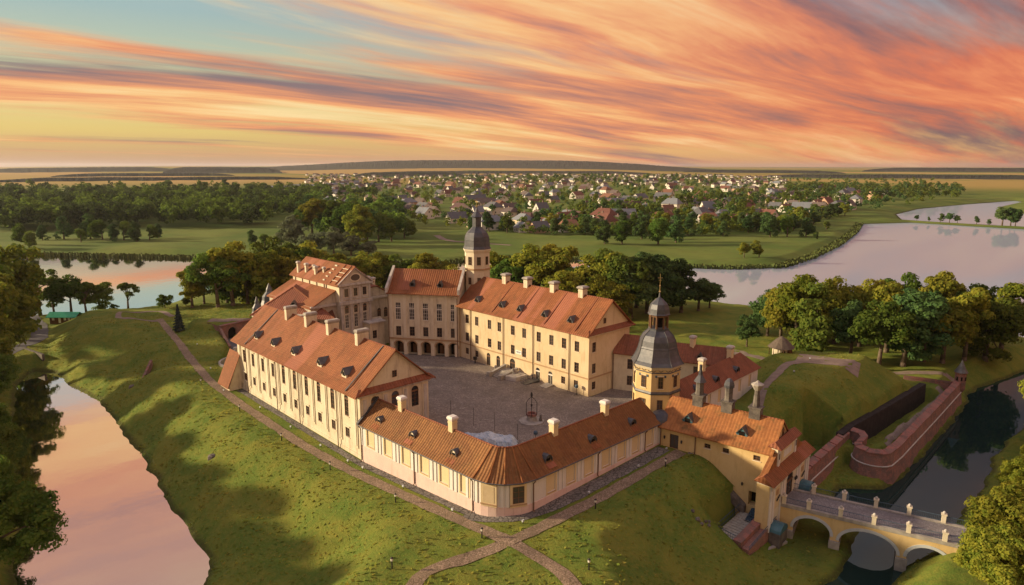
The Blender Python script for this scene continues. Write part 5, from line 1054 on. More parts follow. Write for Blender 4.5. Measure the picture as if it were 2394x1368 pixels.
for y in (0.12, BW-.12):
    for s_ in RS: railpost(s_, y)
    for a, b in zip(RS, RS[1:]):
        m = MB(BT).tube((a+.25, y, DZ+1.15), (b-.25, y, DZ+1.15), 0.045, 5).tube((a+.25, y, DZ+.42), (b-.25, y, DZ+.42), 0.035, 4)
        n = int((b-a)/.22)
        for k in range(1, n): x = a+(b-a)*k/n; m.box(x-.012, x+.012, y-.012, y+.012, DZ+.42, DZ+1.13)
        m.build('railing', 'blue_steel', br)['kind'] = 'stuff'
# blue arched shelters either side of the gate
for i, (s_, lab) in enumerate(((2.0, 'teal curved canopy over the cellar stair left of the gate'), (13.4, 'teal curved canopy right of the gate arch'))):
    px_, py_ = fw(s_, 0.9); t = thing('canopy', lab, 'canopy', (px_, py_, -6.6)); m = MB((px_, py_, 95.0)); n = 8; top = -5.9 if i == 0 else -3.6
    L_ = 1.5
    for k in range(n):
        a, b = math.pi*k/n, math.pi*(k+1)/n; m.poly([(-L_*math.cos(a), -.9, top-1.2+1.1*math.sin(a)), (-L_*math.cos(b), -.9, top-1.2+1.1*math.sin(b)), (-L_*math.cos(b), .75, top-1.2+1.1*math.sin(b)), (-L_*math.cos(a), .75, top-1.2+1.1*math.sin(a))])
    m.poly([(-L_*math.cos(math.pi*k/n), -.9, top-1.2+1.1*math.sin(math.pi*k/n)) for k in range(n+1)]); m.build('shell', 'teal_glass', t)
    MB((px_, py_, 95.0)).box(-L_, L_, -.85, .75, -9.5 if i == 0 else -8.8, top-1.2).build('base', 'dark_stone' if i == 0 else 'stone', t)
# terrace and stair below the gatehouse
te = thing('stair_terrace', 'timber-decked stair terrace with steel railings below the gatehouse', 'terrace', (-43.5, 87.5, -8))
for k in range(12):
    y0 = 83.9+k*0.62; MB().box(-45.2+max(0, (3-k))*.25, -41.75, y0, y0+.57, -7.9, -7.6+0.06*k).build('tread', 'planks', te)
MB().box(-45.3, -41.7, 83.9, 91.3, -9.6, -7.92).build('base', 'stone', te)
for k in range(7): MB().box(-43.6, -42.0, 89.2+k*0.32, 91.6, -7.3+k*.2, -7.12+k*.2).build('step', 'blue_steel', te)
def rail(parent, pts, h_, n_bar=10):
    m = MB()
    for a, b in zip(pts, pts[1:]):
        a, b = Vector(a), Vector(b); up_ = Vector((0, 0, h_)); m.tube(a+up_, b+up_, 0.05, 5).tube(a+up_*.2, b+up_*.2, 0.035, 4)
        for k in range(n_bar+1): q_ = a.lerp(b, k/n_bar); m.tube(q_, q_+up_, 0.022, 4)
    o = m.build('railing', 'blue_steel', parent); o['kind'] = 'stuff'; return o
rail(te, [(-46.6, 93.2, -6.3), (-45.3, 91.0, -6.8), (-45.25, 84.3, -7.5)], 1.1, 12); rail(te, [(-45.2, 84.0, -7.6), (-41.9, 83.4, -7.6)], 1.1, 8)
bp = thing('brick_pier', 'sloping red brick pier below the gate front', 'pier', (-40.8, 87, -9.5))
MB().prism([(-41.7, 82.9), (-39.5, 82.9), (-39.7, 91.6), (-41.7, 91.6)], -10.4, [-7.6, -7.6, -6.2, -6.2]).build('masonry', 'brick', bp, uv=True)
MB().prism([(-41.85, 82.7), (-40.6, 82.7), (-40.6, 91.6), (-41.85, 91.6)], [-7.55, -7.55, -6.15, -6.15], [-6.8, -6.8, -5.4, -5.4]).build('coping', 'brick_coping', bp, uv=True)
rail(bp, [(-39.55, 83.0, -7.6), (-39.75, 91.4, -6.2)], 0.5, 10)
MB((-39.2, 86.5, 78)).box(0, 5.2, -.25, .25, -10.3, -9.0).build('retaining_strip', 'stone', bp)
bld_ = sorted([(-44.5+RNG.normal()*1.2, 79.2+RNG.normal()*.9) for _ in range(9)], key=lambda p_: p_[0]*RGT[0]+p_[1]*RGT[1])
for k, (x, y) in enumerate(bld_):
    rad = RNG.uniform(.18, .38); tag(MB().lathe(x, y, [(rad*.6, hz(x, y)-.15), (rad, hz(x, y)+.1), (rad*.55, hz(x, y)+.3)], 6, k).build('boulder', 'dark_stone', base=(x, y, hz(x, y))), 'small boulder below the stair terrace, %s from the left in its heap' % ordinal(k+1), 'boulder', 'boulders below the stair terrace')

# ------------------------------------------------------------------ bastion walls
def wall_run(parent, pts, zb, zt, thick, batter=0.9, cope=True, cord=True, closed=False):
    """battered brick wall along pts, outside on the right hand"""
    V2 = [Vector(p_) for p_ in pts]; n = len(V2); nr = []
    for i in range(n):
        d = Vector((0, 0))
        if i > 0: d += (V2[i]-V2[i-1]).normalized()
        if i < n-1: d += (V2[i+1]-V2[i]).normalized()
        d.normalize(); nr.append(Vector((d.y, -d.x)))
    ob = [v_+n_*batter for v_, n_ in zip(V2, nr)]; it = [v_-n_*thick for v_, n_ in zip(V2, nr)]; m = MB(); cp_ = MB(); cd = MB()
    for i in range(n-1):
        m.poly([(*ob[i], zb), (*ob[i+1], zb), (*V2[i+1], zt), (*V2[i], zt)]); m.poly([(*V2[i], zt), (*V2[i+1], zt), (*it[i+1], zt), (*it[i], zt)]); m.poly([(*it[i+1], zb), (*it[i], zb), (*it[i], zt), (*it[i+1], zt)])
        o0, o1 = V2[i]+nr[i]*.14, V2[i+1]+nr[i+1]*.14; mi0, mi1 = V2[i]-nr[i]*(thick+.1), V2[i+1]-nr[i+1]*(thick+.1)
        A_ = [(*o0, zt+.02), (*o1, zt+.02), (*o1, zt+.28), (*o0, zt+.28)]; cp_.poly(A_); cp_.poly([(*o0, zt+.28), (*o1, zt+.28), (*mi1, zt+.62), (*mi0, zt+.62)]); cp_.poly([(*mi0, zt+.62), (*mi1, zt+.62), (*mi1, zt), (*mi0, zt)])
        f0, f1 = ob[i].lerp(V2[i], .66)+nr[i]*.05, ob[i+1].lerp(V2[i+1], .66)+nr[i+1]*.05; zc = zb+(zt-zb)*.66; cd.tube((*f0, zc), (*f1, zc), 0.13, 6)
    for i in (0, n-1): m.poly([(*ob[i], zb), (*V2[i], zt), (*it[i], zt), (*it[i], zb)])
    m.build('masonry', 'brick', parent, uv=True)
    if cope:
        for i in range(n-1):
            c_ = MB(); dz_ = .05*((i*7) % 3-1)
            for f_ in cp_.f[i*3:i*3+3]: c_.poly([(cp_.v[k][0], cp_.v[k][1], cp_.v[k][2]+dz_) for k in f_])
            c_.build('coping_stone', 'brick_coping', parent, uv=True)
    if cord: cd.build('cordon', 'trim_stone', parent)
ba = thing('bastion_wall', 'long red brick bastion wall with rounded shoulder above the right moat', 'wall', (-38, 145, -9.5))
orl = [(-43.9, 130.3), (-42.2, 130.0), (-41.2, 128.4), (-40.9, 125.5)]+[(-37.9+3.1*math.cos(R(t_)), 125.3+3.1*math.sin(R(t_))) for t_ in range(185, 361, 16)]+[(-34.9, 130), (-35.4, 140), (-36.1, 155), (-36.9, 170), (-37.4, 179.3)]
orl2 = [orl[0]]
for a, b in zip(orl, orl[1:]):
    k_ = max(1, round(math.hypot(b[0]-a[0], b[1]-a[1])/3.4)); orl2 += [(a[0]+(b[0]-a[0])*t_/k_, a[1]+(b[1]-a[1])*t_/k_) for t_ in range(1, k_+1)]
wall_run(ba, orl2, -10.6, -4.6, 1.0, 0.9)
bb = thing('bastion_wall', 'red brick wall with stepped copings running from the gate to the bastion', 'wall', (-43, 117, -9.5))
wall_run(bb, [(-41.9, 105.2), (-42.4, 110), (-43.0, 120), (-43.7, 129.9)], -10.6, -4.9, 1.0, 0.8, cope=False)
for k in range(6):
    y0 = 105.4+k*4.05; x0 = -42.05-(y0-104.3)*.0645; MB((x0, y0, 93.7)).prism([(0, -.18), (3.7, -.18), (3.7, 1.1), (0, 1.1)], -4.88, [-4.45+.1*k*0, -4.45, -4.2, -4.2]).build('coping_block', 'brick_coping', bb, uv=True)
bc = thing('bastion_wall', 'short orange-lit brick wall closing the far end of the bastion', 'wall', (-43, 178, -8)); wall_run(bc, [(-37.6, 179.6), (-42, 178.2), (-48.5, 176.2)], -9.5, -4.9, 0.9, 0.4)
dw = thing('ditch_wall', 'stone retaining wall blackened as ditch shade at the foot of the right mound', 'wall', (-44.5, 150, -8))
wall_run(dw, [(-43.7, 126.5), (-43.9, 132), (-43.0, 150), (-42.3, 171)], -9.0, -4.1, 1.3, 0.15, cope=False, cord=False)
dw.children[0].data.materials[0] = MATS['ditch_shade']  # near-black tone stands in for shade on the ditch side of the mound
tu = thing('watch_turret', 'small round brick watch turret with pointed grey cap on the bastion', 'turret', (-37.6, 179.4, -6))
MB().lathe(-37.6, 179.4, [(0.5, -7.2), (1.15, -6.0), (1.15, -2.4), (1.3, -2.2), (1.3, -2.0)], 10).build('shaft', 'brick_coping', tu, uv=True); MB().lathe(-37.6, 179.4, [(1.45, -2.0), (1.0, -1.3), (0.4, 0.0), (0.06, 0.9)], 10).build('cap', 'zinc', tu)
for k in range(5): a = R(-110+45*k); T = (-37.6+1.12*math.cos(a), 179.4+1.12*math.sin(a), math.degrees(a)+90); MB(T).box(-.17, .17, -.06, .05, -3.9, -3.0).build('loophole', 'dark_interior', tu)
# thatched hut
hx, hy = -67.0, 149.5; zz = hz(hx, hy)
hu = thing('thatched_hut', 'small round hut with conical thatched roof behind the mound', 'hut', (hx, hy, zz))
MB().lathe(hx, hy, [(1.9, zz-.3), (1.9, zz+2.0)], 10).build('wall', 'trim_cream', hu); MB().lathe(hx, hy, [(3.0, zz+1.8), (2.2, zz+2.6), (1.1, zz+3.7), (0.2, zz+4.3)], 12).build('roof', 'thatch', hu)
a = R(-47); MB((hx+1.9*math.cos(a), hy+1.9*math.sin(a), math.degrees(a)+90)).box(-.4, .4, -.08, .1, zz, zz+1.2).build('hatch', 'dark_interior', hu)
a = R(0); MB((hx+1.9*math.cos(a), hy+1.9*math.sin(a), math.degrees(a)+90)).box(-.6, .6, -.5, .05, zz, zz+1.8).build('door', 'wood', hu)
for k in range(7): a = 2*math.pi*k/7; MB().tube((hx+2.5*math.cos(a), hy+2.5*math.sin(a), zz-.2), (hx+2.5*math.cos(a), hy+2.5*math.sin(a), zz+2.1), .09, 6).build('post', 'wood', hu)
# green-roofed kiosk
kx, ky = -261, 43.2; zz = hz(kx, ky); KT = (kx, ky, 46.5)
ki = thing('kiosk', 'low white kiosk with bright green roof by the left lake', 'kiosk', (kx, ky, zz))
MB(KT).box(-4.2, 4.2, -1.6, 1.6, zz-.3, zz+2.3).build('wall', 'wood', ki); MB(KT).profile(-5.0, 5.0, [(-2.4, zz+2.1), (0, zz+3.5), (2.4, zz+2.1)], .12).build('roof', 'green_metal', ki)
for x in (-3.0, -0.9, 0.9, 2.2, 3.3): MB(KT).box(x-.38, x+.38, -1.68, -1.602, zz+(.1 if abs(x+.9) < .1 else 1.0), zz+1.95).build('window', 'white_paint', ki)
# brick portal on the left, with its ramp
po = thing('brick_portal', 'brick tunnel portal with arched doorway set into the left bank', 'portal', (-196, 75, -4.4))
m = MB()
facade(m, po, (-193.7, 69.2), (-196.7, 81.8), -5.2, -0.2, [dict(s=3.4, z=-4.4, w=2.8, h=3.4, style='arch', depth=0.6, blank=2)], 0.6)
m.poly([(-193.7, 69.2, -5.2), (-193.7, 69.2, -.2), (-202, 68.2, -.2), (-202, 68.2, -5.2)]); m.build('masonry', 'brick', po, uv=True)
MB().prism([(-193.4, 68.9), (-196.4, 82.0), (-197.6, 81.9), (-194.7, 68.8)], -0.2, 0.1).build('coping', 'brick_coping', po, uv=True)
MB().prism([(-194.6, 68.8), (-182, 66.6), (-182, 67.2), (-194.6, 69.4)], -5.4, [-.3, -3.2, -3.2, -.3]).build('wing_wall', 'brick', po, uv=True)
lw_ = thing('curved_parapet', 'low curved masonry parapet by the sunken yard at the wing end', 'wall', (-158, 58, -3))
m = MB(); cx_, cy_ = -161.0, 62.5
for t_ in range(180, 300, 12):
    q_ = [(cx_+r_*math.cos(R(a_)), cy_+r_*math.sin(R(a_))) for r_, a_ in ((6.0, t_), (6.0, t_+12), (5.5, t_+12), (5.5, t_))]; m.prism(q_, -4.6, -1.7)
m.build('masonry', 'stone', lw_); MB().box(-167.6, -166.6, 62.4, 63.4, -4.6, 0.2).build('pier', 'trim_stone', lw_)
ws = thing('ruined_wall', 'narrow ruined wall stub standing on the left rampart slope', 'wall', (-180, 45, -5)); m = MB()
for k in range(6):
    t_ = k/6; x, y = -184+9*t_, 47.4-5.2*t_; x1, y1 = -184+9*(t_+1/6), 47.4-5.2*(t_+1/6); m.prism([(x, y), (x1, y1), (x1+.25, y1+.5), (x+.25, y+.5)], -9.5, [-3.6-.5*k, -4.0-.5*k, -4.0-.5*k, -3.6-.5*k])
m.build('masonry', 'brick', ws, uv=True)
cv = thing('culvert_wall', 'low retaining wall where the road crosses the moat end', 'wall', (-226, 30, -7)); MB((-233, 27.5, 12)).box(0, 13, -.3, .3, -10.5, -6.2).build('masonry', 'dark_stone', cv)
for x, y, lab in ((-172, 40.0, 'small stone outcrop on the left rampart slope'), (-117, 38.5, 'stony scar in the grass of the left rampart')):
    z = hz(x, y); tag(MB().lathe(x, y, [(.9, z-.6), (.75, z+.1), (.35, z+.28)], 7, .4).build('rock', 'dark_stone', base=(x, y, z)), lab, 'rock')

# ------------------------------------------------------------------ courtyard furniture
we = thing('well', 'stone courtyard well with wrought iron canopy and hanging pulley', 'well', (-80.9, 81.6, 0))
MB().lathe(-80.9, 81.6, [(2.3, 0.0), (2.3, 0.16), (1.9, 0.2)], 10, .2).build('step', 'stone', we); MB().lathe(-80.9, 81.6, [(1.05, 0.2), (.95, .35), (.85, 1.0), (1.0, 1.15)], 12).build('shaft', 'stone', we); MB().lathe(-80.9, 81.6, [(.95, 1.15), (.95, 1.55), (.7, 1.56), (.7, 1.2)], 12).build('rim', 'brick_coping', we, uv=True)
for s_ in range(4):
    a = R(45+90*s_); x, y = -80.9+.95*math.cos(a), 81.6+.95*math.sin(a); MB().tube((x, y, 1.2), (x, y, 3.5), .055, 6).tube((x, y, 3.5), (-80.9+.5*math.cos(a), 81.6+.5*math.sin(a), 4.2), .05, 6).tube((-80.9+.5*math.cos(a), 81.6+.5*math.sin(a), 4.2), (-80.9, 81.6, 4.6), .05, 6).build('iron_post', 'iron', we)
MB().lathe(-80.9, 81.6, [(.05, 4.5), (.22, 4.8), (.2, 5.1), (.05, 5.5)], 8).build('finial', 'iron', we); MB().tube((-80.9, 81.6, 4.5), (-80.9, 81.6, 3.2), .04).build('pulley_chain', 'iron', we); MB().lathe(-80.9, 81.6, [(.05, 3.3), (.16, 3.15), (.14, 2.8), (.05, 2.75)], 8).build('bucket', 'iron', we)
tag(MB().lathe(-79.6, 82.6, [(.28, 0), (.3, .5), (.2, .9), (.12, 1.3)], 8).build('stone_bollard', 'dark_stone', base=(-79.6, 82.6, 0)), 'dark stone bollard beside the well', 'bollard')
ta = thing('tarpaulin', 'pale blue plastic tarpaulin over a stage behind the gallery roof', 'tarpaulin', (-78.5, 71, 0))
m = MB(); NX, NY = 36, 14; q0, q1, q2, q3 = Vector((-84.6, 67.4)), Vector((-76.2, 73.8)), Vector((-73.6, 70.6)), Vector((-82.0, 64.2)); tr = np.random.default_rng(8); wr = tr.uniform(-1, 1, (NX+1, NY+1))
for i in range(NX+1):
    for j in range(NY+1):
        u_, v_ = i/NX, j/NY; p_ = q0.lerp(q1, u_).lerp(q3.lerp(q2, u_), v_); edge_ = min(u_, 1-u_, v_*.6, (1-v_)*.6)*14; h_ = min(1.0, max(0.0, edge_))*(1.0+.5*math.exp(-((u_-.55)/.10)**2))+.10*wr[i, j]*min(1, edge_)+.14*abs(math.sin(u_*19+v_*6)); m.p(p_.x+.12*wr[j % NX, i % NY], p_.y+.1*wr[i, (j*3) % NY], .06+h_)
for i in range(NX):
    for j in range(NY): a = i*(NY+1)+j; m.f.append([a, a+NY+1, a+NY+2, a+1])
m.build('sheet', 'tarp', ta)
for k, (x, y) in enumerate(((-92, 72), (-86.3, 72.6), (-82, 73.7), (-75.5, 72.9))):
    tag(MB().tube((x, y, 0), (x, y, 3.4), .035, 5).build('thin_pole', 'iron', base=(x, y, 0)), ORD[k]+' thin iron pole from the left beside the tarpaulin', 'pole', 'poles round the stage')
def spot(x, y, label, h_=1.7):
    t = thing('stage_lamp', label, 'lamp', (x, y, 0)); MB().tube((x, y, 0), (x, y, h_), .05, 6).build('stand', 'iron', t)
    MB().lathe(x, y, [(.1, h_+.0), (.34, h_+.1), (.36, h_+.5), (.2, h_+.7)], 10).build('head', 'blue_steel', t)
    for k in range(3): a = 2.1*k; MB().tube((x, y, .4), (x+.5*math.cos(a), y+.5*math.sin(a), 0), .03, 5).build('leg', 'iron', t)
spot(-73.2, 74.8, 'stage lamp on a tripod at the right end of the tarpaulin'); spot(-70.2, 77.8, 'stage lamp behind the second gallery chimney', 2.0); spot(-84.6, 98.0, 'lamp on a stand by the palace corner', 1.5)
bn = thing('ticket_box', 'black ticket box on a post at the palace front', 'box', (-115.6, 97.9, 0)); MB().box(-115.7, -115.5, 97.8, 98.0, 0, .8).build('post', 'iron', bn); MB().box(-115.9, -115.3, 97.6, 98.2, .8, 1.5).build('case', 'iron', bn)
rp = thing('wheelchair_ramp', 'grey metal ramp leading to a palace side door', 'ramp', (-96, 97, 0)); MB().prism([(-97.6, 95.2), (-96.1, 95.0), (-95.5, 98.6), (-97.0, 98.8)], 0.0, [.05, .05, .5, .5]).build('slope', 'zinc', rp); rail(rp, [(-97.6, 95.2, .05), (-97.0, 98.7, .5)], .9, 6)
tag(MB().prism([(-93.6, 96.6), (-91.6, 96.6), (-91.6, 98.85), (-93.6, 98.85)], 0, [.1, .1, .35, .35]).build('threshold_slab', 'stone', base=(-92.6, 97.7, 0)), 'pale stone threshold slab before the right palace door', 'slab')

# path lanterns and floodlights
LAN = [(-128.15, 48.0), (-109.1, 47.7), (-93.0, 48.3), (-76.0, 49.3), (-59.6, 51.3), (-53.9, 66.8), (-54.0, 83.6), (-45.6, 55.6), (-62.0, 39.4), (-150, 48.3)]
LLAB = ['path lantern beside the left wing, second from the far buttress', 'path lantern beside the left wing, third from the far buttress', 'path lantern below the near corner of the left wing', 'path lantern below the middle of the pink gallery', 'path lantern at the crossing of the cobbled paths', 'path lantern on the shaded path facing the gallery', 'path lantern nearest the gatehouse door', 'path lantern on the right edge of the bastion lawn', 'path lantern on the left edge of the bastion lawn', 'path lantern nearest the tiled buttress']
l0 = None
for (x, y), lab in zip(LAN, LLAB):
    z = hz(x, y)
    if l0 is None:
        l0 = thing('path_lantern', lab, 'lantern', (x, y, z), 'lanterns along the rampart path')
        MB().lathe(x, y, [(.11, z-.3), (.09, z+.1), (.07, z+.95)], 8).build('post', 'iron', l0); MB().lathe(x, y, [(.1, z+.95), (.15, z+1.0), (.15, z+1.25), (.1, z+1.3)], 8).build('lamp', 'lamp_glass', l0); MB().lathe(x, y, [(.2, z+1.3), (.12, z+1.42), (.03, z+1.5)], 8).build('cap', 'iron', l0)
    else: dup(l0, (x, y, z), label=lab)
FL = [(-126.9, 51.6), (-113.4, 51.5), (-102.1, 51.5), (-93.5, 51.8), (-89.4, 52.1), (-78.9, 52.6), (-67.7, 53.0), (-58.2, 57.2), (-56.9, 69.0), (-56.8, 80.5), (-57.2, 88.6), (-142, 50.2), (-160, 54.0), (-185, 59.5)]
FLAB = [ordinal(i+1)+' floodlight from the far end along the left wing' for i in range(4)]+['first floodlight along the pink gallery from the left wing', 'second floodlight along the pink gallery from the left wing', 'floodlight left of the rounded gallery corner', 'floodlight right of the rounded gallery corner', 'floodlight at the shaded gallery side, nearest the corner', 'floodlight at the middle of the shaded gallery side', 'floodlight near the gatehouse door', 'floodlight beside the tiled buttress', 'floodlight by the sunken yard', 'floodlight beside the path near the spruce']
f0 = None
for (x, y), lab in zip(FL, FLAB):
    z = hz(x, y)
    if f0 is None:
        f0 = thing('floodlight', lab, 'floodlight', (x, y, z), 'floodlights at the castle foot')
        MB().box(x-.05, x+.05, y-.05, y+.05, z-.2, z+.3).build('stake', 'iron', f0); MB().box(x-.17, x+.17, y-.12, y+.06, z+.28, z+.54).build('housing', 'arch_trim', f0); MB().box(x-.14, x+.14, y+.06, y+.09, z+.3, z+.52).build('lens', 'white_paint', f0)
    else: dup(f0, (x, y, z), label=lab, rotz=R(0) if x < -64 else R(90))
for k, (x, y, lab) in enumerate(((-59.2, 147.0, 'first white floodlight on the lawn before the thatched hut'), (-57.6, 135.5, 'second white floodlight on the lawn beside the mound path'))): dup(f0, (x, y, hz(x, y)), label=lab)

# ------------------------------------------------------------------ vegetation
def quads_mesh(name, C, U, V, mat):
    """one mesh of separate quads: centres C, half-axes U and V (n x 3)"""
    n = len(C); co = np.stack([C-U-V, C+U-V, C+U+V, C-U+V], 1).reshape(-1, 3).astype(np.float32); me = bpy.data.meshes.new(name)
    me.vertices.add(4*n); me.vertices.foreach_set('co', co.reshape(-1)); me.loops.add(4*n); me.polygons.add(n)
    me.loops.foreach_set('vertex_index', np.arange(4*n, dtype=np.int32)); me.polygons.foreach_set('loop_start', np.arange(0, 4*n, 4, dtype=np.int32)); me.polygons.foreach_set('loop_total', np.full(n, 4, np.int32))
    me.update(calc_edges=True); me.materials.append(MATS[mat]); return me
def unit(n, rng): d = rng.normal(size=(n, 3)); return d/np.linalg.norm(d, axis=1, keepdims=True)
def crown_points(rng, H, rx, rz, zc, n_clump, n_leaf, clump_r=(.09, .15), taper=0.0):
    d = unit(n_clump, rng); rad = rng.uniform(.2, 1.0, n_clump)**.45; nl = int(rng.integers(3, 7)); ax_ = np.array([rx, rx, rz])*H
    lc = unit(nl, rng)*rng.uniform(.25, .62, (nl, 1))*ax_; lr = rng.uniform(.42, .72, nl); l = rng.integers(0, nl, n_clump)
    c = lc[l]+d*(rad*lr[l])[:, None]*ax_; c[:, 0:2] *= (1-taper*np.clip(c[:, 2:3]/(rz*H), -1, 1)); c += np.array([0, 0, zc*H])
    cr = rng.uniform(*clump_r, n_clump)*H; k = rng.integers(0, n_clump, n_leaf); dd = unit(n_leaf, rng); dd[:, 2] = np.where(dd[:, 2] < -.35, -dd[:, 2], dd[:, 2])
    r_ = rng.uniform(.35, 1.06, n_leaf)**.6
    return c[k]+dd*(cr[k]*r_)[:, None]*np.array([1, 1, .78]), dd, c, cr
def leaf_axes(rng, nrm, size):
    n = len(nrm); nn = nrm+unit(n, rng)*.55; nn /= np.linalg.norm(nn, axis=1, keepdims=True); a = np.cross(nn, unit(n, rng)); a /= np.linalg.norm(a, axis=1, keepdims=True)+1e-9; b = np.cross(nn, a)
    s_ = size*rng.uniform(.45, 1.4, n)[:, None]; return a*s_, b*s_*.72
TREES = {}  # kind -> list of (trunk mesh, crown mesh, height)
def make_tree(key, mat, H=18, rx=.30, rz=.38, zc=.54, n_clump=55, n_leaf=9000, size=.27, seed=1, taper=.15, trunk_r=.028, clump_r=(.08, .14), forks=7):
    rng = np.random.default_rng(seed); C, N, cc, cr = crown_points(rng, H, rx, rz, zc, n_clump, n_leaf, clump_r, taper); U, V = leaf_axes(rng, N, size)
    crown = quads_mesh('crown', C, U, V, mat); m = MB(); r0 = trunk_r*H; top = (rng.normal()*.02*H, rng.normal()*.02*H, H*zc); mid = (top[0]*.3, top[1]*.3, H*.3)
    m.tube((0, 0, -.8), (0, 0, H*.06), r0*1.35, 8, r0).tube((0, 0, H*.06), mid, r0, 8, r0*.75).tube(mid, top, r0*.75, 8, r0*.3)
    for k in rng.choice(n_clump, min(forks, n_clump), replace=False):
        z0 = rng.uniform(.25, .55)*H; f = (z0/H-.3)/(zc-.3); st = (mid[0]+(top[0]-mid[0])*max(0, f), mid[1]+(top[1]-mid[1])*max(0, f), z0); e_ = cc[k]; md = ((st[0]+e_[0])/2, (st[1]+e_[1])/2, (st[2]*.4+e_[2]*.6)); m.tube(st, md, r0*.36, 6, r0*.24).tube(md, tuple(e_), r0*.24, 6, r0*.08)
    TREES.setdefault(key, []).append((m.mesh('trunk', 'bark', smooth=True), crown, H))
for i in range(6): make_tree('green', 'leaf_green', rx=.25+.03*i, rz=.40+.02*(i % 3), n_clump=40+6*i, seed=10+i)
for i in range(6): make_tree('yellow', 'leaf_yellow', rx=.24+.03*i, rz=.42+.02*(i % 3), zc=.54, n_clump=38+6*i, seed=20+i)
for i in range(4): make_tree('dark', 'leaf_dark', rx=.31+.02*i, rz=.44, zc=.52, n_clump=60, seed=30+i)
for i in range(2): make_tree('silver', 'leaf_silver', rx=.38, rz=.46, zc=.47, n_clump=50, seed=40+i)
for i in range(2): make_tree('open', 'leaf_green', rx=.30, rz=.30, zc=.68, n_clump=20, n_leaf=3600, seed=50+i, clump_r=(.07, .11), forks=12)
for i in range(2): make_tree('near', 'leaf_green', rx=.33, rz=.46, zc=.49, n_clump=120, n_leaf=42000, size=.135, seed=60+i, clump_r=(.06, .10))
for i in range(2): make_tree('neary', 'leaf_yellow', rx=.36, rz=.46, zc=.50, n_clump=110, n_leaf=36000, size=.15, seed=70+i, clump_r=(.06, .10))
for i in range(2): make_tree('full', ['leaf_green', 'leaf_dark'][i], rx=.36, rz=.47, zc=.46, n_clump=60, n_leaf=8000, seed=100+i, taper=.25)
for i in range(2): make_tree('fully', 'leaf_yellow', rx=.40, rz=.46, zc=.47, n_clump=70, n_leaf=8000, seed=120+i, taper=.2)
for i in range(2): make_tree('bush', 'leaf_green', H=6, rx=.5, rz=.42, zc=.45, n_clump=30, n_leaf=3000, size=.17, seed=80+i, clump_r=(.14, .22), forks=5)
# spruce: whorls of drooping branches
def make_spruce():
    rng = np.random.default_rng(90); H = 7.0; n = 5200; t_ = rng.uniform(0, 1, n)**.75; z = .35+t_*(H-.4); r_ = (1-t_)*1.75*(.75+.25*np.sin(z*9))*rng.uniform(.25, 1, n)**.5; a = rng.uniform(0, 6.283, n)
    C = np.stack([r_*np.cos(a), r_*np.sin(a), z-.22*r_], 1); N = np.stack([np.cos(a)*.5, np.sin(a)*.5, np.full(n, .8)], 1); U, V = leaf_axes(rng, N, .13); m = MB().tube((0, 0, -.4), (0, 0, H), .16, 8, .03)
    TREES['spruce'] = [(m.mesh('trunk', 'bark'), quads_mesh('crown', C, U, V, 'leaf_spruce'), H)]
make_spruce(); TN = [0]
def tree(kind, x, y, h_, label, group, z=None, wide=1.0, cat='tree', name=None):
    var = TREES[kind]; tm, cm, H = var[TN[0] % len(var)]; TN[0] += 1; s_ = h_/H; z = hz(x, y) if z is None else z
    o = thing(name or {'spruce': 'spruce_tree', 'silver': 'willow_tree', 'bush': 'shrub'}.get(kind, 'deciduous_tree'), label, cat, (x, y, z-.1), group, RNG.uniform(0, 6.28)); o.scale = (s_*wide*RNG.uniform(.92, 1.1), s_*wide*RNG.uniform(.92, 1.1), s_)
    for nm, me_ in (('trunk', tm), ('crown', cm)): c = bpy.data.objects.new(nm, me_); COL.objects.link(c); c.parent = o
    return o
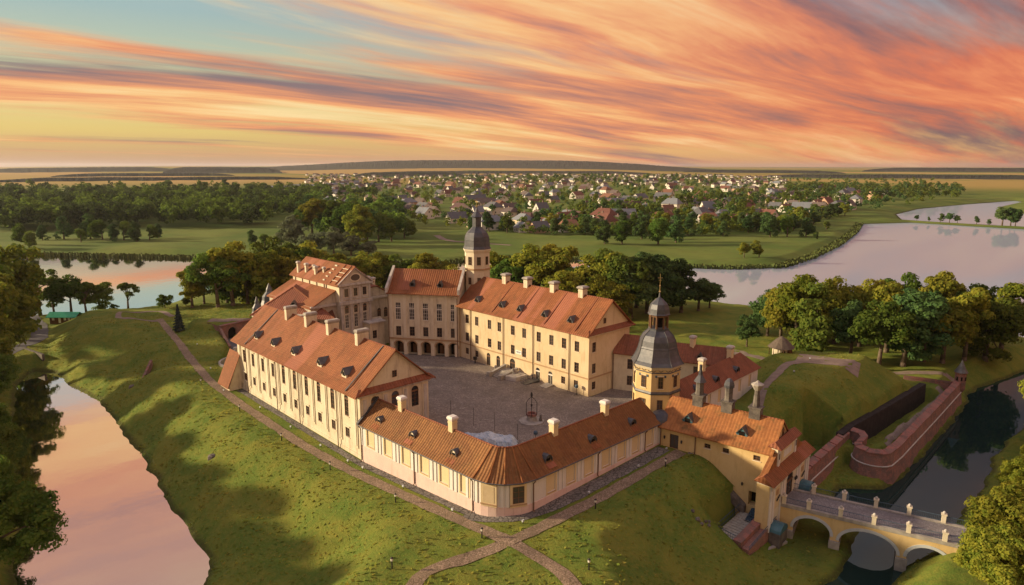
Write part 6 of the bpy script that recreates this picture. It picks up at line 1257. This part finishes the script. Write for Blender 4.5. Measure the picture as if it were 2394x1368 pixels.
GROVES = {
 'bank': ('near', 'big leafy tree on the bank left of the moat', [(-103.3, 5.5, 19.1), (-112.5, 2.0, 19.0), (-116.8, 7.0, 16.0), (-126, 5.5, 16.5), (-135.0, 6.3, 16.5), (-138.3, 10.1, 14.0), (-147.8, 6.0, 15.8), (-152, 11, 13), (-162, 9, 15), (-171, 12.5, 14), (-181.7, 9.7, 18.5), (-189.6, 16.0, 13.8)]),
 'leftpark': ('yellow', 'tall golden tree at the left edge by the road', [(-195.6, 16.5, 28), (-212.1, 20.0, 30.0), (-228.9, 14.7, 28), (-248.0, 25.0, 30.0), (-250, 15, 25), (-266, 24, 27), (-262, 32, 20)]),
 'leftshore': ('open', 'dark tree by the left lake near the kiosk', [(-279.3, 39.0, 19.6), (-278.8, 43.0, 13.0), (-277.9, 48.0, 15.5), (-273.1, 51.6, 13.3), (-275.4, 56.2, 13.8), (-281.5, 66.9, 13.0)]),
 'churchpark': ('yellow', 'golden tree in the park behind the church', [(-234.5, 74.9, 14.8), (-236.5, 79.5, 12.9), (-227.2, 80.7, 20.8), (-225.8, 85.1, 22.0), (-226.9, 90.6, 18.5), (-219.9, 94.1, 20.4), (-250.5, 98.6, 20.4), (-235.2, 104.2, 25.1), (-235.1, 109.9, 23.9), (-254.8, 116.5, 25.8), (-250.4, 122.1, 24.3), (-254.4, 130.2, 20.6), (-244, 90, 22), (-231, 97, 23), (-243, 112, 25), (-222, 103, 21), (-246, 104, 24), (-229, 112, 23), (-240, 121, 24), (-214, 108, 18), (-224, 118, 20)]),
 'behind': ('yellow', 'tree behind the arcaded wing', [(-241.5, 132.8, 17.3), (-237.8, 138.8, 18.1), (-233.8, 142.9, 16.9), (-229.9, 147.0, 19.0), (-225.6, 151.6, 16.4), (-220.0, 155.4, 17.6), (-212.8, 156.4, 18.7), (-210.9, 162.8, 16.4), (-198.8, 169.3, 12.9), (-190.7, 173.6, 21.4), (-187.2, 177.2, 20.9), (-180.8, 177.9, 17.3), (-236, 130, 19), (-228, 138, 20), (-219, 146, 18), (-210, 150, 17), (-203, 160, 17), (-177, 170, 22), (-172, 180, 24)]),
 'palacegrove': ('green', 'large tree in the grove behind the palace', [(-167.7, 172.2, 25.7), (-163.2, 178.9, 25.2), (-152.2, 174.9, 24.0), (-147.6, 181.8, 25.5), (-142.2, 184.5, 26.5), (-136.9, 186.1, 24.6), (-137.0, 196.0, 23.0), (-131.6, 198.6, 21.8), (-128.7, 204.8, 20.1), (-126.0, 211.7, 15.1), (-126.5, 220.2, 10.6), (-146.2, 163.6, 18.4), (-133.1, 167.5, 18.6), (-145.4, 201.2, 22.9)]),
 'eastpark': ('yellow', 'tall tree in the park right of the castle', [(-90.5, 179.4, 9.7), (-92.4, 196.0, 15.3), (-87.2, 193.7, 18.2), (-80.7, 189.7, 21.2), (-78.0, 198.0, 22.1), (-70.5, 176.6, 20.8), (-74.6, 201.7, 20.9), (-68.2, 202.8, 20.0), (-69.1, 211.1, 19.2), (-55.6, 180.5, 18.8), (-52.1, 187.8, 20.5), (-59.5, 217.6, 20.4), (-55.2, 222.5, 22.3), (-45.9, 197.9, 20.1), (-42.5, 204.2, 20.7), (-47.0, 233.7, 17.9), (-39.5, 212.2, 21.2), (-38.5, 224.8, 20.9), (-53.9, 236.9, 18.3), (-64.7, 222.4, 18.3), (-64.5, 186.3, 16.6), (-49.8, 196.2, 18.8), (-84, 206, 19), (-60, 200, 21)]),
 'eastbank': ('neary', 'golden tree on the outer bank right of the moat', [(-18.2, 172.4, 15.0), (-17.0, 158.5, 15.6), (-15.4, 119.9, 9.5), (-13.3, 127.9, 9.2), (-11.5, 93.4, 14.2), (-8.5, 98.9, 11.7), (-12.4, 87.0, 11.4), (-16, 140, 8)]),
 'willow': ('fully', 'round willow alone on the meadow by the right lake', [(-189.2, 364.8, 10.4), (-183.3, 371.1, 11.4)]),
 'meadowL': ('full', 'tree at the edge of the left meadow', [(-588.2, 89.5, 12.4), (-554.7, 74.4, 17.3), (-584.3, 102.0, 18.7), (-549.8, 105.8, 11.4), (-570.9, 116.1, 20.3), (-558.3, 121.0, 17.6), (-543.5, 124.3, 13.7), (-547.6, 132.2, 16.1), (-528.9, 135.7, 15.4), (-534.8, 145.7, 13.0), (-542.8, 154.3, 12.0), (-528.5, 72.6, 13.3), (-448.4, 184.2, 11.2), (-428.0, 184.7, 10.3), (-426.9, 195.4, 12.3)]),
 'silver': ('silver', 'silvery willow behind the church', [(-399.7, 192.6, 23.5), (-379.3, 193.5, 19.9), (-368.8, 201.4, 19.5), (-357.7, 206.7, 18.3), (-458.9, 220.5, 21.4), (-351.8, 214.8, 13.7)]),
 'hillgrove': ('green', 'tree in the mid-distance grove left of the bell tower', [(-491.5, 240.0, 24.6), (-484.7, 247.2, 29.5), (-493.8, 262.9, 32.1), (-469.9, 262.8, 34.3), (-448.6, 261.4, 30.1), (-416.9, 251.3, 28.4), (-409.6, 259.0, 24.0), (-408.2, 268.7, 20.6), (-422.1, 289.3, 17.5), (-396.7, 231.8, 24.7), (-398.4, 243.1, 21.1)]),
 'midmeadow': ('full', 'dark tree at the town edge beyond the right meadow', [(-293.0, 409.0, 17.2), (-262.9, 386.0, 21.5), (-260.2, 403.3, 20.6), (-279.8, 368.2, 18.7), (-287.8, 359.8, 17.3), (-288.5, 483.6, 12.0), (-259.7, 465.9, 12.9), (-261.4, 512.2, 8.6), (-235.3, 491.7, 17.7), (-226.4, 501.1, 18.6), (-217.5, 513.4, 16.1), (-207.8, 510.5, 5.7), (-204.2, 500.6, 6.3), (-228.0, 576.9, 8.8)]),
 'dam': ('dark', 'small tree on the causeway across the right lake', [(-210, 750, 6), (-200, 752, 5), (-190, 751, 9), (-182, 750, 12), (-176, 752, 8), (-160, 750, 8), (-150, 751, 6), (-140, 749, 22), (-134, 751, 18), (-130, 748, 16), (-122, 751, 6), (-116, 749, 7), (-110, 751, 6)]),
}
MIX = {'churchpark': ['yellow', 'yellow', 'green', 'yellow', 'open'], 'behind': ['yellow', 'yellow', 'green'], 'palacegrove': ['yellow', 'yellow', 'green', 'yellow', 'green', 'dark', 'dark', 'dark', 'dark', 'dark', 'dark', 'yellow', 'yellow', 'dark'], 'eastpark': ['dark', 'dark', 'yellow', 'yellow', 'yellow', 'green', 'green', 'yellow', 'yellow', 'green'], 'leftpark': ['yellow', 'yellow', 'green'], 'leftshore': ['open', 'green', 'green', 'open', 'green', 'open'], 'hillgrove': ['full', 'yellow', 'full', 'green'], 'bank': ['near']}
def leftness(p_): return (p_[0]*RGT[0]+p_[1]*RGT[1])/max(1.0, p_[0]*FWD[0]+p_[1]*FWD[1])
for key, (kind, text, pts) in GROVES.items():
    order = sorted(range(len(pts)), key=lambda i: leftness(pts[i])); rank = {i: k+1 for k, i in enumerate(order)}
    for i, (x, y, h_) in enumerate(pts):
        kd = MIX[key][i % len(MIX[key])] if key in MIX else kind
        tree(kd, x, y, h_, '%s, %s from the left' % (text, ordinal(rank[i])), 'trees: '+text, wide=1.15 if key in ('bank', 'eastbank', 'palacegrove') else 1.05)
tree('spruce', -205.5, 61.5, 8.0, 'dark blue-green spruce standing alone beside the left path', None)
tree('bush', -240.9, 68.3, 5.6, 'rounded shrub on the left mound near the lake', None, cat='shrub'); tree('bush', -238, 74, 3.6, 'small round shrub under the golden trees left of the church', None, cat='shrub')
tree('bush', -272, 60, 3.0, 'low shrub at the lake edge behind the left mound', None, cat='shrub')

def scatter(name, label, pts, hs, mats, seed, n_leaf=240, size=.75, wide=.34):
    """one mass of far trees that nobody could count: leaf clumps and stems in one mesh per leaf colour"""
    rng = np.random.default_rng(seed); pts = np.asarray(pts); zz = terrain(pts[:, 0], pts[:, 1]); n = len(pts); which = rng.integers(0, len(mats), n)
    for mi, mt in enumerate(mats):
        sel = np.where(which == mi)[0]
        if len(sel) == 0: continue
        Cs, Us, Vs = [], [], []
        for i in sel:
            H = hs[i]; C, N, cc, cr = crown_points(rng, H, wide*rng.uniform(.85, 1.25), .42, .56, 22, n_leaf, (.12, .19), .2); U, V = leaf_axes(rng, N, size*H/18); Cs.append(C+np.array([pts[i, 0], pts[i, 1], zz[i]])); Us.append(U); Vs.append(V)
        me_ = quads_mesh(name, np.concatenate(Cs), np.concatenate(Us), np.concatenate(Vs), mt); o = bpy.data.objects.new(name, me_); COL.objects.link(o); tag(o, label, 'trees', kind='stuff')
def pol(D, lat): return np.outer(D, FWD)+np.outer(lat, RGT)
rng = np.random.default_rng(5)
# left wood: belt beyond the meadow
def in_view(D, k0, k1, n, rng, d0, d1): 
    Dd = rng.uniform(d0, d1, n); return pol(Dd, Dd*rng.uniform(k0, k1, n))
wd = []
for D0, D1, k0, k1, n in ((590, 700, -.80, -.36, 260), (700, 1000, -.80, -.30, 520), (1000, 1250, -.80, -.20, 260), (560, 620, -.80, -.66, 60)): wd.append(in_view(None, k0, k1, n, rng, D0, D1))
wd = np.concatenate(wd); scatter('left_wood', 'dense dark wood beyond the left lake', wd, rng.uniform(15, 24, len(wd)), ['leaf_dark', 'leaf_green'], 1, 230)
hg = in_view(None, -.31, -.16, 90, rng, 500, 800); scatter('grove_mass', 'mass of trees behind the mid-distance grove', hg, rng.uniform(14, 24, 90), ['leaf_green', 'leaf_dark'], 2, 260)

for i, (D, k, h_) in enumerate(((1380, -.50, 22), (1450, -.42, 20), (1330, -.355, 14))):
    x, y = D*FWD+k*D*RGT; tree('full', x, y, h_, 'lone tree standing above the left wood, %s from the left' % ordinal(i+1), 'lone trees beyond the left wood', wide=1.5)
# ------------------------------------------------------------------ town
rngT = np.random.default_rng(21)
def house_meshes(w_, d_, h_, rise, hip):
    wm, rm, cm, pm = MB(), MB(), MB(), MB(); o_ = .45
    wm.poly([(-w_, -d_, -.6), (w_, -d_, -.6), (w_, -d_, h_), (-w_, -d_, h_)]).poly([(w_, d_, -.6), (-w_, d_, -.6), (-w_, d_, h_), (w_, d_, h_)])
    for s_ in (-1, 1): wm.poly([(s_*w_, -d_, -.6), (s_*w_, d_, -.6), (s_*w_, d_, h_), (s_*w_, 0, h_+rise*(0 if hip else 1)), (s_*w_, -d_, h_)])
    k = .45*w_ if hip else 0; A_ = (-w_-o_, -d_-o_, h_-.25); B_ = (w_+o_, -d_-o_, h_-.25); C_ = (w_+o_, d_+o_, h_-.25); D_ = (-w_-o_, d_+o_, h_-.25); e0, e1 = (-w_-o_+k, 0, h_+rise), (w_+o_-k, 0, h_+rise)
    rm.poly([A_, B_, e1, e0]).poly([C_, D_, e0, e1]); 
    if hip: rm.poly([B_, C_, e1]).poly([D_, A_, e0])
    rm.poly([(x, y, z-.12) for x, y, z in (D_, C_, B_, A_)]) if hip else rm.poly([A_, e0, (e0[0], 0, e0[2]-.2), (A_[0], A_[1], A_[2]-.2)]).poly([B_, e1, (e1[0], 0, e1[2]-.2), (B_[0], B_[1], B_[2]-.2)])
    cm.box(w_*.3-.35, w_*.3+.35, -.35, .35, h_+rise*.5, h_+rise+.9)
    for s_ in (-1, 1):
        for x in (-d_*.45, d_*.45): pm.box(s_*w_-.05, s_*w_+.05, x-.5, x+.5, .9, 2.2)
        for x in (-w_*.55, 0, w_*.55): pm.box(x-.5, x+.5, s_*d_-.05, s_*d_+.05, .9, 2.2)
        if not hip: pm.box(s_*w_-.05, s_*w_+.05, -.5, .5, h_+rise*.12, h_+rise*.12+1.2)
    return wm.mesh('wall', 'plaster_white'), rm.mesh('roof', 'tile_red'), cm.mesh('chimney', 'brick_coping'), pm.mesh('windows', 'window_glass')
HM = [house_meshes(*a) for a in ((5.0, 4.0, 3.2, 3.6, False), (6.2, 4.6, 3.6, 4.2, False), (4.4, 4.2, 3.4, 4.6, False), (5.6, 5.0, 3.4, 3.0, True), (8.5, 5.2, 4.6, 4.0, False), (7.0, 4.8, 5.6, 3.6, True))]
spots = []
def try_spot(D, lat, gap):
    x, y = D*FWD+lat*RGT
    if any((x-a)**2+(y-b)**2 < gap*gap for a, b, *_ in spots): return
    k = lat/D
    if min(sdist(LAKE, np.array([x]), np.array([y]))[0], sdist(LAKE2, np.array([x]), np.array([y]))[0]) < 22: return
    spots.append((x, y, D, k))
for D, lat in ((575, -18), (552, 8), (548, 22), (600, 26), (612, -8), (590, 50), (640, 60), (625, 85)): try_spot(D, lat, 12)
tries = 0
while len(spots) < 290 and tries < 9000:
    tries += 1; D = 535*math.exp(rngT.uniform(0, 1.3)); k = rngT.uniform(-.27, .56)
    d_lo = np.interp(k, [-.27, -.2, -.14, -.05, .05, .12, .2, .3, .42, .5, .56], [900, 760, 660, 580, 545, 545, 545, 560, 620, 820, 1100])
    if D < d_lo: continue
    if k > .45 and D > 1500: continue
    try_spot(D, k*D, 15 if D < 1000 else 20)
spots.sort(key=lambda s_: s_[2]); ROWN = ['front', 'second', 'third', 'fourth', 'fifth', 'sixth', 'seventh', 'eighth', 'ninth', 'farthest']
per = math.ceil(len(spots)/10)
for ri in range(10):
    row = sorted(spots[ri*per:(ri+1)*per], key=lambda s_: s_[3])
    for ci, (x, y, D, k) in enumerate(row):
        vi = int(rngT.integers(0, len(HM))); wi = int(rngT.choice(5, p=[.42, .14, .08, .08, .28])); ro = int(rngT.choice(6, p=[.14, .26, .08, .26, .18, .08])); z = hz(x, y)
        t = thing('town_house', '%s house with %s roof, %s from left in the %s town row' % (WALL_WORDS[wi], ROOF_WORDS[ro], ordinal(ci+1), ROWN[ri]), 'house', (x, y, z), 'houses of the town', R(YAW)+rngT.choice([0, math.pi/2])+rngT.normal()*.25+.5)
        sc_ = rngT.uniform(1.05, 1.4)*(1.12 if ri < 4 else 1.0); t.scale = (sc_, sc_, sc_*rngT.uniform(.95, 1.15)); ch = None
        for nm, me_, mt in (('wall', HM[vi][0], HOUSE_WALLS[wi]), ('roof', HM[vi][1], HOUSE_ROOFS[ro]), ('window', HM[vi][3], None)):
            c = bpy.data.objects.new(nm, me_); COL.objects.link(c); c.parent = t
            if mt: c.material_slots[0].link = 'OBJECT'; c.material_slots[0].material = mt
            if nm == 'window': c['kind'] = 'stuff'
            if nm == 'roof' and D < 1300: cc_ = bpy.data.objects.new('chimney', HM[vi][2]); COL.objects.link(cc_); cc_.parent = c
# the rest of the town, too far to tell apart
far = MB(); fr = MB()
for _ in range(420):
    D = rngT.uniform(1500, 3000); k = rngT.uniform(-.30, .40); x, y = D*FWD+k*D*RGT
    if sdist(LAKE2, np.array([x]), np.array([y]))[0] < 30: continue
    z = hz(x, y); a = rngT.uniform(0, 180); w_, d_, h_ = rngT.uniform(4, 9), rngT.uniform(4, 6), rngT.uniform(3, 6)
    far.setT((x, y, a)).box(-w_, w_, -d_, d_, z-1, z+h_); fr.setT((x, y, a)).profile(-w_-.4, w_+.4, [(-d_-.4, z+h_-.2), (0, z+h_+3.2), (d_+.4, z+h_-.2)], .2)
for mb_, nm, mt in ((far, 'distant_houses', 'plaster_white'), (fr, 'distant_roofs', 'house_roof_3')): tag(mb_.build(nm, mt), 'mass of distant town houses', 'houses', kind='stuff')
# big flat sheds on the left behind the wood
for i, (D, k, w_) in enumerate(((1350, -.34, 26), (1420, -.30, 34), (1500, -.25, 30))):
    x, y = D*FWD+k*D*RGT; z = hz(x, y); t = thing('farm_shed', ['left', 'middle', 'right'][i]+' long pale shed beyond the left wood', 'shed', (x, y, z), 'sheds beyond the wood'); T = (x, y, YAW+8)
    MB(T).box(-w_, w_, -8, 8, z-1, z+7).build('wall', 'house_wall_4', t); MB(T).profile(-w_-1, w_+1, [(-9, z+6.8), (0, z+9.5), (9, z+6.8)], .3).build('roof', 'house_roof_4', t)
# garden trees between the houses
gp = []
for _ in range(1650):
    D = 515*math.exp(rngT.uniform(0, 1.5)); k = rngT.uniform(-.30, .62)
    d_lo = np.interp(k, [-.30, -.2, -.14, -.05, .05, .12, .2, .3, .42, .5, .62], [900, 720, 600, 560, 525, 520, 520, 520, 560, 720, 980])
    if D < d_lo: continue
    x, y = D*FWD+k*D*RGT
    if min(sdist(LAKE, np.array([x]), np.array([y]))[0], sdist(LAKE2, np.array([x]), np.array([y]))[0]) < 12: continue
    if any((x-a)**2+(y-b)**2 < 81 for a, b, *_ in spots): continue
    gp.append((x, y))
gp = np.array(gp); scatter('town_trees', 'garden trees among the town houses', gp, rngT.uniform(6, 15, len(gp)), ['leaf_green', 'leaf_dark', 'leaf_yellow'], 3, 150, .95)
hp = []
for _ in range(420):
    k = rngT.uniform(-.02, .49); D = np.interp(k, [-.06, .05, .2, .3, .42, .5], [545, 522, 508, 510, 560, 740])+abs(rngT.normal())*60; x, y = D*FWD+k*D*RGT
    if sdist(LAKE, np.array([x]), np.array([y]))[0] < 14 or any((x-a)**2+(y-b)**2 < 70 for a, b, *_ in spots): continue
    hp.append((x, y))
scatter('hedge_belt', 'bushes and hedges between meadow and town', np.array(hp), rngT.uniform(3.5, 9, len(hp)), ['leaf_green', 'leaf_dark', 'leaf_yellow'], 9, 130, 1.0, .5)
bl = []
for k0, k1, d0, d1, n in ((.40, .66, 1000, 1500, 240), (.22, .45, 800, 1000, 90), (.10, .22, 640, 740, 40), (-.1, .3, 1500, 2400, 160), (.30, .34, 640, 760, 20)):
    q_ = in_view(None, k0, k1, n, rngT, d0, d1); ok = (sdist(LAKE, q_[:, 0], q_[:, 1]) > 14) & (sdist(LAKE2, q_[:, 0], q_[:, 1]) > 10); bl.append(q_[ok])
bl = np.concatenate(bl); scatter('shore_wood', 'dark wooded shore beyond the town and right lake', bl, rngT.uniform(10, 20, len(bl)), ['leaf_dark', 'leaf_green'], 4, 150, .95)
# larger trees standing along the town edge
te_pts = []
for _ in range(900):
    if len(te_pts) >= 95: break
    k = rngT.uniform(-.06, .50); D = np.interp(k, [-.06, .05, .2, .3, .42, .5], [545, 525, 512, 515, 560, 740])+abs(rngT.normal())*55; x, y = D*FWD+k*D*RGT
    if k < .05 and rngT.uniform() < .6: continue
    if min(sdist(LAKE, np.array([x]), np.array([y]))[0], 99) < 12 or any((x-a)**2+(y-b)**2 < 60 for a, b, *_ in te_pts) or any((x-a)**2+(y-b)**2 < 100 for a, b, *_ in spots): continue
    te_pts.append((x, y, k))
te_pts.sort(key=lambda p_: p_[2])
for i, (x, y, k) in enumerate(te_pts): tree(['full', 'dark', 'full', 'green', 'full', 'yellow', 'full', 'silver'][i % 8], x, y, rngT.uniform(8, 17), 'bushy tree in the belt between meadow and town, %s from the left' % ordinal(i+1), 'trees along the town edge', wide=1.15)
# reeds on the far lake shore
edge = [Vector(p_) for p_ in LAKE]; C_, U_, V_ = [], [], []
for a, b in zip(edge[22:], edge[23:]):
    L_ = (b-a).length
    for k in range(int(L_*5)):
        p_ = a.lerp(b, rngT.uniform()); n_ = Vector((-(b-a).y, (b-a).x)).normalized()*rngT.uniform(-1.5, 5.0); h_ = rngT.uniform(.6, 1.3); C_.append((p_.x-n_.x, p_.y-n_.y, WZ+h_*.8)); an = rngT.uniform(0, 6.28); U_.append((.5*math.cos(an), .5*math.sin(an), 0)); V_.append((rngT.normal()*.1, rngT.normal()*.1, h_))
o = bpy.data.objects.new('reeds', quads_mesh('reeds', np.array(C_), np.array(U_), np.array(V_), 'reed')); COL.objects.link(o); tag(o, 'reed belt along the far lake shore', 'reeds', kind='stuff')
# far woods on the horizon: canopy sheets with thickness
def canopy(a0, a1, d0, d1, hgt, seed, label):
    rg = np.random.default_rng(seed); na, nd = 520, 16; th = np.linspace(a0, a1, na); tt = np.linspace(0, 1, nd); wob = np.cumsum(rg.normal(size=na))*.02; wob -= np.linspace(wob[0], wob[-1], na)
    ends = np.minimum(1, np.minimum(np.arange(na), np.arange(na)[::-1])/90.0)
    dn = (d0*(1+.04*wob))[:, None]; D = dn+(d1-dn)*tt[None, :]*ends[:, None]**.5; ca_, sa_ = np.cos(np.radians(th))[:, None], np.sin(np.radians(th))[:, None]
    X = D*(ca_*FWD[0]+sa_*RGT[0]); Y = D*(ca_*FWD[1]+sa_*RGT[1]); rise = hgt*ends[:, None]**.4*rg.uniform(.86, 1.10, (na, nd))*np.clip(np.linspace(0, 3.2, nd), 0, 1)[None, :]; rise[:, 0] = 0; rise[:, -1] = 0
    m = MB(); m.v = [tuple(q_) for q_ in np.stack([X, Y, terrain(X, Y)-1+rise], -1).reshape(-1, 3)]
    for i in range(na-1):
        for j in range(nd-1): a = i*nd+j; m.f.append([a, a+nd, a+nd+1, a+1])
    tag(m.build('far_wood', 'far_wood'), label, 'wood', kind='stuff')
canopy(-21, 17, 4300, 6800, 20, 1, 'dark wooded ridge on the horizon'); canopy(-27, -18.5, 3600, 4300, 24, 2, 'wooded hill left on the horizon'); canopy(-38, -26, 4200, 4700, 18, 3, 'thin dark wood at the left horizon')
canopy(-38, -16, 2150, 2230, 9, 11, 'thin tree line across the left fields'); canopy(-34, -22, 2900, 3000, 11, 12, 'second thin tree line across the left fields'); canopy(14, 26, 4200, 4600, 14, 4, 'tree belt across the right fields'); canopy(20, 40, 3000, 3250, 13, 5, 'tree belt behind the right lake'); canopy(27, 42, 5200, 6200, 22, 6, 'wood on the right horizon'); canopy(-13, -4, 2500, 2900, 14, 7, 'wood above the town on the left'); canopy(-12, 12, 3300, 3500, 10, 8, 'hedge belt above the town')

# ------------------------------------------------------------------ haze
def haze_mat():
    m = bpy.data.materials.new('haze'); m.use_nodes = True; m.node_tree.nodes.clear(); n = NT(m.node_tree); MATS['haze'] = m
    v_ = n.node('ShaderNodeVolumePrincipled', {'Color': (0.80, 0.82, 0.90, 1), 'Density': 3.4e-5, 'Anisotropy': 0.4}); n.node('ShaderNodeOutputMaterial', {'Volume': v_.outputs[0]})
haze_mat()
hb = MB().box(-26000, 26000, -26000, 26000, -14.5, 110).build('haze', 'haze'); tag(hb, 'thin evening haze over the landscape', 'haze', kind='stuff')

# ------------------------------------------------------------------ long grass on the near slopes
rg = np.random.default_rng(77); n = 42000
gxx = rg.uniform(-240, -22, n); gyy = rg.uniform(12, 165, n); dist_ = np.hypot(gxx, gyy); keep = rg.uniform(size=n) < np.clip(130/dist_, .25, 1.0)
gxx, gyy = gxx[keep], gyy[keep]; latg = gxx*RGT[0]+gyy*RGT[1]; fw_ = gxx*FWD[0]+gyy*FWD[1]; keep = (fw_ > 55) & (np.abs(latg/fw_) < .80) & (sdist(CASTLE, gxx, gyy) > 0.3) & (sdist(YARD, gxx, gyy) > .4)
gxx, gyy = gxx[keep], gyy[keep]
def line_dist(pts, X, Y):
    d = np.full(X.shape, 1e9)
    for (ax_, ay_), (bx_, by_) in zip(pts, pts[1:]):
        ex, ey = bx_-ax_, by_-ay_; t_ = np.clip(((X-ax_)*ex+(Y-ay_)*ey)/(ex*ex+ey*ey), 0, 1); d = np.minimum(d, np.hypot(X-ax_-ex*t_, Y-ay_-ey*t_))
    return d
for pts, w_ in BANDS: 
    keep = line_dist(pts, gxx, gyy) > w_/2+.15; gxx, gyy = gxx[keep], gyy[keep]
gzz = terrain(gxx, gyy); keep = gzz > WZ+.25; gxx, gyy, gzz = gxx[keep], gyy[keep], gzz[keep]
n = len(gxx); patch = vnoise(gxx, gyy, 7.0)*.6+vnoise(gxx+9, gyy+5, 2.5)*.4; an = rg.uniform(0, 6.283, n); hh = np.clip(rg.uniform(.05, .12, n)*(1+.7*patch), .05, .45); ww = rg.uniform(.10, .24, n)
flat_ = np.where(gyy > 100, .6, 1.0); hh = hh*flat_
Cg = np.stack([gxx, gyy, gzz+hh*.75], 1); Ug = np.stack([np.cos(an)*ww, np.sin(an)*ww, np.zeros(n)], 1); Vg = np.stack([rg.normal(size=n)*.10+.05, rg.normal(size=n)*.10, hh], 1)
o = bpy.data.objects.new('grass', quads_mesh('grass', Cg, Ug, Vg, 'grass_blades')); COL.objects.link(o); tag(o, 'rough long grass covering the ramparts', 'grass', kind='stuff')
